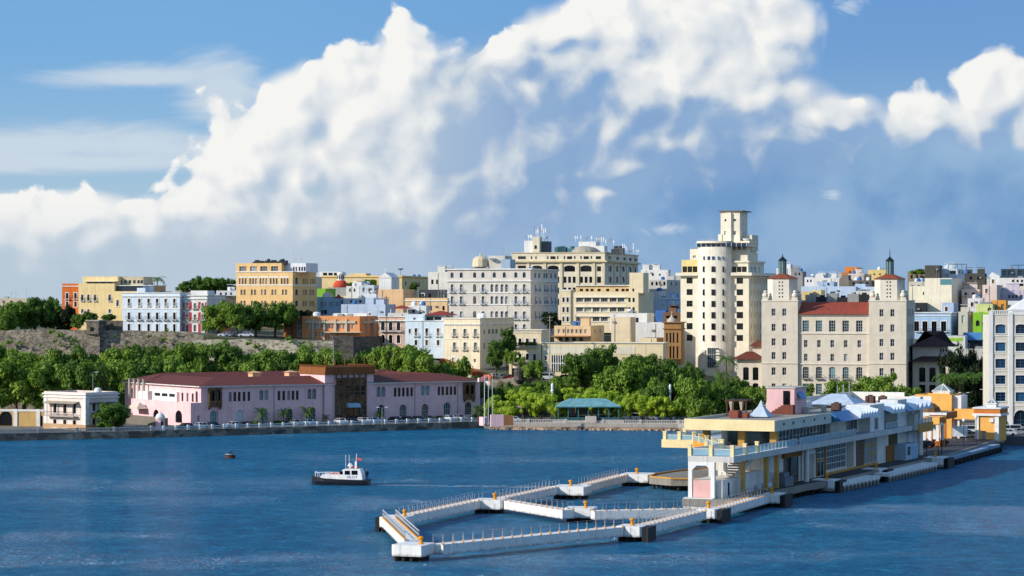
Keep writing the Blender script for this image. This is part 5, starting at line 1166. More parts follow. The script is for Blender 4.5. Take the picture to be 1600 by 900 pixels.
hs('pale blue low wall left of the right courthouse turret', 1352, 886, 1369, 448, 480, 'CFE0F2', n=0)
hs('small yellow box house beside the left courthouse turret', 1253, 850, 1270, 455.5, 480, 'F0D28C', n=0)
hs('cream box house on the roof line beside the small yellow one', 1269, 855, 1283, 453, 480, 'F4E0AC', n=0)
hs('white low block in front of the right courthouse turret roof', 1336, 850, 1362, 455, 480, 'F0EEE6', n=2, kinds='c')
# right of the right turret
b = hs('tan ruined block with bushes on its roof right of the right turret', 1418, 960, 1446, 424, 470, '9C9078', n=0)
hs('white tank terrace below the tan ruined block', 1420, 920, 1446, 440, 475, 'DAD2C4', n=4, kinds='t')
hs('pale cream blank house right of the right turret', 1420, 870, 1447, 447, 500, 'F0ECD4', wins=[(456, 461, [1443], 2, 'dark', 0)], n=0)
hs('dark doorway annex under the pale cream blank house', 1422, 852, 1447, 473, 500, '3A3E42', n=0)
b = blk('cream_blank_block', 'tall blank cream apartment block right of the courthouse', 1445, 855, 1487, 18, 434.5, 500, 1503, 'FAF1D8'); b.done(); s = sub(b, 1469, 1487, 436, 445, -.05, ('m', 1), G_teal); s.done()
hs('black stained concrete block on top of the tall cream block', 1445, 880, 1468.5, 414.5, 440, '5A5650', n=0)
b = hs('bluish white penthouse with steel pergola above the tall cream block', 1468, 885, 1496, 420, 440, 'D4E0EA', 1507, wins=[(423, 428, [1489], 9, 'plain', 0)], n=2, kinds='ht')
mb = MB()
for k in range(5): x = b.L * k / 4 + 3; mb.bar((x, 1, b.ht - .5), (x, 1, b.ht + 1.6), .15)
mb.bar((3, 1, b.ht + 1.6), (b.L + 3, 1, b.ht + 1.6), .2); b.part('pergola', mb, M_dkm)
b = blk('blue_door_house', 'light blue house with four dark balcony doors right of the courthouse', 1427, 800, 1485.5, 16, 488, 530, 1497.5, 'B4D2F2', 'house')
b.row('f', 502, 517.5, [1432, 1445.3, 1459.6, 1474.4], 8, 'woodd'); b.done(); b.cornp(488, 1.4, .35); b.cornp(493, 1, .2)
a0 = b.at('f', 1430); link('balcony', balc_mesh(b.L - 1 - max(a0, .2), M_trim, M_iron, .8), b.root, b.loc(max(a0, .2), 0, b.z('f', 0, 518)), b.drz)
hs('small pale blue stair block on the roof of the blue door house', 1472, 812, 1490, 473, 495, 'B8CCE8', 1497, n=0)
hs('grey white house with tall doorway right of the blue door house', 1497.5, 795, 1512, 487, 530, 'D8D2C6', 1521, wins=[(493, 505, [1505], 5, 'pale', 0)], n=1)
b = hs('white parapet house with lime green band beside the dark palms', 1460, 760, 1508, 524.5, 560, 'E2E4D8', n=0); b.part('green_band', MB().box(.8, b.L - .8, -.06, .0, b.ht - 1.6, b.ht - .7), plaster('9CD43C', .8))
b = hs('lime green house with two arched windows left of the white arcade building', 1520.5, 780, 1546, 488.5, 530, '92D032', wins=[(500.5, 509.5, [1527.6, 1538.2], 5.6, 'darkm', 1)], n=0)
hs('pale lemon house stacked behind the lime green house', 1525, 800, 1551, 475, 500, 'E6EC9C', wins=[(481, 486, [1546], 5.5, 'plain', 0)], n=1, kinds='c')
hs('orange house above the white arcade building', 1548.5, 810, 1572, 469, 500, 'F0A848', n=0)
hs('pale pink house with flat roof above the lime green house', 1535, 850, 1557.5, 445, 480, 'F0D9CC', 1567, wins=None, n=2, kinds='a')
hs('rosy white house right of the tall cream block', 1503, 865, 1530, 452, 490, 'EEDCD2', wins=[(457, 461, [1509, 1521], 4, 'dark', 0)], n=2)
hs('white house below the rosy white one', 1512, 835, 1535, 466, 495, 'F2F0EE', n=2, kinds='ct')
hs('ochre roofed long house right of the tall cream block', 1498, 900, 1530, 445, 470, 'E6CE98', n=0)
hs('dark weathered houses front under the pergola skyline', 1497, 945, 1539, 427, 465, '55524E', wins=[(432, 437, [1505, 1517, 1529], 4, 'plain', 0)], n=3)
b = hs('white house with pointed gable on the far right skyline', 1545, 930, 1562, 431, 470, 'F4F4F0', n=0); b.part('gable', MB().xprism([(0, b.ht), (b.L, b.ht), (b.L * .3, b.ht + 1.4)], 0, 6), M_white)
hs('white long house with dark windows at the far right skyline', 1562, 915, 1660, 434, 475, 'F2F0EA', wins=[(437, 441, [1583, 1590, 1597], 3.4, 'plain', 0), (443, 447, [1584, 1596], 9, 'plain', 0)], n=4)
b = hs('dark blue glazed penthouse at the far right skyline', 1564, 960, 1640, 420, 450, '40505C', wins=[(423, 430, [1570, 1578, 1586, 1594], 5, 'blue', 0)], n=2)
mb = MB()
for k in range(6): mb.bar((4 + k * 2.4, 0, b.ht - .5), (4 + k * 2.4, 0, b.ht + 1.4), .16)
mb.bar((4, 0, b.ht + 1.4), (17, 0, b.ht + 1.4), .2); b.part('pergola', mb, M_dkm)
hs('lilac house with blue windows on the right slope', 1556, 870, 1600, 453, 490, 'D8CEDC', wins=[(461, 466, [1577, 1583, 1588, 1596], 3.6, 'blue', 0)], n=3)
hs('cream house above the lilac house', 1586, 890, 1640, 447, 480, 'F0DCC6', n=2)
hs('white house at the right edge behind the arcade building', 1572, 830, 1660, 470, 500, 'EEF0F2', n=2)
b = hs('low house with blue sheet awning above the dark palms', 1505, 770, 1545, 531, 560, '50545A', n=0); mb = MB(); mb.poly([(0, 0, b.ht + 2.2), (b.L * .75, 0, b.ht + 2.2), (b.L * .75, -2.5, b.ht), (0, -2.5, b.ht)]); mb.poly([(0, 0, b.ht + 2.1), (b.L * .75, 0, b.ht + 2.1), (b.L * .75, -2.5, b.ht - .1), (0, -2.5, b.ht - .1)]); b.part('awning', mb, flat('blue_sheet', '4A7CA8', .5))
hs('white flat parapet in front of the blue sheet awning', 1500, 752, 1550, 545, 575, 'D8D6CC', n=2, kinds='c')
hs('low pale house at the far left horizon behind the wall trees', -20, 900, 42, 466, 510, 'CDBFA8', wins=[(470, 474, [6, 18, 30], 4, 'dark', 0)], n=2)
HCN = {}
for i in range(22):                                             # further roofs closing the gaps along the hilltop
    px = 470 + i * 53 + rnd.uniform(-12, 12)
    if 690 < px < 1000 or px > 1590: continue
    D = rnd.uniform(1030, 1120); wpx = rnd.uniform(16, 34)
    col = rnd.choice(['F1EEE6', 'E4E9EE', 'F0DFC0', 'C9C3B8', 'E8D2B8'])
    nm = {'F1EEE6': 'white', 'E4E9EE': 'cool white', 'F0DFC0': 'cream', 'C9C3B8': 'grey', 'E8D2B8': 'tan'}[col]
    HCN[nm] = HCN.get(nm, 0) + 1; o = hs(['first', 'second', 'third', 'fourth', 'fifth', 'sixth', 'seventh'][HCN[nm] - 1] + ' ' + nm + ' flat-roofed house from the left in the last hilltop row', px, D, px + wpx, rnd.uniform(432, 441), 475, col, n=1); o.root['group'] = 'last row of hilltop houses'
# ------------------------------------------------------------------ cruise pier terminal: local x to the right (water side), y along the pier away from the camera
TA = math.atan2(.399, .917); TO = (31.2, 388.0); TZ = 2.0
def seeglass(name, h, a):
    m, t, b = newmat(name); b.inputs['Base Color'].default_value = hexc(h); b.inputs['Roughness'].default_value = .1
    tr = t.node('ShaderNodeBsdfTransparent'); tr.inputs[0].default_value = (.8, .92, .95, 1); ms = t.node('ShaderNodeMixShader'); ms.inputs[0].default_value = a
    t.l.new(tr.outputs[0], ms.inputs[1]); t.l.new(b.outputs[0], ms.inputs[2]); o = [n for n in t.n if n.bl_idname == 'ShaderNodeOutputMaterial'][0]; t.l.new(ms.outputs[0], o.inputs[0]); return m
def pier_concrete():
    m, t, b = newmat('pier_concrete'); tcn = t.node('ShaderNodeTexCoord').outputs['Object']; sz = t.node('ShaderNodeSeparateXYZ'); t.l.new(tcn, sz.inputs[0])
    n1 = t.noise(tcn, 0.5, 5.0, 0.6); st1 = t.noise(t.vec('MULTIPLY', tcn, (1.3, 1.3, 0.12)), 1.0, 5.0, 0.65); ru = t.noise(t.vec('MULTIPLY', tcn, (0.55, 0.55, 0.06)), 1.0, 4.0, 0.6)
    c = t.mix(t.ramp(n1, .3, .7), hexc('E2E0D8'), hexc('F0EEE8')); c = t.mix(t.ramp(st1, .5, .72, 0, .55), c, hexc('A8A498')); c = t.mix(t.ramp(ru, .62, .72, 0, .6), c, hexc('8A6A4E'))
    lo = t.math('ADD', sz.outputs[2], t.math('MULTIPLY', t.noise(tcn, 1.2, 4.0), .9)); c = t.mix(t.ramp(lo, 1.0, 1.5, .85, 0), c, hexc('6A6656'))
    t.put(b.inputs['Base Color'], c); b.inputs['Roughness'].default_value = .85; return m
def TP(t_, b_): return (TO[0] + .399 * t_ + .917 * b_, TO[1] + .917 * t_ - .399 * b_)
M_tw = plaster('F0ECE2', .84, stain=.35); M_ty = plaster('FBE6AE', .8, stain=.15); M_to = plaster('F2A238', .8, stain=.2); M_tb = plaster('C9C4B8', .8, stain=.4)
M_blueglass = seeglass('blue_rail_glass', 'A9CBD6', .5); M_bluemetal = flat('blue_sheet_metal', '3F78A6', .35, .3); M_asph = flat('pier_asphalt', '3C3C3E', .9)
M_tarp = flat('blue_canvas', 'B4C2CE', .8)
# pier deck
pd = thing('pier_deck', 'long concrete pier deck on piles carrying the cruise terminal', 'pier', (TO[0], TO[1], 0), -TA)
dk = [(-1.5, -5.2), (-1.5, 3.0), (36, 3.2), (48, 4.6), (118, 4.8), (150, 3.6), (192, 0.8), (192, -30), (130, -30), (70, -24), (56, -27), (46, -27.5), (40, -26), (37, -21), (39, -15), (36, -10), (20, -5.2)]
dk = [(x, y) for y, x in dk]
part('deck', MB().prism(dk, .9, TZ), plaster('A09A8E', .75, stain=.6), pd)
part('roadway', MB().prism([(2.6, 10), (2.9, 36), (4.2, 48), (4.4, 118), (3.2, 150), (.4, 191.5), (-18, 191.5), (-16, 125), (.3, 122), (.3, 10)], TZ, TZ + .012), M_asph, pd)
mb = MB(); rp = random.Random(3)
for y in np.arange(1, 190, 3.2):
    xr = float(np.interp(y, [0, 36, 48, 118, 150, 192], [2.4, 2.6, 4, 4.2, 3.0, .2]))
    for x in (xr, xr - 5): mb.lathe([(.3, -2), (.3, .95)], 6, x, y)
for y in np.arange(41, 60, 2.2): mb.lathe([(.28, -2), (.28, .95)], 6, -25.5, y); mb.lathe([(.28, -2), (.28, .95)], 6, -20, y - 3)
o = part('piles', mb, flat('dark_piles', '2A2622', .9), pd); o['kind'] = 'stuff'
mb = MB()                                                        # orange kerb round the apron on the left
ap = [(-5.2, 20), (-10, 36), (-15, 39), (-21, 37), (-26, 40), (-27.5, 46), (-27, 56), (-24, 70)]
for p, q in zip(ap[:-1], ap[1:]): mb.bar((p[0] + .2, p[1], TZ + .16), (q[0] + .2, q[1], TZ + .13), .28, .26)
part('kerb', mb, plaster('DDA656', .8, stain=.4), pd)
mb = MB(); mb.box(-23, -20.6, 62, 78, TZ, TZ + 2.6); part('store_wall', mb, plaster('E9DCC4', .8), pd)

T = thing('cruise_terminal', 'long two-storey cruise terminal with yellow roof fascia and blue glass terraces', 'terminal', (TO[0], TO[1], TZ), -TA)
def tp(name, mb, mat, par=None): return part(name, mb, mat, par or T)
ZS0, ZS1, ZR0, ZR1 = 5.5, 6.4, 9.1, 10.83                         # heights above the deck
# lower walls and floor slab
tp('lower_wall', MB().box(-11, -.02, 32, 121, 0, ZS0), M_tw); tp('lower_wall', MB().box(-7, -.02, 24.5, 32, 0, ZS0), M_tw)
sl_ = [(-4.8, 0), (2.5, 0), (2.5, 121), (-14, 121), (-14, 84), (-22, 84), (-22, 36), (-16.5, 36), (-5, 16), (-4.8, 16)]
slab_o = tp('terrace_slab', MB().prism(sl_, ZS0, ZS1), plaster('DAD8D0', .8, stain=.45))
tp('terrace_paving', MB().prism([(x * .97 if x < 0 else x - .3, y + .3 if y < 60 else y - .3) for x, y in sl_], ZS1, ZS1 + .015), plaster('C6CCD2', .8), slab_o)
tp('yellow_parapet', MB().box(-22.2, -16.4, 35.7, 36.05, ZS0 - .1, ZS1 + .35).box(-22.25, -21.9, 36.05, 84, ZS0 - .1, ZS1 + .35), M_ty)
mb = MB(); mb.bar((-16.4, 35.8, (ZS0 + ZS1) / 2 + .1), (-5, 15.9, (ZS0 + ZS1) / 2 + .1), .35, 1.35); tp('orange_parapet', mb, M_to)
# upper storey
tp('upper_wall', MB().box(-11.5, -.6, 62, 121, ZS1, ZR0).box(-11.5, -1.0, 33, 61.9, ZS1, ZS1 + .4), M_tw)
tp('curtain_glass', MB().prism([(-10.5, 34), (-6, 31), (-1.6, 33), (-1.6, 62), (-11, 62)], ZS1 + .02, ZR0), flat('teal_glazing', '3B5B5E', .12, 0, var=.25, spec=.6))
mb = MB()
for k in range(16): y = 33 + 29 * k / 15; mb.box(-1.58, -1.42, y - .08, y + .08, ZS1 + .02, ZR0)
for k in range(4): y = 34.5 + 9 * k; mb.box(-1.57, -1.45, y, y + 6, ZS1 + 1.0, ZS1 + 1.1)
tp('glazing_bars', mb, M_frame_w)
for (x, y) in ((-12.6, 31), (-5.4, 27.8), (.1, 27.5), (-12.6, 50)):
    tp('column', MB().box(x - .55, x + .55, y - .5, y + .5, ZS1, ZR0), plaster('C79A52', .8))
tp('round_column', MB().lathe([(.55, ZS1), (.55, ZR0)], 14, -9.6, 31.5), M_white)
# roof
tp('roof', MB().prism([(-14, 25), (1, 25), (1, 84), (.2, 84), (.2, 121), (-14, 121)], ZR0, ZR1 - .45), M_roofdeck)
tp('yellow_fascia', MB().box(-14.1, 1.1, 24.7, 25.0, ZR0 - .05, ZR1), M_ty)
tp('fascia', MB().box(1.0, 1.3, 25.0, 56, ZR0 - .05, ZR1).box(-14.35, -14, 25.0, 121, ZR0, ZR1).box(-14, .2, 121, 121.3, ZR0, ZR1), plaster('E4E0CE', .8))
for y in (29, 34, 40, 46, 52): tp('scupper', MB().box(1.31, 1.4, y - .25, y + .25, ZR1 - 1.0, ZR1 - .55), M_dkm)
# blue sheet canopy and saw-tooth canopies along the water side
def saw(y0, y1, n, flatlen):
    mb = MB(); z0, z1 = ZR0 + .2, ZR1
    if flatlen: mb.poly([(.9, y0 - flatlen, z1), (.9, y0, z1), (3.0, y0, z0), (3.0, y0 - flatlen, z0)]); mb.poly([(.9, y0 - flatlen, z0), (3.0, y0 - flatlen, z0), (.9, y0 - flatlen, z1)])
    o1 = tp('sheet_canopy', mb, M_bluemetal) if flatlen else None
    s_ = (y1 - y0) / n
    for k in range(n):
        y = y0 + s_ * k; q = MB()
        q.poly([(-.4, y, z1 - .1), (-.4, y + s_ / 2, z1 + .5), (3.2, y + s_ / 2, z1 - .2), (3.0, y, z0)]); q.poly([(-.4, y + s_ / 2, z1 + .5), (-.4, y + s_, z1 - .1), (3.0, y + s_, z0), (3.2, y + s_ / 2, z1 - .2)])
        q.poly([(3.2, y + s_ / 2, z1 - .2), (3.0, y, z0), (3.0, y + s_, z0)])
        tp('sawtooth_canopy', q, flat('canopy_white', 'DDE6EC', .6))
saw(68, 80, 7, 11); saw(90, 99, 4, 0); saw(106, 119, 4, 5)
tp('parapet_block', MB().box(-3, 1.4, 80.2, 89.8, ZS1, ZR1 + .35), M_tw); tp('parapet_block', MB().box(-2, 1.4, 99.2, 105.8, ZS1, ZR1 + .6), M_tw); tp('parapet_block', MB().box(-6, .6, 119, 121.2, 0, ZR1 + .5), M_tw)
# water-side openings: (name, y0, y1, z0, z1, x, glass, bars y, bars z, frame)
M_brownw = plaster('A8743C', .75, stain=.3)
def opening(nm, y0, y1, z0, z1, x, pane, ny=1, nz=1, fr=M_frame_w, w=.12):
    mb = MB(); mb.box(x, x + .1, y0, y0 + w, z0, z1).box(x, x + .1, y1 - w, y1, z0, z1).box(x, x + .1, y0 + w, y1 - w, z0, z0 + w).box(x, x + .1, y0 + w, y1 - w, z1 - w, z1)
    for k in range(1, ny): y = y0 + (y1 - y0) * k / ny; mb.box(x + .01, x + .09, y - w / 2, y + w / 2, z0 + w, z1 - w)
    for k in range(1, nz): z = z0 + (z1 - z0) * k / nz; mb.box(x + .02, x + .08, y0 + w, y1 - w, z - w / 2, z + w / 2)
    o = tp(nm, mb, fr); part('pane', MB().box(x - .05, x + .03, y0 + .02, y1 - .02, z0 + .02, z1 - .02), pane, o); return o
opening('entrance', 33, 41, 0, 4.6, 0, G_black, 2, 1, M_brownw, .3); opening('service_bay', 26, 32.5, .2, 2.4, 0, plaster('DDD8CC', .8), 1, 1); opening('window', 28, 30, 3, 4.6, 0, G_dark, 2, 1)
tp('entrance_beam', MB().box(.12, .5, 32, 42, 4.3, 5.2), M_brownw); tp('entrance_column', MB().lathe([(.45, 0), (.45, 5.4)], 12, 1.6, 40.5), M_tw)
tp('arch_panel', MB().box(-.02, .15, 42.5, 50, 0, 4.6), plaster('BDB09C', .8)); tp('arch_reveal', MB().box(.15, .3, 42.5, 43.1, 0, 4.8).box(.15, .3, 49.4, 50, 0, 4.8).box(.15, .3, 43.1, 49.4, 4.2, 4.8), M_tw)
opening('upper_window', 51.5, 55.5, 3.0, 5.3, .02, G_dark, 2, 2); opening('glass_door', 51.5, 55.5, 0, 2.7, .02, G_dark, 2, 1)
tp('brown_frame', MB().box(.0, .22, 50.4, 51.4, 0, 5.5).box(.0, .22, 55.6, 56.6, 0, 5.5).box(0, .2, 51.4, 55.6, 2.7, 3.0), M_brownw)
opening('grid_window', 57, 69, .8, 5.3, .02, G_dark, 11, 4); tp('orange_plinth', MB().box(0, .2, 56.8, 90, 0, .4), plaster('D8A050', .8))
tp('tan_panels', MB().box(0, .12, 70, 74, .6, 5.4), plaster('B8B0A0', .8)); opening('grilled_gate', 76, 80.5, .2, 5.2, .02, flat('grey_louvre', '4A5058', .6), 5, 7, M_brownw)
tp('stone_panel', MB().box(0, .14, 81, 89.5, .6, 5.3), plaster('A7A6A4', .8)); tp('panel_trim', MB().box(.14, .22, 81, 89, 3.6, 4.0).box(.14, .22, 84, 89, 2.0, 2.4).box(.14, .22, 85.5, 86, .8, 5.0), plaster('D3AE6C', .8))
tp('olive_recess', MB().box(0, .1, 98, 104, 2.4, 5.4), plaster('6A6444', .7)); tp('brown_door', MB().box(.02, .2, 96, 101.5, 0, 3.0), M_brownw); tp('kiosk', MB().box(.05, 2.2, 102, 111, 0, 3.0), plaster('BFD4E4', .8)); tp('kiosk_window', MB().box(2.2, 2.25, 103.4, 105.4, .9, 2.5), G_blue)
for y in (107.6, 109.6): tp('blue_door', MB().box(2.2, 2.26, y - .5, y + .5, 0, 2.4), flat('blue_door', '7FB0DA', .6))
for y in (112, 117): tp('blue_shutter', MB().box(.02, .1, y - .6, y + .6, 2.2, 5.0), flat('blue_shutter', 'A4C8E6', .6))
opening('tall_window', 71.5, 78.5, ZS1 + .3, ZR0 - .2, -.58, G_dark, 3, 1); opening('upper_door', 83, 85.2, ZS1 + .2, ZR0 - .2, 1.42, G_dark, 1, 1)
opening('balcony_door', 90.5, 98.5, ZS1 + .2, ZR0 - .1, -.55, G_dark, 5, 1); opening('balcony_door', 106.5, 117, ZS1 + .2, ZR0 - .1, -.55, G_dark, 5, 1)
tp('balcony_box', MB().box(.8, 2.9, 105.8, 108.5, ZS1 - .9, ZR0 - .6), M_tb); tp('orange_balcony', MB().box(2.5, 3.2, 108.5, 119, ZS0 - .6, ZS1 + .2), plaster('D9A456', .8))
# glass railings with posts
def rail(p, q, step, post=True, par=None, h=1.15, first=True):
    P, Q = Vector((p[0], p[1], 0)), Vector((q[0], q[1], 0)); Ln = (Q - P).length; n = max(1, round(Ln / step)); d = (Q - P) / n; z = ZS1
    ang = math.atan2(d.y, d.x); l = d.length
    pane = MB().box(.12, l - .12, -.03, .03, z + .12, z + h - .1).mesh('rail_pane', M_blueglass); bar = MB().box(0, l, -.05, .05, z + h - .1, z + h).mesh('top_rail', M_frame_w)
    pm3 = (MB().box(-.27, .27, -.27, .27, z, z + h + .4).box(-.33, .33, -.33, .33, z + h + .4, z + h + .58) if post else MB().box(-.06, .06, -.06, .06, z, z + h)).mesh('rail_post', M_ty if post else M_frame_w)
    for k in range(n + 1):
        c_ = P + d * k
        if k or first: link('rail_post', pm3, T, (c_.x, c_.y, 0), ang)
        if k < n: link('rail_pane', pane, T, (c_.x, c_.y, 0), ang); link('top_rail', bar, T, (c_.x, c_.y, 0), ang)
rail((-4.6, .4), (2.2, .4), 3.4); rail((2.2, .4), (2.2, 12.4), 6.0, first=False); rail((2.2, 12.4), (2.2, 33), 1.9, False, first=False); rail((2.2, 35), (2.2, 68), 2.0, False)
rail((-4.6, .4), (-4.6, 15.5), 7.5, first=False); rail((-21.8, 36.3), (-16.6, 36.3), 2.6); rail((-21.8, 36.3), (-21.8, 56), 9.5, first=False); rail((-21.8, 56), (-21.8, 83), 2.2, False, first=False); rail((-16.3, 35.4), (-5.2, 16.4), 5.5)
rail((3.0, 109), (3.0, 118.6), 2.4, False); rail((1.6, 90.5), (1.6, 98.5), 2.6, False)
# portal frame and small rooms at the near end
mb = MB()
for x in (-4.75, -1.15): mb.box(x, x + .62, -.05, .6, 0, ZS0)
mb.box(-4.13, -1.15, -.04, .55, ZS0 - .55, ZS0)
for (xa, sgn) in ((-4.13, 1), (-1.15, -1)):
    mb.poly([(xa, -.04, ZS0 - .55), (xa + sgn * .7, -.04, ZS0 - .55), (xa, -.04, ZS0 - 1.25)]); mb.poly([(xa, .5, ZS0 - .55), (xa + sgn * .7, .5, ZS0 - .55), (xa, .5, ZS0 - 1.25)]); mb.poly([(xa + sgn * .7, -.04, ZS0 - .55), (xa, -.04, ZS0 - 1.25), (xa, .5, ZS0 - 1.25), (xa + sgn * .7, .5, ZS0 - .55)])
tp('portal_frame', mb, M_white); tp('pink_panel', MB().box(-4.1, -1.18, .1, .3, .1, 2.7), plaster('F0BDB4', .8, stain=.1))
tp('base_block', MB().box(-5.1, -.4, -1.3, -.1, -1.4, .1), M_white)
tp('service_room', MB().box(-4.6, .4, .9, 11, 0, 2.7), M_tw); tp('service_room', MB().box(-3.6, .2, 12.5, 22, 0, 3.0), M_tw)
tp('room_door', MB().box(.42, .5, 2.4, 3.2, 0, 2.2).box(.42, .5, 4.2, 5.0, 0, 2.2), flat('door_white', 'E6EAEE', .6)); tp('door_gap', MB().box(.4, .44, 3.2, 4.2, 0, 2.2), G_black)
for y in (7.5, 19, 24.5): tp('pier_column', MB().box(1.2, 1.8, y - .35, y + .35, 0, ZS0), plaster('D3A85E', .8))
for x in (-4.6, -2.2): tp('pier_column', MB().box(x, x + .5, 9, 9.5, 2.7, ZS0), M_white)
mb = MB()
for k in range(7): y = 8 + k * 1.1; mb.box(-2.6, .2, y, y + .5, 2.75 + k * .33, 3.0 + k * .33)
st_o = tp('open_stair', mb, M_tb); tp('stair_string', MB().bar((.35, 7.6, 3.0), (.35, 16.5, 5.5), .25, .8), plaster('EFE4CC', .8))
mb = MB()
for k in range(14):
    y = 4 + k * .9; mb.bar((2.2, y, 0), (2.2, y, 1.05), .06)
mb.bar((2.2, 4, 1.05), (2.2, 16, 1.05), .06).bar((2.2, 4, .55), (2.2, 16, .55), .05)
tp('quay_railing', mb, M_steel); tp('bench', MB().box(.5, 1.0, 17, 25, .35, 1.0), flat('bench_white', 'D4DEE8', .6)); tp('gear_crates', MB().box(.4, 2.0, 27.5, 32, 0, 1.5).box(.6, 1.6, 28, 31, 1.5, 2.2), flat('gear_grey', '6A727A', .7))
# rooftop
hut = tp('rooftop_hut', MB().box(-10.6, -5.6, 57, 64, ZR1 - .45, ZR1 + 4.0), plaster('F0C4C4', .8, stain=.15)); tp('hut_roof', MB().box(-10.8, -5.4, 56.8, 64.2, ZR1 + 4.0, ZR1 + 4.2), M_tb, hut)
tp('hut_door', MB().box(-7.6, -6.4, 56.9, 57.0, ZR1 + 1.2, ZR1 + 3.6), G_black, hut); tp('hut_awning', MB().bar((-5.6, 60, ZR1 + 3.4), (-4.8, 60, ZR1 + 2.2), 3, .1), flat('hut_blue', '5F8FC0', .6), hut)
mb = MB()
for k in range(5): mb.box(-9.6 + k * .5, -9.1 + k * .5, 55.5, 56.8, ZR1 - .4, ZR1 - .1 + k * .3)
mb.box(-7.1, -5.4, 55.5, 56.8, ZR1 - .4, ZR1 + 1.2); tp('brick_stair', mb, plaster('8A5040', .7), hut)
cab = tp('cabana_frame', MB().box(-13.6, -13.4, 44, 44.2, ZR1 - .4, ZR1 + 2.2).box(-10.2, -10, 44, 44.2, ZR1 - .4, ZR1 + 2.2).box(-13.6, -13.4, 47.4, 47.6, ZR1 - .4, ZR1 + 2.2).box(-10.2, -10, 47.4, 47.6, ZR1 - .4, ZR1 + 2.2).box(-13.8, -9.8, 43.8, 47.8, ZR1 + 2.2, ZR1 + 2.4), flat('cabana_wood', '4A2A24', .7))
for x in (-13.0, -11.2): tp('curtain', MB().lathe([(.15, ZR1 - .3), (.2, ZR1 + .8), (.45, ZR1 + 2.15)], 6, x + .3, 44.1), flat('cabana_curtain', 'B8A48C', .9), cab)
tp('brick_bar', MB().box(-11.4, -9.8, 39, 41, ZR1 - .4, ZR1 + .8).box(-9.8, -8.4, 39.6, 41, ZR1 - .4, ZR1 + .4), plaster('9C5A48', .7, stain=.5))
def tent(x, y, w, h, col, flatp=False):
    mb = MB(); z = ZR1 - .3
    c4 = [(x - w, y - w), (x + w, y - w), (x + w, y + w), (x - w, y + w)]
    for k in range(4):
        p, q = c4[k], c4[(k + 1) % 4]; mb.poly([p + (z,), q + (z,), (x + (q[0] - x) * .25, y + (q[1] - y) * .25, z + h * .62), (x + (p[0] - x) * .25, y + (p[1] - y) * .25, z + h * .62)])
        mb.poly([(x + (p[0] - x) * .25, y + (p[1] - y) * .25, z + h * .62), (x + (q[0] - x) * .25, y + (q[1] - y) * .25, z + h * .62), (x, y, z + h)])
    tp('canvas_tent', mb, col)
tent(-7.4, 44, 1.7, 2.8, M_tarp)
mb = MB(); mb.hip(-11.5, -2.5, 84, 93, ZR1 + .2, ZR1 + 2.0, 'x', 3.0); tp('canvas_marquee', mb, M_tarp)
tp('rooftop_shed', MB().box(-13.6, -9.5, 66, 72, ZR1 - .4, ZR1 + 1.2).box(-13.4, -10, 74, 82, ZR1 - .4, ZR1 + .9), M_white); tp('roof_wall', MB().box(-13.8, -13.5, 84, 121, ZR1 - .4, ZR1 + 1.3).box(-13.5, -3, 120.6, 121, ZR1 - .4, ZR1 + 1.3), M_tw)
for (x, y, s_) in ((-2.5, 72, .75), (-6, 107, .8), (-9, 104, .65), (-4, 108.5, .7)): tp('roof_cooler', MB().box(x - s_, x + s_, y - s_, y + s_, ZR1 - .4, ZR1 + .9 * s_ + .3).lathe([(s_ * .6, ZR1 + .9 * s_ + .3), (s_ * .6, ZR1 + .9 * s_ + .5)], 8, x, y), flat('rust_brown', '5A4038', .8))
for (x, y) in ((-3, 66), (-5, 62), (-12, 77), (-5.5, 95)): tp('roof_vent', MB().box(x - .4, x + .4, y - .4, y + .4, ZR1 - .4, ZR1 + .6), M_tb)
for y in (95, 99, 103): tp('roof_mast', MB().lathe([(.12, ZR1 - .4), (.1, ZR1 + 3.4)], 6, -9, y), M_steel)
# dock lamp and yard gate at the far end
mb = MB(); mb.bar((3.4, 113, 0), (3.4, 113, 2.4), .12).bar((3.4, 122, 0), (3.4, 122, 2.4), .12).bar((3.4, 113, 2.4), (3.4, 122, 2.4), .12).bar((3.4, 113, 1.2), (3.4, 122, 1.2), .08); tp('yard_gate', mb, M_iron)

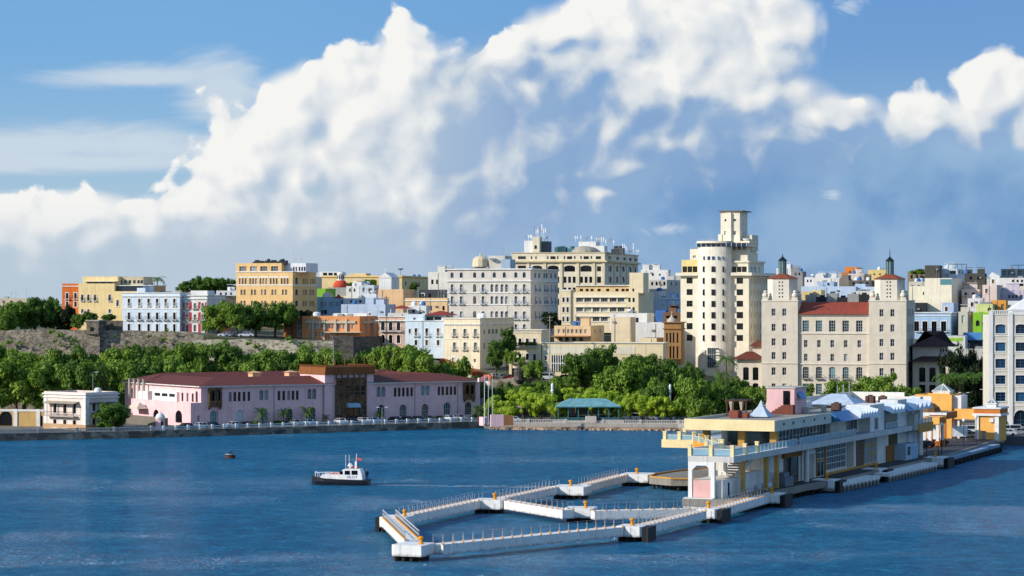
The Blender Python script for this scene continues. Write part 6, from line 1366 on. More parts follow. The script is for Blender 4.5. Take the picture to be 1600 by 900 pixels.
# ------------------------------------------------------------------ mooring dolphins and walkways
M_dol = pier_concrete(); M_bol = plaster('EFA22A', .85, stain=.3); M_rub = flat('black_rubber', '101214', .7); M_pile = flat('dark_piles', '2A2622', .9)
ZD = 2.05
bol_me = MB().lathe([(.34, 0), (.34, .12), (.2, .2), (.18, .55), (.33, .72), (.34, .85), (.16, .98)], 10).mesh('bollard', M_bol)
def dolphin(label, pl, pr, py, depth, phi=14, h=1.4, fender=None, bol=None, low=False):
    D = (H - ZD) * F / (py - HY); P0 = WP(pl, D); u = (math.cos(R(phi)), -math.sin(R(phi))); L = Block._solve(pr, P0, u)
    t = thing('mooring_dolphin', label, 'mooring dolphin', (P0[0], P0[1], 0), -R(phi), 'concrete mooring dolphins of the jetty')
    mb = MB(); c = .25
    mb.prism([(0, c), (c, 0), (L - c, 0), (L, c), (L, depth - c), (L - c, depth), (c, depth), (0, depth - c)], ZD - h, ZD); part('cap', mb, M_dol, t)
    mb = MB()
    for ix in range(max(2, int(L / 1.1))):
        for y in (.5, depth - .6): mb.lathe([(.24, -3), (.24, ZD - h)], 7, .45 + ix * 1.05, y)
    mb.box(.5, L - .5, .9, depth - .9, -1, ZD - h)  # added dark block among the piles, standing in for shade under the cap
    o = part('piles', mb, M_pile, t)
    o['kind'] = 'stuff'
    if fender == 'r':
        part('fender', MB().box(L, L + .7, .2, depth - .2, -.1, ZD - .15), M_rub, t); part('fender_panel', MB().box(L + .7, L + .95, -.1, depth + .1, -.4, ZD - .1), flat('worn_rubber', '2E2C2C', .8), t)
    elif fender == 'l': part('fender', MB().box(-.6, -.02, .2, depth - .2, -.1, ZD - .05), M_rub, t)
    if bol:
        bx_ = Block._solve(bol, P0, u); b_ = thing('bollard', 'yellow mooring bollard on ' + label[label.index('dolphin'):].replace('dolphin', 'the dolphin', 1), 'bollard', (P0[0] + u[0] * bx_ + math.sin(R(phi)) * depth * .45, P0[1] + u[1] * bx_ + math.cos(R(phi)) * depth * .45, ZD), 0, 'yellow bollards on the jetty')
        part('post', MB().lathe([(.3, .1), (.2, .2), (.18, .55), (.33, .72), (.34, .85), (.16, .98)], 10), M_bol, b_); part('base_plate', MB().lathe([(.42, 0), (.42, .1)], 10), M_bol, b_)
    return t, P0, u, L
dolphin('white concrete dolphin nearest the camera at the end of the jetty loop', 611, 661, 851, 4.2, 20, bol=649)
dolphin('white dolphin at the far left tip with a black fender', 592, 634, 808, 4.4, 14, bol=626, fender='l')
dolphin('white dolphin where the back walkway meets the bright cross walkway', 738, 784, 781, 4.2, 14, bol=768)
dolphin('shaded grey dolphin midway along the back walkway', 862, 914, 760, 5.0, 16, bol=886)
dolphin('shaded dolphin at the landward end of the back walkway', 968, 1014, 741, 5.5, 16, bol=990)
dolphin('bright white dolphin alone in the middle of the jetty loop', 882, 928, 794, 4.0, 10, bol=912)
dolphin('blue shaded dolphin with black fender halfway along the front walkway', 962, 1002, 822, 4.0, 18, fender='r', bol=982)
dolphin('blue shaded dolphin with fender just before the terminal end wall', 1090, 1119, 795, 4.5, 20, fender='r', bol=1101)
dolphin('shaded dolphin with fender beside the terminal end steps', 1190, 1218, 772, 4.5, 20, fender='r', bol=1201)
dolphin('large blue shaded dolphin against the pier edge below the glass door', 1266, 1304, 750, 5.0, 20, 1.8, 'r', 1287)
dolphin('shaded dolphin against the pier edge below the stone panel', 1344, 1378, 733, 5.5, 20, 1.8, 'r', 1364)
dolphin('farthest dolphin against the pier edge by the yard gate', 1442, 1474, 715, 6.0, 20, 1.8, 'r', 1457)
def walkway(label, a, b_, w=1.9, z=1.95, h=1.25, rails=(1, 1), step=1.75, solid=False):
    A = Vector(G(a[0], a[1], z)); B_ = Vector(G(b_[0], b_[1], z)); d = B_ - A; Ln = d.length; ang = math.atan2(d.y, d.x)
    t = thing('jetty_walkway', label, 'walkway', (A.x, A.y, 0), ang, 'concrete walkways of the jetty')
    part('beam', MB().box(0, Ln, -w / 2, w / 2, z - h, z), M_dol, t)
    n = max(2, round(Ln / step)); s_ = Ln / n
    pme = MB().box(-.024, .024, -.024, .024, z + .12, z + 1.1).lathe([(.17, z), (.15, z + .14)], 6, mi=1).mesh('rail_post', [M_steel, M_bol])
    for side, sg in ((0, -1), (1, 1)):
        if not rails[side]: continue
        y = sg * (w / 2 - .12)
        for k in range(n + 1): link('rail_post', pme, t, (s_ * k, y, 0))
        mb = MB(); mb.box(0, Ln, y - .012, y + .012, z + 1.07, z + 1.095)
        if solid: mb.box(0, Ln, y - .04, y + .04, z + .55, z + .62).box(0, Ln, y - .05, y + .05, z + 1.04, z + 1.12)
        part('handrail', mb, M_frame_w if solid else M_steel, t)
walkway('short bright sloping gangway with white handrails at the left tip of the jetty', (608, 809), (644, 843), 2.0, rails=(1, 1), step=.9, solid=True)
walkway('shaded blue walkway from the left tip to the back of the loop', (632, 805), (746, 781))
walkway('shaded back walkway between the two rear dolphins', (782, 778), (866, 760))
walkway('grey back walkway ending at the round apron', (912, 757), (972, 742))
walkway('bright sunlit cross walkway to the lone middle dolphin', (782, 780), (888, 797), 1.9)
walkway('thin shaded walkway from the lone dolphin to the terminal end', (926, 798), (1092, 794), 1.9)
walkway('long blue shaded front walkway nearest the camera', (684, 850), (966, 823))
walkway('blue shaded walkway between the two front fender dolphins', (1000, 821), (1094, 798))
walkway('blue shaded walkway running up to the terminal end steps', (1117, 795), (1194, 773))
# comb-like fender beams along the pier
def comb(label, a, b_, n, dark=False):
    A = Vector(G(a[0], a[1], 1.6)); B_ = Vector(G(b_[0], b_[1], 1.6)); d = B_ - A; Ln = d.length; ang = math.atan2(d.y, d.x)
    t = thing('fender_beam', label, 'fender', (A.x, A.y, 0), ang)
    m_ = plaster('8FA8BC', .8, stain=.4) if dark else M_dol
    part('beam', MB().box(0, Ln, -.15, 3.2, 1.05, 1.6), m_, t)
    tm_ = (MB().lathe([(.5, -.1), (.62, .2), (.62, .9), (.5, 1.05)], 9, 0, -.3) if dark else MB().box(-.28, .28, -.2, .2, .1, 1.05)).mesh('fender_tooth', M_rub if dark else m_)
    for k in range(n + 1): link('fender_tooth', tm_, t, (Ln * (k + .5) / (n + 1), 0, 0))
    part('backing', MB().box(0, Ln, .5, .7, -.2, 1.05), M_rub, t)
comb('white comb-toothed fender beam between the first two pier dolphins', (1316, 754), (1374, 743), 9)
comb('long white comb-toothed fender beam toward the yard gate', (1388, 740), (1464, 722.5), 15)
comb('dark tyre fenders along the pier root to the orange gateway', (1482, 716), (1562, 694), 13, True)
# ------------------------------------------------------------------ orange pier gateway
M_or = plaster('FABC62', .82, stain=.15); M_orb = plaster('D9823C', .8, stain=.4)
g = Block(1430, 561, 1487, 23.5, 617, 690, ('m', 9), M_or, name='orange_gateway', label='orange pier gateway building with glass pyramid roofs and wide passage', cat='building', z0=2.0, par=.3)
g.done()
s = sub(g, 1486, 1527, 639, 655.5, .6, ('m', 7), M_or); s.done()
r = sub(g, 1524, 1561, 650, 690, -.6, ('m', 7), M_or); r.z0 = 2.0; r.row('f', 670, 684, [1537], 6.5, 'multi'); r.done()
r.part('cornice', MB().box(-.5, r.L + .5, -.6, r.B + .4, r.ht, r.ht + .5).box(-.5, r.L + .5, -.6, r.B + .4, r.ht + 1.5, r.ht + 1.8), M_trim); r.part('frieze', MB().box(-.3, r.L + .3, -.4, r.B + .2, r.ht + .5, r.ht + 1.5), M_orb)
r.part('corner_pilaster', MB().box(0, .8, -.3, .0, 0, r.ht), M_trim); r.part('corner_pilaster', MB().box(r.L - .9, r.L, -.3, .0, 0, r.ht), M_trim); r.part('air_conditioner', MB().box(r.L * .62, r.L * .78, -.5, -.02, 4.2, 5.0), M_tank)
def pyr(b_, x0, x1, y0, y1, z0, h):
    b_.part('pyramid_base', MB().box(x0, x1, y0, y1, z0, z0 + .8).box(x0 - .2, x1 + .2, y0 - .2, y1 + .2, z0 + .8, z0 + 1.0), M_trim)
    xm, ym = (x0 + x1) / 2, (y0 + y1) / 2; c4 = [(x0, y0), (x1, y0), (x1, y1), (x0, y1)]; z = z0 + 1.0; mb = MB(); bars = MB()
    for k in range(4):
        p, q = c4[k], c4[(k + 1) % 4]; mb.poly([p + (z,), q + (z,), (xm, ym, z + h)]); bars.bar(p + (z,), (xm, ym, z + h + .05), .16)
        bars.bar(((p[0] + q[0]) / 2, (p[1] + q[1]) / 2, z), (xm, ym, z + h + .05), .12)
    o = b_.part('glass_pyramid', mb, flat('pyramid_glass', '7E8A88', .2)); b_.part('pyramid_bars', bars, M_trim, o)
pyr(g, g.L * .42, g.L * .88, 2, 5.5, g.ht - .2, 1.4); g.part('upper_band', MB().box(g.L * .38, g.L * .92, 1.2, 7, g.ht - .3, g.ht + .2), M_or); pyr(r, r.L * .42, r.L * .8, 1.5, 4, r.ht + 1.7, .9)
g.part('white_paint_patch', MB().box(.3, g.L * .45, -.05, .0, 2.6, g.ht - .4), M_white); g.split('white_wall', MB().box(-1.4, -.02, .4, 8, 0, g.ht - .4).box(g.L, g.L + 1.8, 1.2, 7, 6, g.ht - .2), M_tw)
for px in (1489, 1496): a = s.at('f', px); s.part('column', MB().box(a - .3, a + .3, .6, 1.2, -(s.z0 - 2.0), 0.02), M_trim)
# low orange canopies on the near side
lc = Block(1440, 527, 1468, 23.5, 652, 700, ('m', 5), M_or, name='orange_canopy', label='low orange flat canopy on white columns in front of the gateway', cat='canopy', z0=6.6 - .0, par=.1)
lc.ht = 1.5; lc.done(); lc.part('frieze', MB().box(lc.L - .1, lc.L + .1, .2, 4.8, .2, 1.2), M_orb)
for x in (.5, lc.L * .45, lc.L - .5):
    for y in (.5, 4.3): lc.part('column', MB().box(x - .3, x + .3, y - .3, y + .3, -4.6, 0), M_trim); lc.part('column_base', MB().box(x - .5, x + .5, y - .5, y + .5, -4.6, -3.4), M_orb)
b = Block(1452, 541, 1478, 23.5, 645, 690, ('m', 10), plaster('C8763A', .8), name='brick_canopy', label='brown and orange trellised canopy behind the low orange canopy', cat='canopy', z0=7.0, par=.1)
b.ht = 1.4; b.done(); b.part('ribs', MB().box(-.2, b.L + .2, -.25, -.05, .9, 1.4), M_trim)
for x in (.4, b.L - .4): b.part('column', MB().box(x - .3, x + .3, .3, .9, -5.0, 0), M_orb)
dm_ = thing('small_brown_dome', 'small brown tent roof left of the orange gateway', 'roof', (*WP(1452, 548), 2.0)); part('roof', MB().lathe([(2.6, 6.2), (2.2, 7.2), (1.2, 8.0), (.1, 8.3)], 10), plaster('8A6A4A', .7), dm_)
part('posts', MB().box(-1.8, -1.6, -.1, .1, 0, 6.3), M_orb, dm_); part('posts', MB().box(1.6, 1.8, -.1, .1, 0, 6.3), M_orb, dm_)

# ------------------------------------------------------------------ trees
def crown_mesh(name, seed, R_, Hc, n_cl, leaf, per, mat, flatten=.75, umbrella=False, stretch=1.0):
    rs = np.random.RandomState(seed); vs = []; n_l = 0
    C = []
    lobes = [(rs.normal(0, .36), rs.normal(0, .36), rs.uniform(-.2, .3), rs.uniform(.5, .75)) for _ in range(7)]
    while len(C) < n_cl:
        lx, ly, lz, lr = lobes[rs.randint(7)]
        d = rs.normal(size=3); d /= np.linalg.norm(d); r = lr * rs.uniform(.72, 1.0)
        x, y, z = lx + d[0] * r, ly + d[1] * r, lz + d[2] * r * flatten
        if x * x + y * y > 1.15 or z < -.55: continue
        if umbrella and rs.rand() < .5: z = round(z * 2.5) / 2.5 + rs.uniform(-.06, .06)
        C.append((x, y, z))
    V, Fc = [], []
    for (x, y, z) in C:
        c = np.array([x * R_ * stretch, y * R_, (z + .55) / 1.35 * Hc]); cr = R_ * rs.uniform(.14, .30)
        m = per; d = rs.normal(size=(m, 3)); d /= np.linalg.norm(d, axis=1)[:, None]; d[:, 2] *= .55 if umbrella else .8
        pos = c + d * cr * rs.uniform(.15, 1.25, (m, 1)) ** .6
        nrm = d + rs.normal(0, .45, (m, 3)) + np.array([0, 0, .45]); nrm /= np.linalg.norm(nrm, axis=1)[:, None]
        a = np.cross(nrm, rs.normal(size=(m, 3))); a /= np.linalg.norm(a, axis=1)[:, None]; b_ = np.cross(nrm, a)
        s_ = leaf * rs.uniform(.6, 1.25, (m, 1)); a = a * s_; b_ = b_ * s_ * .62
        q = np.stack([pos - a, pos - b_ * .9, pos + a, pos + b_ * .9], 1).reshape(-1, 3)
        base = len(V) * 1
        V.append(q)
    V = np.concatenate(V); n = len(V) // 4
    me = bpy.data.meshes.new(name); me.vertices.add(len(V)); me.vertices.foreach_set('co', V.astype('f').ravel())
    me.loops.add(len(V)); me.loops.foreach_set('vertex_index', np.arange(len(V), dtype='i')); me.polygons.add(n)
    me.polygons.foreach_set('loop_start', np.arange(0, len(V), 4, dtype='i')); me.polygons.foreach_set('loop_total', np.full(n, 4, dtype='i'))
    me.materials.append(mat); me.update(calc_edges=True); return me
M_bark = flat('bark', '5A4C3C', .9)
def trunk_mesh(seed, h, r, R_, n=6):
    rs = random.Random(seed); mb = MB()
    def seg(p, q, r0, r1):
        p, q = Vector(p), Vector(q); d = (q - p).normalized(); a = d.orthogonal().normalized(); b_ = d.cross(a); k0 = len(mb.v)
        for (e, rr) in ((p, r0), (q, r1)):
            for k in range(6): an = k * math.pi / 3; mb.v.append(tuple(e + (a * math.cos(an) + b_ * math.sin(an)) * rr))
        for k in range(6): mb.f.append((k0 + k, k0 + (k + 1) % 6, k0 + 6 + (k + 1) % 6, k0 + 6 + k)); mb.mi.append(0)
    top = (rs.uniform(-.3, .3), rs.uniform(-.3, .3), h); seg((0, 0, -.5), top, r, r * .75)
    for k in range(n):
        an = 2 * math.pi * k / n + rs.uniform(-.3, .3); e = (top[0] + math.cos(an) * R_ * .45, top[1] + math.sin(an) * R_ * .45, h + R_ * rs.uniform(.35, .6)); seg(top, e, r * .55, r * .25)
        e2 = (e[0] + math.cos(an + .4) * R_ * .25, e[1] + math.sin(an + .4) * R_ * .25, e[2] + R_ * .2); seg(e, e2, r * .25, r * .08)
    return mb.mesh('limbs', M_bark)
STEM = MB().lathe([(.5, -.5), (.36, .6), (.32, 3.2), (.28, 3.4)], 8).mesh('trunk', M_bark)
LF = {'mid': leafmat('leaf_mid', '4C7020', '9CB644'), 'dark': leafmat('leaf_dark', '3C5A1E', '729436'), 'light': leafmat('leaf_light', '82A026', 'D2E050', .4), 'deep': leafmat('leaf_deep', '14220C', '263C16')}  # the deep leaf colour holds the shade of the dark tree masses
KINDS_ = {}
for kd, (mt, um, n_cl, fl) in {'mid': ('mid', False, 62, .75), 'dark': ('dark', False, 66, .8), 'light': ('light', True, 48, .55), 'deep': ('deep', False, 60, .9)}.items():
    KINDS_[kd] = [(crown_mesh('crown', 100 + 17 * v + len(kd), 5.0, 6.6 if fl > .6 else 5.2, n_cl, .31, 190, LF[mt], fl, um), trunk_mesh(40 + v, .2, .30, 5.0)) for v in range(4)]
TCOUNT = {}
def tree(kd, px, D, ybot, ytop, wpx, label, group=None, z=None, trunkh=None):
    """a tree whose crown spans wpx and reaches ytop; ybot is where the visible crown ends"""
    x, y = WP(px, D); zb = hill_z(px, D) if z is None else z
    zt, zc = ZZ(ytop, D), ZZ(ybot, D); R_ = wpx * D / F / 2 / 1.05; Hc = max(zt - zc, 2.0)
    k = TCOUNT.get(kd, 0); TCOUNT[kd] = k + 1; cm_, tm_ = KINDS_[kd][k % 4]
    o = thing('broadleaf_tree', label, 'tree', (x, y, zb), random.Random(k * 7 + 1).uniform(0, 6.28), group)
    c = link('crown', cm_, o, (0, 0, zc - zb)); c.scale = (R_ / 5.0, R_ / 5.0, Hc / (6.6 if kd != 'light' else 5.2))
    th = max(zc - zb, .5); t_ = link('trunk', STEM, o); t_.scale = (R_ / 5.0, R_ / 5.0, (th + Hc * .08) / 3.2); lb_ = link('limbs', tm_, o, (0, 0, zc - zb)); lb_.scale = (R_ / 5.0, R_ / 5.0, Hc / 8.5)
    return o
ORD = ['first', 'second', 'third', 'fourth', 'fifth', 'sixth', 'seventh', 'eighth', 'ninth', 'tenth', 'eleventh', 'twelfth', 'thirteenth', 'fourteenth', 'fifteenth', 'sixteenth', 'seventeenth', 'eighteenth']
rt = random.Random(77)
# long green belt between the customs house and the city wall (two staggered rows)
back = [(-10, 700, 538, 60), (25, 702, 541, 52), (62, 698, 548, 50), (105, 700, 545, 54), (150, 702, 549, 56), (195, 700, 545, 52), (232, 702, 542, 50), (272, 700, 540, 54), (312, 701, 539, 52), (350, 702, 540, 52), (388, 700, 550, 50), (425, 701, 548, 52), (460, 700, 549, 48), (495, 701, 543, 46), (530, 700, 545, 48), (562, 700, 553, 40), (604, 698, 543, 44), (640, 700, 540, 50)]
for i, (px, D, yt, w) in enumerate(back): tree('mid' if i % 3 else 'dark', px, D, yt + 62, yt - 5, w * 1.5, ORD[i] + ' tree from the left in the back row below the city wall', 'belt of trees below the city wall', GZ)
front = [(-15, 655, 560, 70), (38, 652, 556, 68), (92, 655, 562, 64), (140, 652, 566, 60), (190, 668, 562, 56), (238, 672, 562, 50), (285, 676, 560, 50), (668, 682, 548, 52), (702, 684, 560, 42)]
for i, (px, D, yt, w) in enumerate(front): tree('mid' if i not in (3, 5) else 'dark', px, D, yt + 72, yt - 4, w * 1.45, ORD[i] + ' tree from the left in the front row behind the customs house', 'belt of trees below the city wall', GZ)
# on the wall
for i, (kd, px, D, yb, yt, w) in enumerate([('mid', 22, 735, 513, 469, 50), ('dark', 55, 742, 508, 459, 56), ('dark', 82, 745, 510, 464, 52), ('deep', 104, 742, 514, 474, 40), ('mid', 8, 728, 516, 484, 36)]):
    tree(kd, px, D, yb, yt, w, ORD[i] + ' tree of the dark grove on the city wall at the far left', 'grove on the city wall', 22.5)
for i, (kd, px, yb, yt, w) in enumerate([('dark', 122, 512, 490, 26), ('dark', 143, 503, 487, 26), ('dark', 168, 500, 489, 30)]): tree(kd, px, 728, yb, yt, w, ORD[i] + ' low bushy tree beside the guard house on the wall', 'bushes by the guard house', 22.5)
for i, (kd, px, D, yb, yt, w) in enumerate([('mid', 341, 735, 514, 473, 46), ('mid', 370, 733, 512, 469, 54), ('dark', 400, 736, 513, 471, 56), ('dark', 430, 738, 512, 471, 58), ('dark', 456, 742, 506, 478, 44), ('deep', 475, 745, 498, 484, 26)]):
    tree(kd, px, D, yb, yt, w, ORD[i] + ' tree from the left in the group on the wall before the yellow office block', 'trees before the yellow office block', ZZ(527, D))
for i, (px, yb, yt, w) in enumerate([(292, 458, 437, 34), (315, 458, 431, 44), (340, 458, 433, 44), (360, 460, 436, 32)]): tree('dark', px, 1000, yb, yt, w, ORD[i] + ' tree from the left in the far dark clump on the skyline', 'far dark clump of trees', ZZ(462, 1000))
tree('dark', 548, 965, 452, 440, 20, 'small dark tree right of the orange dome', z=ZZ(460, 965)); tree('dark', 648, 955, 452, 441, 22, 'small dark tree in front of the far tan wall', z=ZZ(460, 955)); tree('mid', 578, 968, 446, 436, 22, 'small flat-topped tree behind the bluish white house', z=ZZ(460, 968))
tree('deep', 862, 790, 512, 487, 30, 'dark tree in the gap between the grey hotel and the stepped block', z=ZZ(520, 790))
# street and park
PK = [('dark', 775, 692, 572, 530, 34, 'dark tree shading the side wall of the cream house'), ('dark', 792, 695, 548, 512, 26, 'tall dark tree behind the street beside the cream house'),
 ('mid', 800, 690, 566, 545, 22, 'small green tree beside the parked white car on the ramp street'), ('mid', 832, 676, 590, 560, 34, 'round green tree in front of the yellow balcony house'), ('mid', 815, 684, 575, 556, 12, 'slender young tree before the yellow balcony house'),
 ('dark', 765, 668, 640, 600, 30, 'dark tree right of the customs house flagpoles'), ('light', 772, 655, 652, 612, 34, 'light green tree behind the flagpoles'), ('dark', 745 + 45, 672, 628, 596, 34, 'dark bush tree below the retaining wall'),
 ('light', 818, 650, 632, 600, 52, 'feathery light green tree below the lookout turret'), ('light', 800, 645, 655, 622, 44, 'low light green tree at the left end of the park'), ('light', 845, 648, 650, 610, 56, 'broad light green tree left of the teal pavilion'), ('light', 868, 644, 655, 625, 40, 'light green tree touching the left eave of the teal pavilion'),
 ('dark', 905, 684, 600, 551, 62, 'dark tree before the slatted window of the yellow hall'), ('dark', 935, 690, 596, 540, 60, 'tall dark tree with red blossom before the yellow hall'), ('mid', 880, 672, 625, 585, 50, 'green tree above the light park trees'),
 ('mid', 960, 672, 640, 560, 92, 'huge green tree in the middle of the park'), ('mid', 1005, 668, 645, 562, 90, 'huge green tree left of the white tower base'), ('dark', 1045, 678, 640, 552, 84, 'huge dark tree in front of the brown corner house'), ('dark', 1075, 682, 635, 566, 56, 'dark tree at the foot of the white tower'), ('dark', 1000, 690, 600, 552, 70, 'dark tree rising behind the huge park trees'), ('dark', 1020, 655, 648, 600, 60, 'dark shaded tree behind the light row of park trees'),
 ('light', 925, 652, 640, 604, 52, 'light green tree behind the teal pavilion'), ('light', 900, 655, 632, 602, 44, 'light green tree above the pavilion roof'), ('light', 955, 652, 640, 606, 40, 'light green tree over the right end of the pavilion'),
 ('light', 985, 643, 650, 609, 38, 'light green park tree just right of the pavilion'), ('light', 1010, 642, 650, 612, 44, 'light green park tree before the parked white van'), ('light', 1035, 641, 651, 615, 46, 'light green park tree left of the white lamp column'), ('light', 1058, 645, 652, 620, 36, 'light green park tree below the white lamp column'),
 ('mid', 1092, 640, 658, 584, 66, 'big rounded green tree behind the terminal roof'), ('dark', 1132, 645, 658, 588, 74, 'big rounded dark tree behind the terminal roof'), ('mid', 1172, 650, 655, 600, 52, 'green tree left of the pink rooftop hut'), ('dark', 1098, 655, 640, 612, 44, 'dark tree behind the big rounded green tree'),
 ('dark', 1080, 694, 615, 572, 52, 'dark leafy tree hiding the foot of the white tower'), ('mid', 1108, 690, 622, 590, 50, 'green tree below the tall window of the white tower'), ('dark', 1150, 684, 632, 590, 56, 'dark tree between the white tower and the low tiled wing'),
 ('dark', 742, 668, 618, 584, 40, 'dark bushy tree behind the right end of the customs house'), ('mid', 862, 664, 626, 592, 44, 'green tree growing before the retaining wall'), ('dark', 830, 668, 622, 594, 46, 'dark tree against the retaining wall'),
 ('mid', 1245, 640, 642, 599, 58, 'loose green tree right of the pink rooftop hut'), ('mid', 1212, 645, 642, 602, 46, 'small green tree behind the pink rooftop hut'), ('mid', 1298, 640, 642, 603, 50, 'small light tree before the courthouse arches'),
 ('mid', 1335, 630, 644, 588, 84, 'bright green tree before the courthouse centre'), ('mid', 1374, 632, 644, 583, 80, 'bright green tree before the right courthouse turret'), ('mid', 1408, 636, 642, 602, 60, 'low green tree at the right corner of the courthouse')]
for (kd, px, D, yb, yt, w, lb) in PK: tree(kd, px, D, yb, yt, w, lb, None, hill_z(px, D) if D > 660 else GZ)
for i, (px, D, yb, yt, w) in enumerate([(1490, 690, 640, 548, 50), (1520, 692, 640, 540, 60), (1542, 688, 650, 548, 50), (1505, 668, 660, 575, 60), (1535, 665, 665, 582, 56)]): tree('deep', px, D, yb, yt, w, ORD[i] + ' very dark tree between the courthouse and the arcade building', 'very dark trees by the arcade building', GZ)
tree('mid', 1568, 600, 668, 655, 20, 'small green bush tree before the arcade ground floor', z=GZ)
tree('dark', 175, 601, 668, 628, 66, 'spreading dark tree on the quay beside the white harbour house', z=GZ)
tree('mid', 1432, 955, 428, 420, 24, 'bush growing on the roof of the tan ruined block', z=ZZ(432, 955))
# palms
def palm_meshes(seed, h, fl, n=15, mat=None):
    rs = random.Random(seed); tr = MB(); pts = [(math.sin(k * .25) * .12 * h / 6, 0, h * k / 6) for k in range(7)]
    tr.lathe([(.24 - .02 * k, p[2]) for k, p in enumerate(pts)], 8)
    fr = MB()
    for k in range(n):
        an = 2 * math.pi * k / n + rs.uniform(-.2, .2); up = rs.uniform(.15, 1.0) if n < 25 else rs.uniform(.0, 2.0); prev = None
        for j in range(8):
            s_ = j / 7 * fl; x = s_ * math.cos(an); y = s_ * math.sin(an); z = h + up * s_ * .9 - (s_ ** 2) * (.55 / fl) * (1.4 + .5 * rs.random())
            if prev:
                d = Vector((x, y, z)) - Vector(prev); sd = Vector((-math.sin(an), math.cos(an), 0)); w = .55 * fl / 3 * math.sin(math.pi * (j - .4) / 7.6) + .06
                for sg in (-1, 1):
                    for q in (0, .5):
                        p0 = Vector(prev) + d * q; p1 = p0 + d * .42; tip = p0 + sd * sg * w + d * .5 + Vector((0, 0, -w * .55)); fr.poly([tuple(p0), tuple(p1), tuple(tip)])
            prev = (x, y, z)
    return tr.mesh('trunk', M_bark), fr.mesh('fronds', mat or LF['dark'])
PM = [palm_meshes(1, 2.9, 2.0, 30), palm_meshes(2, 2.7, 1.9, 32), palm_meshes(3, 9, 3.6), palm_meshes(4, 12, 4.0, 18)]
def palm(v, px, D, z, label, sc=1.0, group=None):
    x, y = WP(px, D); o = thing('palm_tree', label, 'palm tree', (x, y, z), v + px, group); o.scale = (sc, sc, sc); link('trunk', PM[v][0], o); link('fronds', PM[v][1], o); return o
def front_pt(px, off):                                            # a spot off the customs house front
    a = ad.at('f', px); X = ad.P[0] + ad.u[0] * a - ad.b[0] * off; Y = ad.P[1] + ad.u[1] * a - ad.b[1] * off; return X, Y
for i, px in enumerate((400, 434, 470)):
    X, Y = front_pt(px, 3.2); o = thing('palm_tree', ORD[i] + ' of three fan palms in front of the left half of the customs house', 'palm tree', (X, Y, GZ), px, 'fan palms before the customs house'); link('trunk', PM[i % 2][0], o); link('fronds', PM[i % 2][1], o)
for px, sc, lb in ((501, .62, 'short bushy palm left of the customs house portal'), (585, .8, 'short bushy palm right of the customs house portal')):
    X, Y = front_pt(px, 2.6); o = thing('palm_tree', lb, 'palm tree', (X, Y, GZ), px); o.scale = (sc, sc, sc * .9); link('trunk', PM[1][0], o); link('fronds', PM[1][1], o)
palm(2, 246, 860, ZZ(473, 860), 'dark palm on the skyline behind the blue house', .9); palm(2, 228, 856, ZZ(475, 856), 'leaning palm half hidden by the yellow villa', .9)
palm(2, 1135, 668, 8.0, 'palm in front of the white tower base', 1.0); palm(2, 1128, 664, 5.0, 'lower palm in front of the white tower base', .9); palm(0, 747, 640, GZ, 'small palm at the right end of the customs house', 1.0)
for i, px in enumerate((1478, 1500, 1525, 1540)): palm(3, px, 655 + i * 4, GZ, ORD[i] + ' tall shaded palm left of the arcade building', .95, 'shaded palms by the arcade building')
# hedges in front of the customs house
hedge_me = crown_mesh('hedge', 5, 1.9, 1.3, 22, .16, 70, LF['dark'], .7)
for i, (px, w) in enumerate(((393, 1.0), (430, .9), (462, 1.5), (476, .9), (646, 1.1), (667, .8), (684, 1.1))):
    X, Y = front_pt(px, 2.2); o = tag(link('hedge', hedge_me, None, (X, Y, GZ)), ORD[i] + ' clipped dark bush from the left along the customs house front', 'bush', 'clipped bushes before the customs house'); o.scale = (w, .7, 1)

cw = crown_mesh('creeper', 9, 1.6, 1.6, 12, .17, 60, LF['mid'], .9)
rc = random.Random(21)
for k in range(26):
    px = rc.uniform(2, 515)
    if 128 < px < 160: continue
    D_ = 713.6 if px < 300 else 712.2
    o = link('creeper', cw, wt, (WX(px, D_), D_ - rc.uniform(.1, .5), ZZ(rc.uniform(518 if px < 300 else 531, 545), D_))); s_ = rc.uniform(.35, .9); o.scale = (s_ * 1.3, s_ * .5, s_)
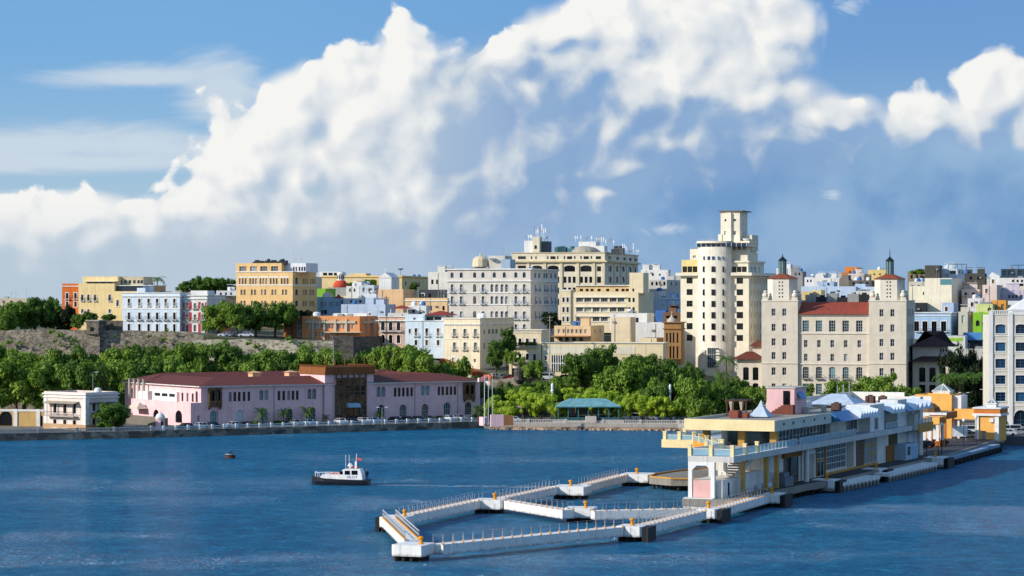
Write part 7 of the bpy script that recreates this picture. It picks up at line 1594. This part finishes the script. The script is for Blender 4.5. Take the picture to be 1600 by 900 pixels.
# ------------------------------------------------------------------ cars
def car_meshes(L, van=False):
    h = 1.95 if van else 1.45; w = 1.78; mb = MB(); hw = w / 2
    if van: prof = [(0, .35), (L, .35), (L, 1.0), (L - .15, 1.05), (L - .2, 1.0)]
    body = [(0, .3), (0, .75), (.1, .88), (L * .27, .95), (L * .30, .95), (L * .82, .95), (L * .97, .9), (L, .7), (L, .3)] if not van else [(0, .3), (0, 1.0), (.9, 1.15), (L - .05, 1.15), (L, .9), (L, .3)]
    def yz(prof, y0, y1):
        n = len(prof); b = len(mb.v); mb.v.extend([(x, y0, z) for x, z in prof]); mb.v.extend([(x, y1, z) for x, z in prof])
        for k in range(n): mb.f.append((b + k, b + (k + 1) % n, b + n + (k + 1) % n, b + n + k)); mb.mi.append(0)
        mb.f.append(tuple(b + k for k in range(n))); mb.f.append(tuple(b + n + k for k in range(n))[::-1]); mb.mi += [0, 0]
    yz(body, -hw, hw)
    roof = [(L * .40, h), (L * .74, h - .02), (L * .74, h - .08), (L * .40, h - .06)] if not van else [(1.6, h), (L - .1, h), (L - .1, h - .1), (1.6, h - .1)]
    yz(roof, -hw * .8, hw * .8)
    for x0, x1 in (((L * .28, L * .40), (L * .56, L * .57), (L * .88, L * .745)) if not van else ((.95, 1.6), (L * .5, L * .5), (L - .06, L - .12))):
        for sg in (-1, 1): mb.bar((x0, sg * hw * .93, .93 if not van else 1.13), (x1, sg * hw * .8, h - .04), .09)
    gl = MB(); zb_ = .93 if not van else 1.13
    x0, x1, x2, x3 = ((L * .29, L * .405, L * .735, L * .87) if not van else (1.0, 1.62, L - .14, L - .08)); g0, g1 = hw * .92, hw * .79
    a = [(x0, -g0, zb_), (x3, -g0, zb_), (x3, g0, zb_), (x0, g0, zb_)]; t = [(x1, -g1, h - .06), (x2, -g1, h - .06), (x2, g1, h - .06), (x1, g1, h - .06)]
    for k in range(4): gl.poly([a[k], a[(k + 1) % 4], t[(k + 1) % 4], t[k]])
    wh_ = MB(); 
    b0_ = len(wh_.v)
    for y in (-.1, .1):
        for k in range(10): an = 2 * math.pi * k / 10; wh_.v.append((.32 * math.cos(an), y, .32 * math.sin(an)))
    for k in range(10): wh_.f.append((k, (k + 1) % 10, 10 + (k + 1) % 10, 10 + k)); wh_.mi.append(0)
    wh_.f.append(tuple(range(10))); wh_.f.append(tuple(range(10, 20))[::-1]); wh_.mi += [0, 0]
    li = MB().box(-.02, .06, -hw * .85, -hw * .5, .62, .78).box(-.02, .06, hw * .5, hw * .85, .62, .78)
    return mb, gl, wh_, li, L, hw
CARC = {}
M_cg = flat('car_glass', '0C1218', .1, spec=.6); M_tyre = flat('tyre', '121212', .8); M_hl = flat('headlight', 'E8ECEC', .2)
PAINT = {'white': 'E6E8E8', 'silver': '9CA4AA', 'black': '14161A', 'dark blue': '1C2A44', 'grey': '54585E', 'red': '8A1C18', 'light blue': '8AA8C4', 'dark green': '1E3226'}
def car(colour, X, Y, z, yaw, label, van=False, L=4.4, group=None):
    key = (van, L)
    if key not in CARC:
        mb, gl, wh2, li, L_, hw = car_meshes(L, van); CARC[key] = ([], gl.mesh('windows', M_cg), wh2.mesh('wheel', M_tyre), li.mesh('headlights', M_hl), mb, hw)
    _, gme, wme, lme, mb, hw = CARC[key]
    ck = (van, L, colour)
    if ck not in CARC: CARC[ck] = mb.mesh('body', flat('paint_' + colour.replace(' ', '_'), PAINT[colour], .25, .2, var=.03))
    o = thing('parked_van' if van else 'parked_car', label, 'van' if van else 'car', (X, Y, z), yaw, group)
    link('body', CARC[ck], o, (-L / 2, 0, 0)); link('windows', gme, o, (-L / 2, 0, 0)); link('headlights', lme, o, (-L / 2, 0, 0))
    for (x, y) in ((L * .19, -hw + .06), (L * .19, hw - .06), (L * .81, -hw + .06), (L * .81, hw - .06)): link('wheel', wme, o, (x - L / 2, y, .32))
    return o
adr = R(33)
lot = [(268, 'dark blue', 's', 'parked behind the sentry box'), (291, 'white', 's', 'nearest the customs house left corner'), (308, 'dark blue', 's', 'beside the white one at the left corner'), (342, 'white', 's', 'below the left brown loggia'), (361, 'grey', 's', 'between the left loggia and the first palm'),
 (444, 'silver', 'n', 'between the second and third fan palms'), (464, 'light blue', 'n', 'below the third fan palm'), (514, 'white', 'n', 'left of the customs house portal'), (532, 'dark blue', 'n', 'just left of the portal awning'), (548.5, 'white', 'n', 'in front of the portal awning'), (565, 'light blue', 'n', 'just right of the portal awning'),
 (598, 'black', 'n', 'behind the quay lamp right of the portal'), (617, 'black', 'n', 'below the right five-window group'), (634, 'dark blue', 'n', 'beside the black one under the right window group'), (650, 'grey', 'n', 'before the clipped bush right of the portal'), (683, 'white', 'n', 'near the right end of the customs house'), (699, 'silver', 'n', 'right of the white one near the customs house end'), (726, 'black', 'n', 'below the right brown loggia'), (742, 'dark green', 'n', 'at the right end of the customs quay')]
for (px, colr, how, where) in lot:
    X, Y = front_pt(px, 6.2 if how == 'n' else 7.5); car(colr, X, Y, GZ, adr + (math.pi / 2 if how == 'n' else 0) + (math.pi if how == 's' and colr == 'grey' else 0), colr + ' car ' + where, group='cars on the customs quay')
def pcar(colour, px, D, z, yaw, label, **kw): x, y = WP(px, D); return car(colour, x, y, z, yaw, label, **kw)
pcar('white', 771, 702, 10.62, .3, 'white car on the ramp street beside the cream house'); pcar('silver', 785, 699, 10.62, .2, 'silver car on the ramp street in tree shade'); pcar('white', 858, 692, 10.62, 3.1, 'white van parked before the slatted window', van=True, L=5.0); pcar('red', 798, 694, 10.62, 0, 'red car below the yellow balcony house'); pcar('black', 880, 692, 10.62, 0, 'black car under the slatted window')
pcar('white', 984, 650, GZ, 0, 'white van behind the park right of the pavilion', van=True, L=5.2); pcar('silver', 1012, 652, GZ, 0, 'silver car behind the light park trees'); pcar('white', 938, 652, GZ, 0.1, 'white car behind the pavilion'); pcar('grey', 782, 640, GZ, 0, 'grey car behind the flagpoles'); pcar('white', 800, 642, GZ, .1, 'white car left end of the park'); pcar('light blue', 1040, 650, GZ, 0, 'light blue car near the white lamp column')
pcar('white', 1510, 585, GZ, 0, 'white pickup seen through the gateway passage', van=True, L=4.8); pcar('dark blue', 1507, 575, GZ, .1, 'dark car under the gateway passage'); pcar('white', 1508, 567, GZ, .2, 'white car just inside the gateway passage')
pcar('white', 1577, 588, GZ, 0.05, 'white van by the arcade building at the right edge', van=True, L=5.2); pcar('silver', 1592, 582, GZ, 0.05, 'silver car beside the white van at the right edge'); pcar('white', 1572, 578, GZ, .05, 'white car in front of the white van at the right edge')
for i, (t_, b_, cl_) in enumerate(((137, -6, 'dark blue'), (141, -6, 'black'), (145.5, -5.5, 'black'), (150, -5.2, 'red'), (155, -5, 'dark blue'))): X, Y = TP(t_, b_); car(cl_, X, Y, 2.015, .4, ORD[i] + ' car counted from the terminal in the row at the orange canopies', group='cars on the pier')
for i, (px, D) in enumerate(((4, 640), (12, 646), (20, 640))): pcar(('white', 'dark blue', 'silver')[i], px, D, GZ, .3, ('white', 'dark blue', 'silver')[i] + ' car in the tree shade behind the ochre wall')
for i, px in enumerate((352, 362, 373, 384)): pcar(('white', 'silver', 'grey', 'white')[i], px, 728, ZZ(526.5, 728), .1, ORD[i] + ' car from the left on the wall before the yellow office block', group='cars on the wall')

# ------------------------------------------------------------------ park pavilion
X0, D0 = WP(872, 640); pv_ = thing('pavilion', 'teal roofed open pavilion in the waterfront park', 'pavilion', (X0, D0, GZ), R(2))
PLn = 95 * 640 / F; z1 = ZZ(635, 640) - GZ; z2 = ZZ(623.5, 640) - GZ
part('roof', MB().hip(-.6, PLn + .6, -.8, 8.2, z1, z2, 'x', 3.6), flat('teal_metal_roof', '7CACAA', .45, .2, var=.2), pv_); part('eaves', MB().box(-.6, PLn + .6, -.8, 8.2, z1 - .22, z1 - .01), flat('teal_trim', '4A8486', .6), pv_)
for k in range(7):
    for y in (0, 7.4): part('column', MB().box(PLn * k / 6 - .12, PLn * k / 6 + .12, y - .12, y + .12, 0, z1 - .2), flat('teal_post', '3A6E70', .6), pv_)
for k in range(6): part('rail_panel', MB().box(PLn * k / 6 + .15, PLn * (k + 1) / 6 - .15, -.03, .03, .2, 1.3), flat('teal_rail', '31565A', .6), pv_)
part('steps', MB().box(PLn * .45, PLn * .62, -2.4, -.2, 0, 1.6).box(-1.2, PLn + 1.2, -2.0, -.2, -.02, .5), plaster('D6CEC2', .8), pv_)
part('back_wall', MB().box(.5, PLn - .5, 7.6, 7.9, 0, 1.4), plaster('5A4A40', .7), pv_)
for i, (px, yt, D) in enumerate(((863, 598, 650), (1047, 600, 655))):
    x, y = WP(px, D); h_ = ZZ(yt, D) - GZ; o = thing('lamp_column', ('white lamp column left above the pavilion', 'white lamp column right above the light park trees')[i], 'lamp column', (x, y, GZ))
    part('shaft', MB().lathe([(.5, 0), (.45, .6), (.28, 1.0), (.24, h_ - 2.2)], 10), M_tank, o); part('lantern', MB().lathe([(.4, h_ - 2.2), (.42, h_ - 1.9), (.3, h_ - 1.7), (.3, h_ - .8), (.4, h_ - .7), (.08, h_)], 10), M_tank, o)
x, y = WP(757, 622); 
for i in range(3):
    o = thing('flagpole', ('left', 'middle', 'right')[i] + ' of the three white flagpoles at the end of the customs house', 'flagpole', (x + i * .95, y + i * .4, GZ)); hh_ = ZZ(587, 622) - GZ
    part('pole', MB().lathe([(.11, 0), (.06, hh_), (.14, hh_ + .05), (.02, hh_ + .25)], 8), M_tank, o); part('base', MB().lathe([(.4, 0), (.4, .5)], 8), M_conc, o)
    if i < 2:
        q = MB(); 
        for k in range(5):
            s_ = 1.7 * k / 4; q.v += [(-s_, .15 * math.sin(k * 1.7), hh_ - .1 - .12 * k), (-s_, .15 * math.sin(k * 1.7 + .5), hh_ - 1.2 - .1 * k)]
        for k in range(4): q.f.append((2 * k, 2 * k + 2, 2 * k + 3, 2 * k + 1)); q.mi.append(k % 2)
        part('flag', q, [flat('flag_red', 'C84A38', .8), flat('flag_white', 'E8E4DE', .8)], o)
bx = Block(755, 622, 764, -20, 652, 668, ('m', 3), C_pink, name='pink_gate_block', label='small pink gate block at the foot of the flagpoles', cat='wall', z0=GZ, par=.1); bx.done()
bx = Block(767, 618, 787, -10, 648, 668, ('m', 1), C_pink, name='pink_fence_wall', label='low pink fence wall right of the flagpoles', cat='wall', z0=GZ, par=.1); bx.done()
bx = Block(786, 624, 802, -5, 649, 668, ('m', 1), plaster('A8764C', .8), name='wooden_fence', label='brown wooden fence beside the pink wall at the park end', cat='fence', z0=GZ, par=.1); bx.done()
# utility and lamp poles
def pole(px, D, yt, z, label, arm=True, r=.12, mat=None, cat='pole', nm='utility_pole'):
    x, y = WP(px, D); h_ = ZZ(yt, D) - z; o = thing(nm, label, cat, (x, y, z)); part('pole', MB().lathe([(r, 0), (r * .6, h_)], 7), mat or M_bark, o)
    if arm: part('crossarm', MB().bar((-.9, 0, h_ - .5), (.9, 0, h_ - .5), .12).bar((-.7, 0, h_ - 1.3), (.7, 0, h_ - 1.3), .1), mat or M_bark, o)
    return o
def lamp(px, D, yt, z, label, two=False):
    o = pole(px, D, yt, z, label, False, .09, M_steel, 'street lamp', 'street_lamp'); h_ = ZZ(yt, D) - z
    part('arm', MB().bar((0, 0, h_), (.9, 0, h_ + .25), .07), M_steel, o); part('lamp_head', MB().box(.7, 1.4, -.14, .14, h_ + .2, h_ + .34), M_tank, o)
    if two: part('arm', MB().bar((0, 0, h_), (-.9, 0, h_ + .25), .07), M_steel, o); part('lamp_head', MB().box(-1.4, -.7, -.14, .14, h_ + .2, h_ + .34), M_tank, o)
pole(604, 722, 462, 16, 'tall utility pole in front of the balcony house'); pole(521, 690, 530, GZ, 'grey utility pole among the trees above the portal', True, .16, M_steel); pole(859, 690, 493, 10.6, 'concrete utility pole beside the yellow balcony house', True, .16, M_conc); pole(793, 770, 476, 12, 'thin dark pole before the grey hotel', False, .1, M_dkm)
lamp(145, 640, 583, GZ, 'tall street lamp in the trees behind the white harbour house'); lamp(597, 626, 638, GZ, 'double street lamp on the quay right of the portal', True); lamp(1506, 640, 615, GZ, 'street lamp in the dark trees by the arcade building', True); lamp(1540, 650, 610, GZ, 'street lamp close to the arcade building', True)
for i, (t_, b_) in enumerate(((128, 2.6), (148, 2.2), (163, 1.2))): X, Y = TP(t_, b_); o = thing('street_lamp', ORD[i] + ' dark globe lamp post along the pier root', 'street lamp', (X, Y, 2.0), 0, 'globe lamps on the pier'); part('pole', MB().lathe([(.1, 0), (.06, 5.2)], 7), M_iron, o); part('globe', MB().lathe([(.1, 5.2), (.32, 5.5), (.32, 5.8), (.08, 6.05)], 10), M_tank, o)
mb = MB(); 
X, Y = TP(174, 1.2); o = thing('notice_board', 'white notice board on legs before the gateway passage', 'sign', (X - 6, Y, 2.0)); part('board', MB().box(-1.6, 1.6, -.06, .06, 1.0, 3.2), M_tank, o); part('leg', MB().box(-1.3, -1.2, -.05, .05, 0, 1.0), M_steel, o); part('leg', MB().box(1.2, 1.3, -.05, .05, 0, 1.0), M_steel, o)

# ------------------------------------------------------------------ pilot boat
BX, BY = G(532, 757.5); pbt = thing('pilot_boat', 'small pilot boat with black hull and white cabin under way in the harbour', 'boat', (BX, BY, 0), R(180) + R(-9)); pbt.scale = (1.12, 1.08, .97)
BL = 9.1
# local +x is the bow (points left in the picture)
st_ = [(-BL / 2, 1.25, 1.05, .95), (-BL * .3, 1.5, 1.3, 1.0), (0, 1.55, 1.35, 1.08), (BL * .25, 1.35, 1.05, 1.2), (BL * .4, .85, .5, 1.38), (BL / 2, .06, .04, 1.55)]
hb = MB()
for (x, wt_, wb_, zt_) in st_: hb.v += [(x, -wb_, -.3), (x, -wt_, zt_ * .55), (x, -wt_, zt_), (x, wt_, zt_), (x, wt_, zt_ * .55), (x, wb_, -.3)]
for i in range(len(st_) - 1):
    for k in range(6): hb.f.append((i * 6 + k, i * 6 + (k + 1) % 6, (i + 1) * 6 + (k + 1) % 6, (i + 1) * 6 + k)); hb.mi.append(0)
hb.f.append(tuple(range(6))); hb.mi.append(0)
part('hull', hb, flat('black_hull', '0E1420', .45), pbt)
fb = MB()
for i in range(len(st_) - 1):
    for sg in (-1, 1): fb.bar((st_[i][0], sg * (st_[i][1] + .05), st_[i][3] - .06), (st_[i + 1][0], sg * (st_[i + 1][1] + .05), st_[i + 1][3] - .06), .16, .2)
part('rubbing_strake', fb, flat('rubber_strake', '1E2026', .8), pbt)
M_bw = flat('boat_white', 'F2F2EE', .35)
part('foredeck_trunk', MB().xprism([(-.3, 1.0), (3.1, 1.15), (2.9, 1.75), (2.4, 1.95), (-.3, 1.85)], -.95, .95), M_bw, pbt)
part('wheelhouse', MB().xprism([(-3.7, 1.0), (.35, 1.0), (.15, 1.9), (-.65, 2.85), (-3.3, 2.95), (-3.6, 2.0)], -1.12, 1.12), M_bw, pbt)
for (xa, xb, za, zb2) in ((-.62, -.1, 1.95, 2.55), (-1.75, -.9, 1.9, 2.62), (-2.95, -2.0, 1.9, 2.66)):
    for sg in (-1, 1): part('cabin_window', MB().box(xa, xb, sg * 1.12 - .02, sg * 1.12 + .02, za, zb2), G_black, pbt)
wsn = MB(); wsn.poly([(.11, -.9, 2.0), (.11, .9, 2.0), (-.52, .9, 2.74), (-.52, -.9, 2.74)]); part('windscreen', wsn, G_black, pbt)
part('mast', MB().box(-2.6, -2.3, -.2, .2, 3.0, 4.2).bar((-2.5, 0, 4.2), (-2.55, 0, 5.6), .07).bar((-2.5, -.4, 4.7), (-2.5, .4, 4.7), .06), M_bw, pbt); part('radar_dome', MB().box(-1.9, -1.2, -.4, .4, 3.35, 3.55).box(-1.7, -1.4, -.15, .15, 3.0, 3.35).lathe([(.3, 3.55), (.32, 3.75), (.1, 3.9)], 8, -1.55, 0), M_bw, pbt)
for x, h_ in ((-.9, 5.4), (-1.45, 5.4)): part('whip_antenna', MB().bar((x, .3, 3.0), (x, .3, h_), .04), M_bw, pbt)
part('life_ring', MB().lathe([(.32, 3.02), (.34, 3.1), (.3, 3.18)], 12, -1.6, -.7), flat('ring_orange', 'E8642A', .6), pbt); part('life_raft', MB().box(-2.9, -1.2, -.9, -.4, 3.0, 3.25), flat('ring_orange', 'E8642A', .6), pbt)
part('deck_gear', MB().box(1.0, 1.5, -.4, .5, 1.9, 2.15).box(.1, .7, -.6, .2, 1.86, 2.1), flat('ring_orange', 'E8642A', .6), pbt)
rl = MB(); 
for x in (.6, 1.6, 2.6, 3.5): rl.bar((x, -.9 if x < 3 else -.55, 1.2), (x, -.9 if x < 3 else -.55, 2.2), .05); rl.bar((x, .9 if x < 3 else .55, 1.2), (x, .9 if x < 3 else .55, 2.2), .05)
for sg in (-1, 1): rl.bar((-.2, sg * .95, 2.2), (2.6, sg * .9, 2.2), .05); rl.bar((2.6, sg * .9, 2.2), (3.5, sg * .55, 2.2), .05)
rl.bar((3.5, -.55, 2.2), (4.0, 0, 2.3), .07).bar((3.5, .55, 2.2), (4.0, 0, 2.3), .07).bar((4.0, 0, 1.4), (4.0, 0, 2.3), .08)
part('handrails', rl, M_bw, pbt)
fl_ = MB(); fl_.poly([(-2.7, 0, 4.9), (-3.3, .1, 4.75), (-3.3, .1, 4.3), (-2.7, 0, 4.4)]); part('flag', fl_, flat('flag_red', 'C84A38', .8), pbt)
cu = bpy.data.curves.new('lettering', 'FONT'); cu.body = 'PILOT'; cu.size = .62; cu.extrude = .01; cu.align_x = 'CENTER'
to_ = bpy.data.objects.new('lettering', cu); dg = bpy.context.evaluated_depsgraph_get(); COL.objects.link(to_); bpy.context.view_layer.update()
tme = bpy.data.meshes.new_from_object(to_.evaluated_get(bpy.context.evaluated_depsgraph_get())); bpy.data.objects.remove(to_)
tme.materials.clear(); tme.materials.append(flat('pilot_blue', '1E4E9A', .6))
lo = link('lettering', tme, pbt, (-2.1, 1.135, 1.25)); lo.rotation_euler = (R(90), 0, R(180))
# person standing aft
pr_ = thing('person', 'person in dark clothes standing at the stern of the pilot boat', 'person', (0, 0, 0))
def skin_body(pts, edges, radii):
    me = bpy.data.meshes.new('body'); me.from_pydata(pts, edges, []); o = bpy.data.objects.new('body', me); COL.objects.link(o)
    md = o.modifiers.new('skin', 'SKIN'); o.modifiers.new('sub', 'SUBSURF').levels = 1
    for i, r_ in enumerate(radii): me.skin_vertices[0].data[i].radius = (r_, r_)
    me.skin_vertices[0].data[0].use_root = True
    bpy.context.view_layer.update(); m2 = bpy.data.meshes.new_from_object(o.evaluated_get(bpy.context.evaluated_depsgraph_get())); bpy.data.objects.remove(o); return m2
pts = [(0, 0, .95), (0, 0, 1.2), (0, 0, 1.42), (0, 0, 1.52), (0, .02, 1.66), (.12, 0, .9), (.13, .04, .5), (.13, 0, .06), (-.12, 0, .9), (-.13, .02, .5), (-.13, 0, .06), (.2, 0, 1.4), (.27, .05, 1.12), (.24, -.14, .92), (-.2, 0, 1.4), (-.27, .05, 1.12), (-.22, -.16, .95), (.13, -.14, .03), (-.13, -.14, .03)]
ed = [(0, 1), (1, 2), (2, 3), (3, 4), (0, 5), (5, 6), (6, 7), (0, 8), (8, 9), (9, 10), (2, 11), (11, 12), (12, 13), (2, 14), (14, 15), (15, 16), (7, 17), (10, 18)]
rad = [.15, .14, .15, .06, .1, .1, .075, .055, .1, .075, .055, .07, .055, .04, .07, .055, .04, .04, .04]
bm_ = skin_body(pts, ed, rad); bm_.materials.append(flat('dark_clothes', '161C28', .85)); link('body', bm_, pr_)
part('head', MB().lathe([(.04, 1.54), (.09, 1.6), (.1, 1.68), (.085, 1.76), (.03, 1.8)], 10, 0, -.01), flat('skin_tone', 'A87C5E', .7), pr_, smooth=True); part('hair', MB().lathe([(.1, 1.7), (.105, 1.74), (.08, 1.8), (.02, 1.825)], 10, 0, .02), flat('hair', '1A1410', .9), pr_, smooth=True)
ca, sa = math.cos(R(171)), math.sin(R(171)); pr_.location = (BX - 4.72 * ca, BY - 4.72 * sa, .93)
# wake: low foam-topped ripples behind the boat
wk = MB(); rw = random.Random(4)
for k in range(320):
    s_ = rw.uniform(0, 1) ** 1.4; x = -BL / 2 - .3 - s_ * 42; y = rw.choice((-1, 1)) * (.3 + s_ * 2.2 * rw.uniform(.4, 1.1)); l_ = rw.uniform(.3, .9); w_ = rw.uniform(.10, .26)
    wk.poly([(x, y - w_, .03), (x + l_, y, .05), (x, y + w_, .03), (x - l_, y, .03)])
o = link('wake_foam', wk.mesh('wake_foam', flat('foam', 'C6D6E0', .6)), None, (BX, BY, 0), R(171)); tag(o, 'pale foam wake trailing behind the pilot boat', 'wake', kind='stuff')
# mooring buoy
x, y = G(360, 716); bu_ = thing('mooring_buoy', 'dark round mooring buoy with white and rusty bands in the harbour', 'buoy', (x, y, 0))
part('drum', MB().lathe([(1.0, -.3), (1.02, .6)], 16), flat('buoy_dark', '20201E', .7), bu_); part('white_band', MB().lathe([(1.03, .72), (1.03, .95)], 16), M_ac, bu_); part('rust_band', MB().lathe([(1.035, .12), (1.035, .42)], 16), flat('rust_orange', '6A3420', .8), bu_); part('top_ring', MB().lathe([(.95, .95), (.7, 1.02), (.2, 1.05), (.2, 1.35), (.1, 1.4)], 12), flat('buoy_dark', '20201E', .7), bu_)
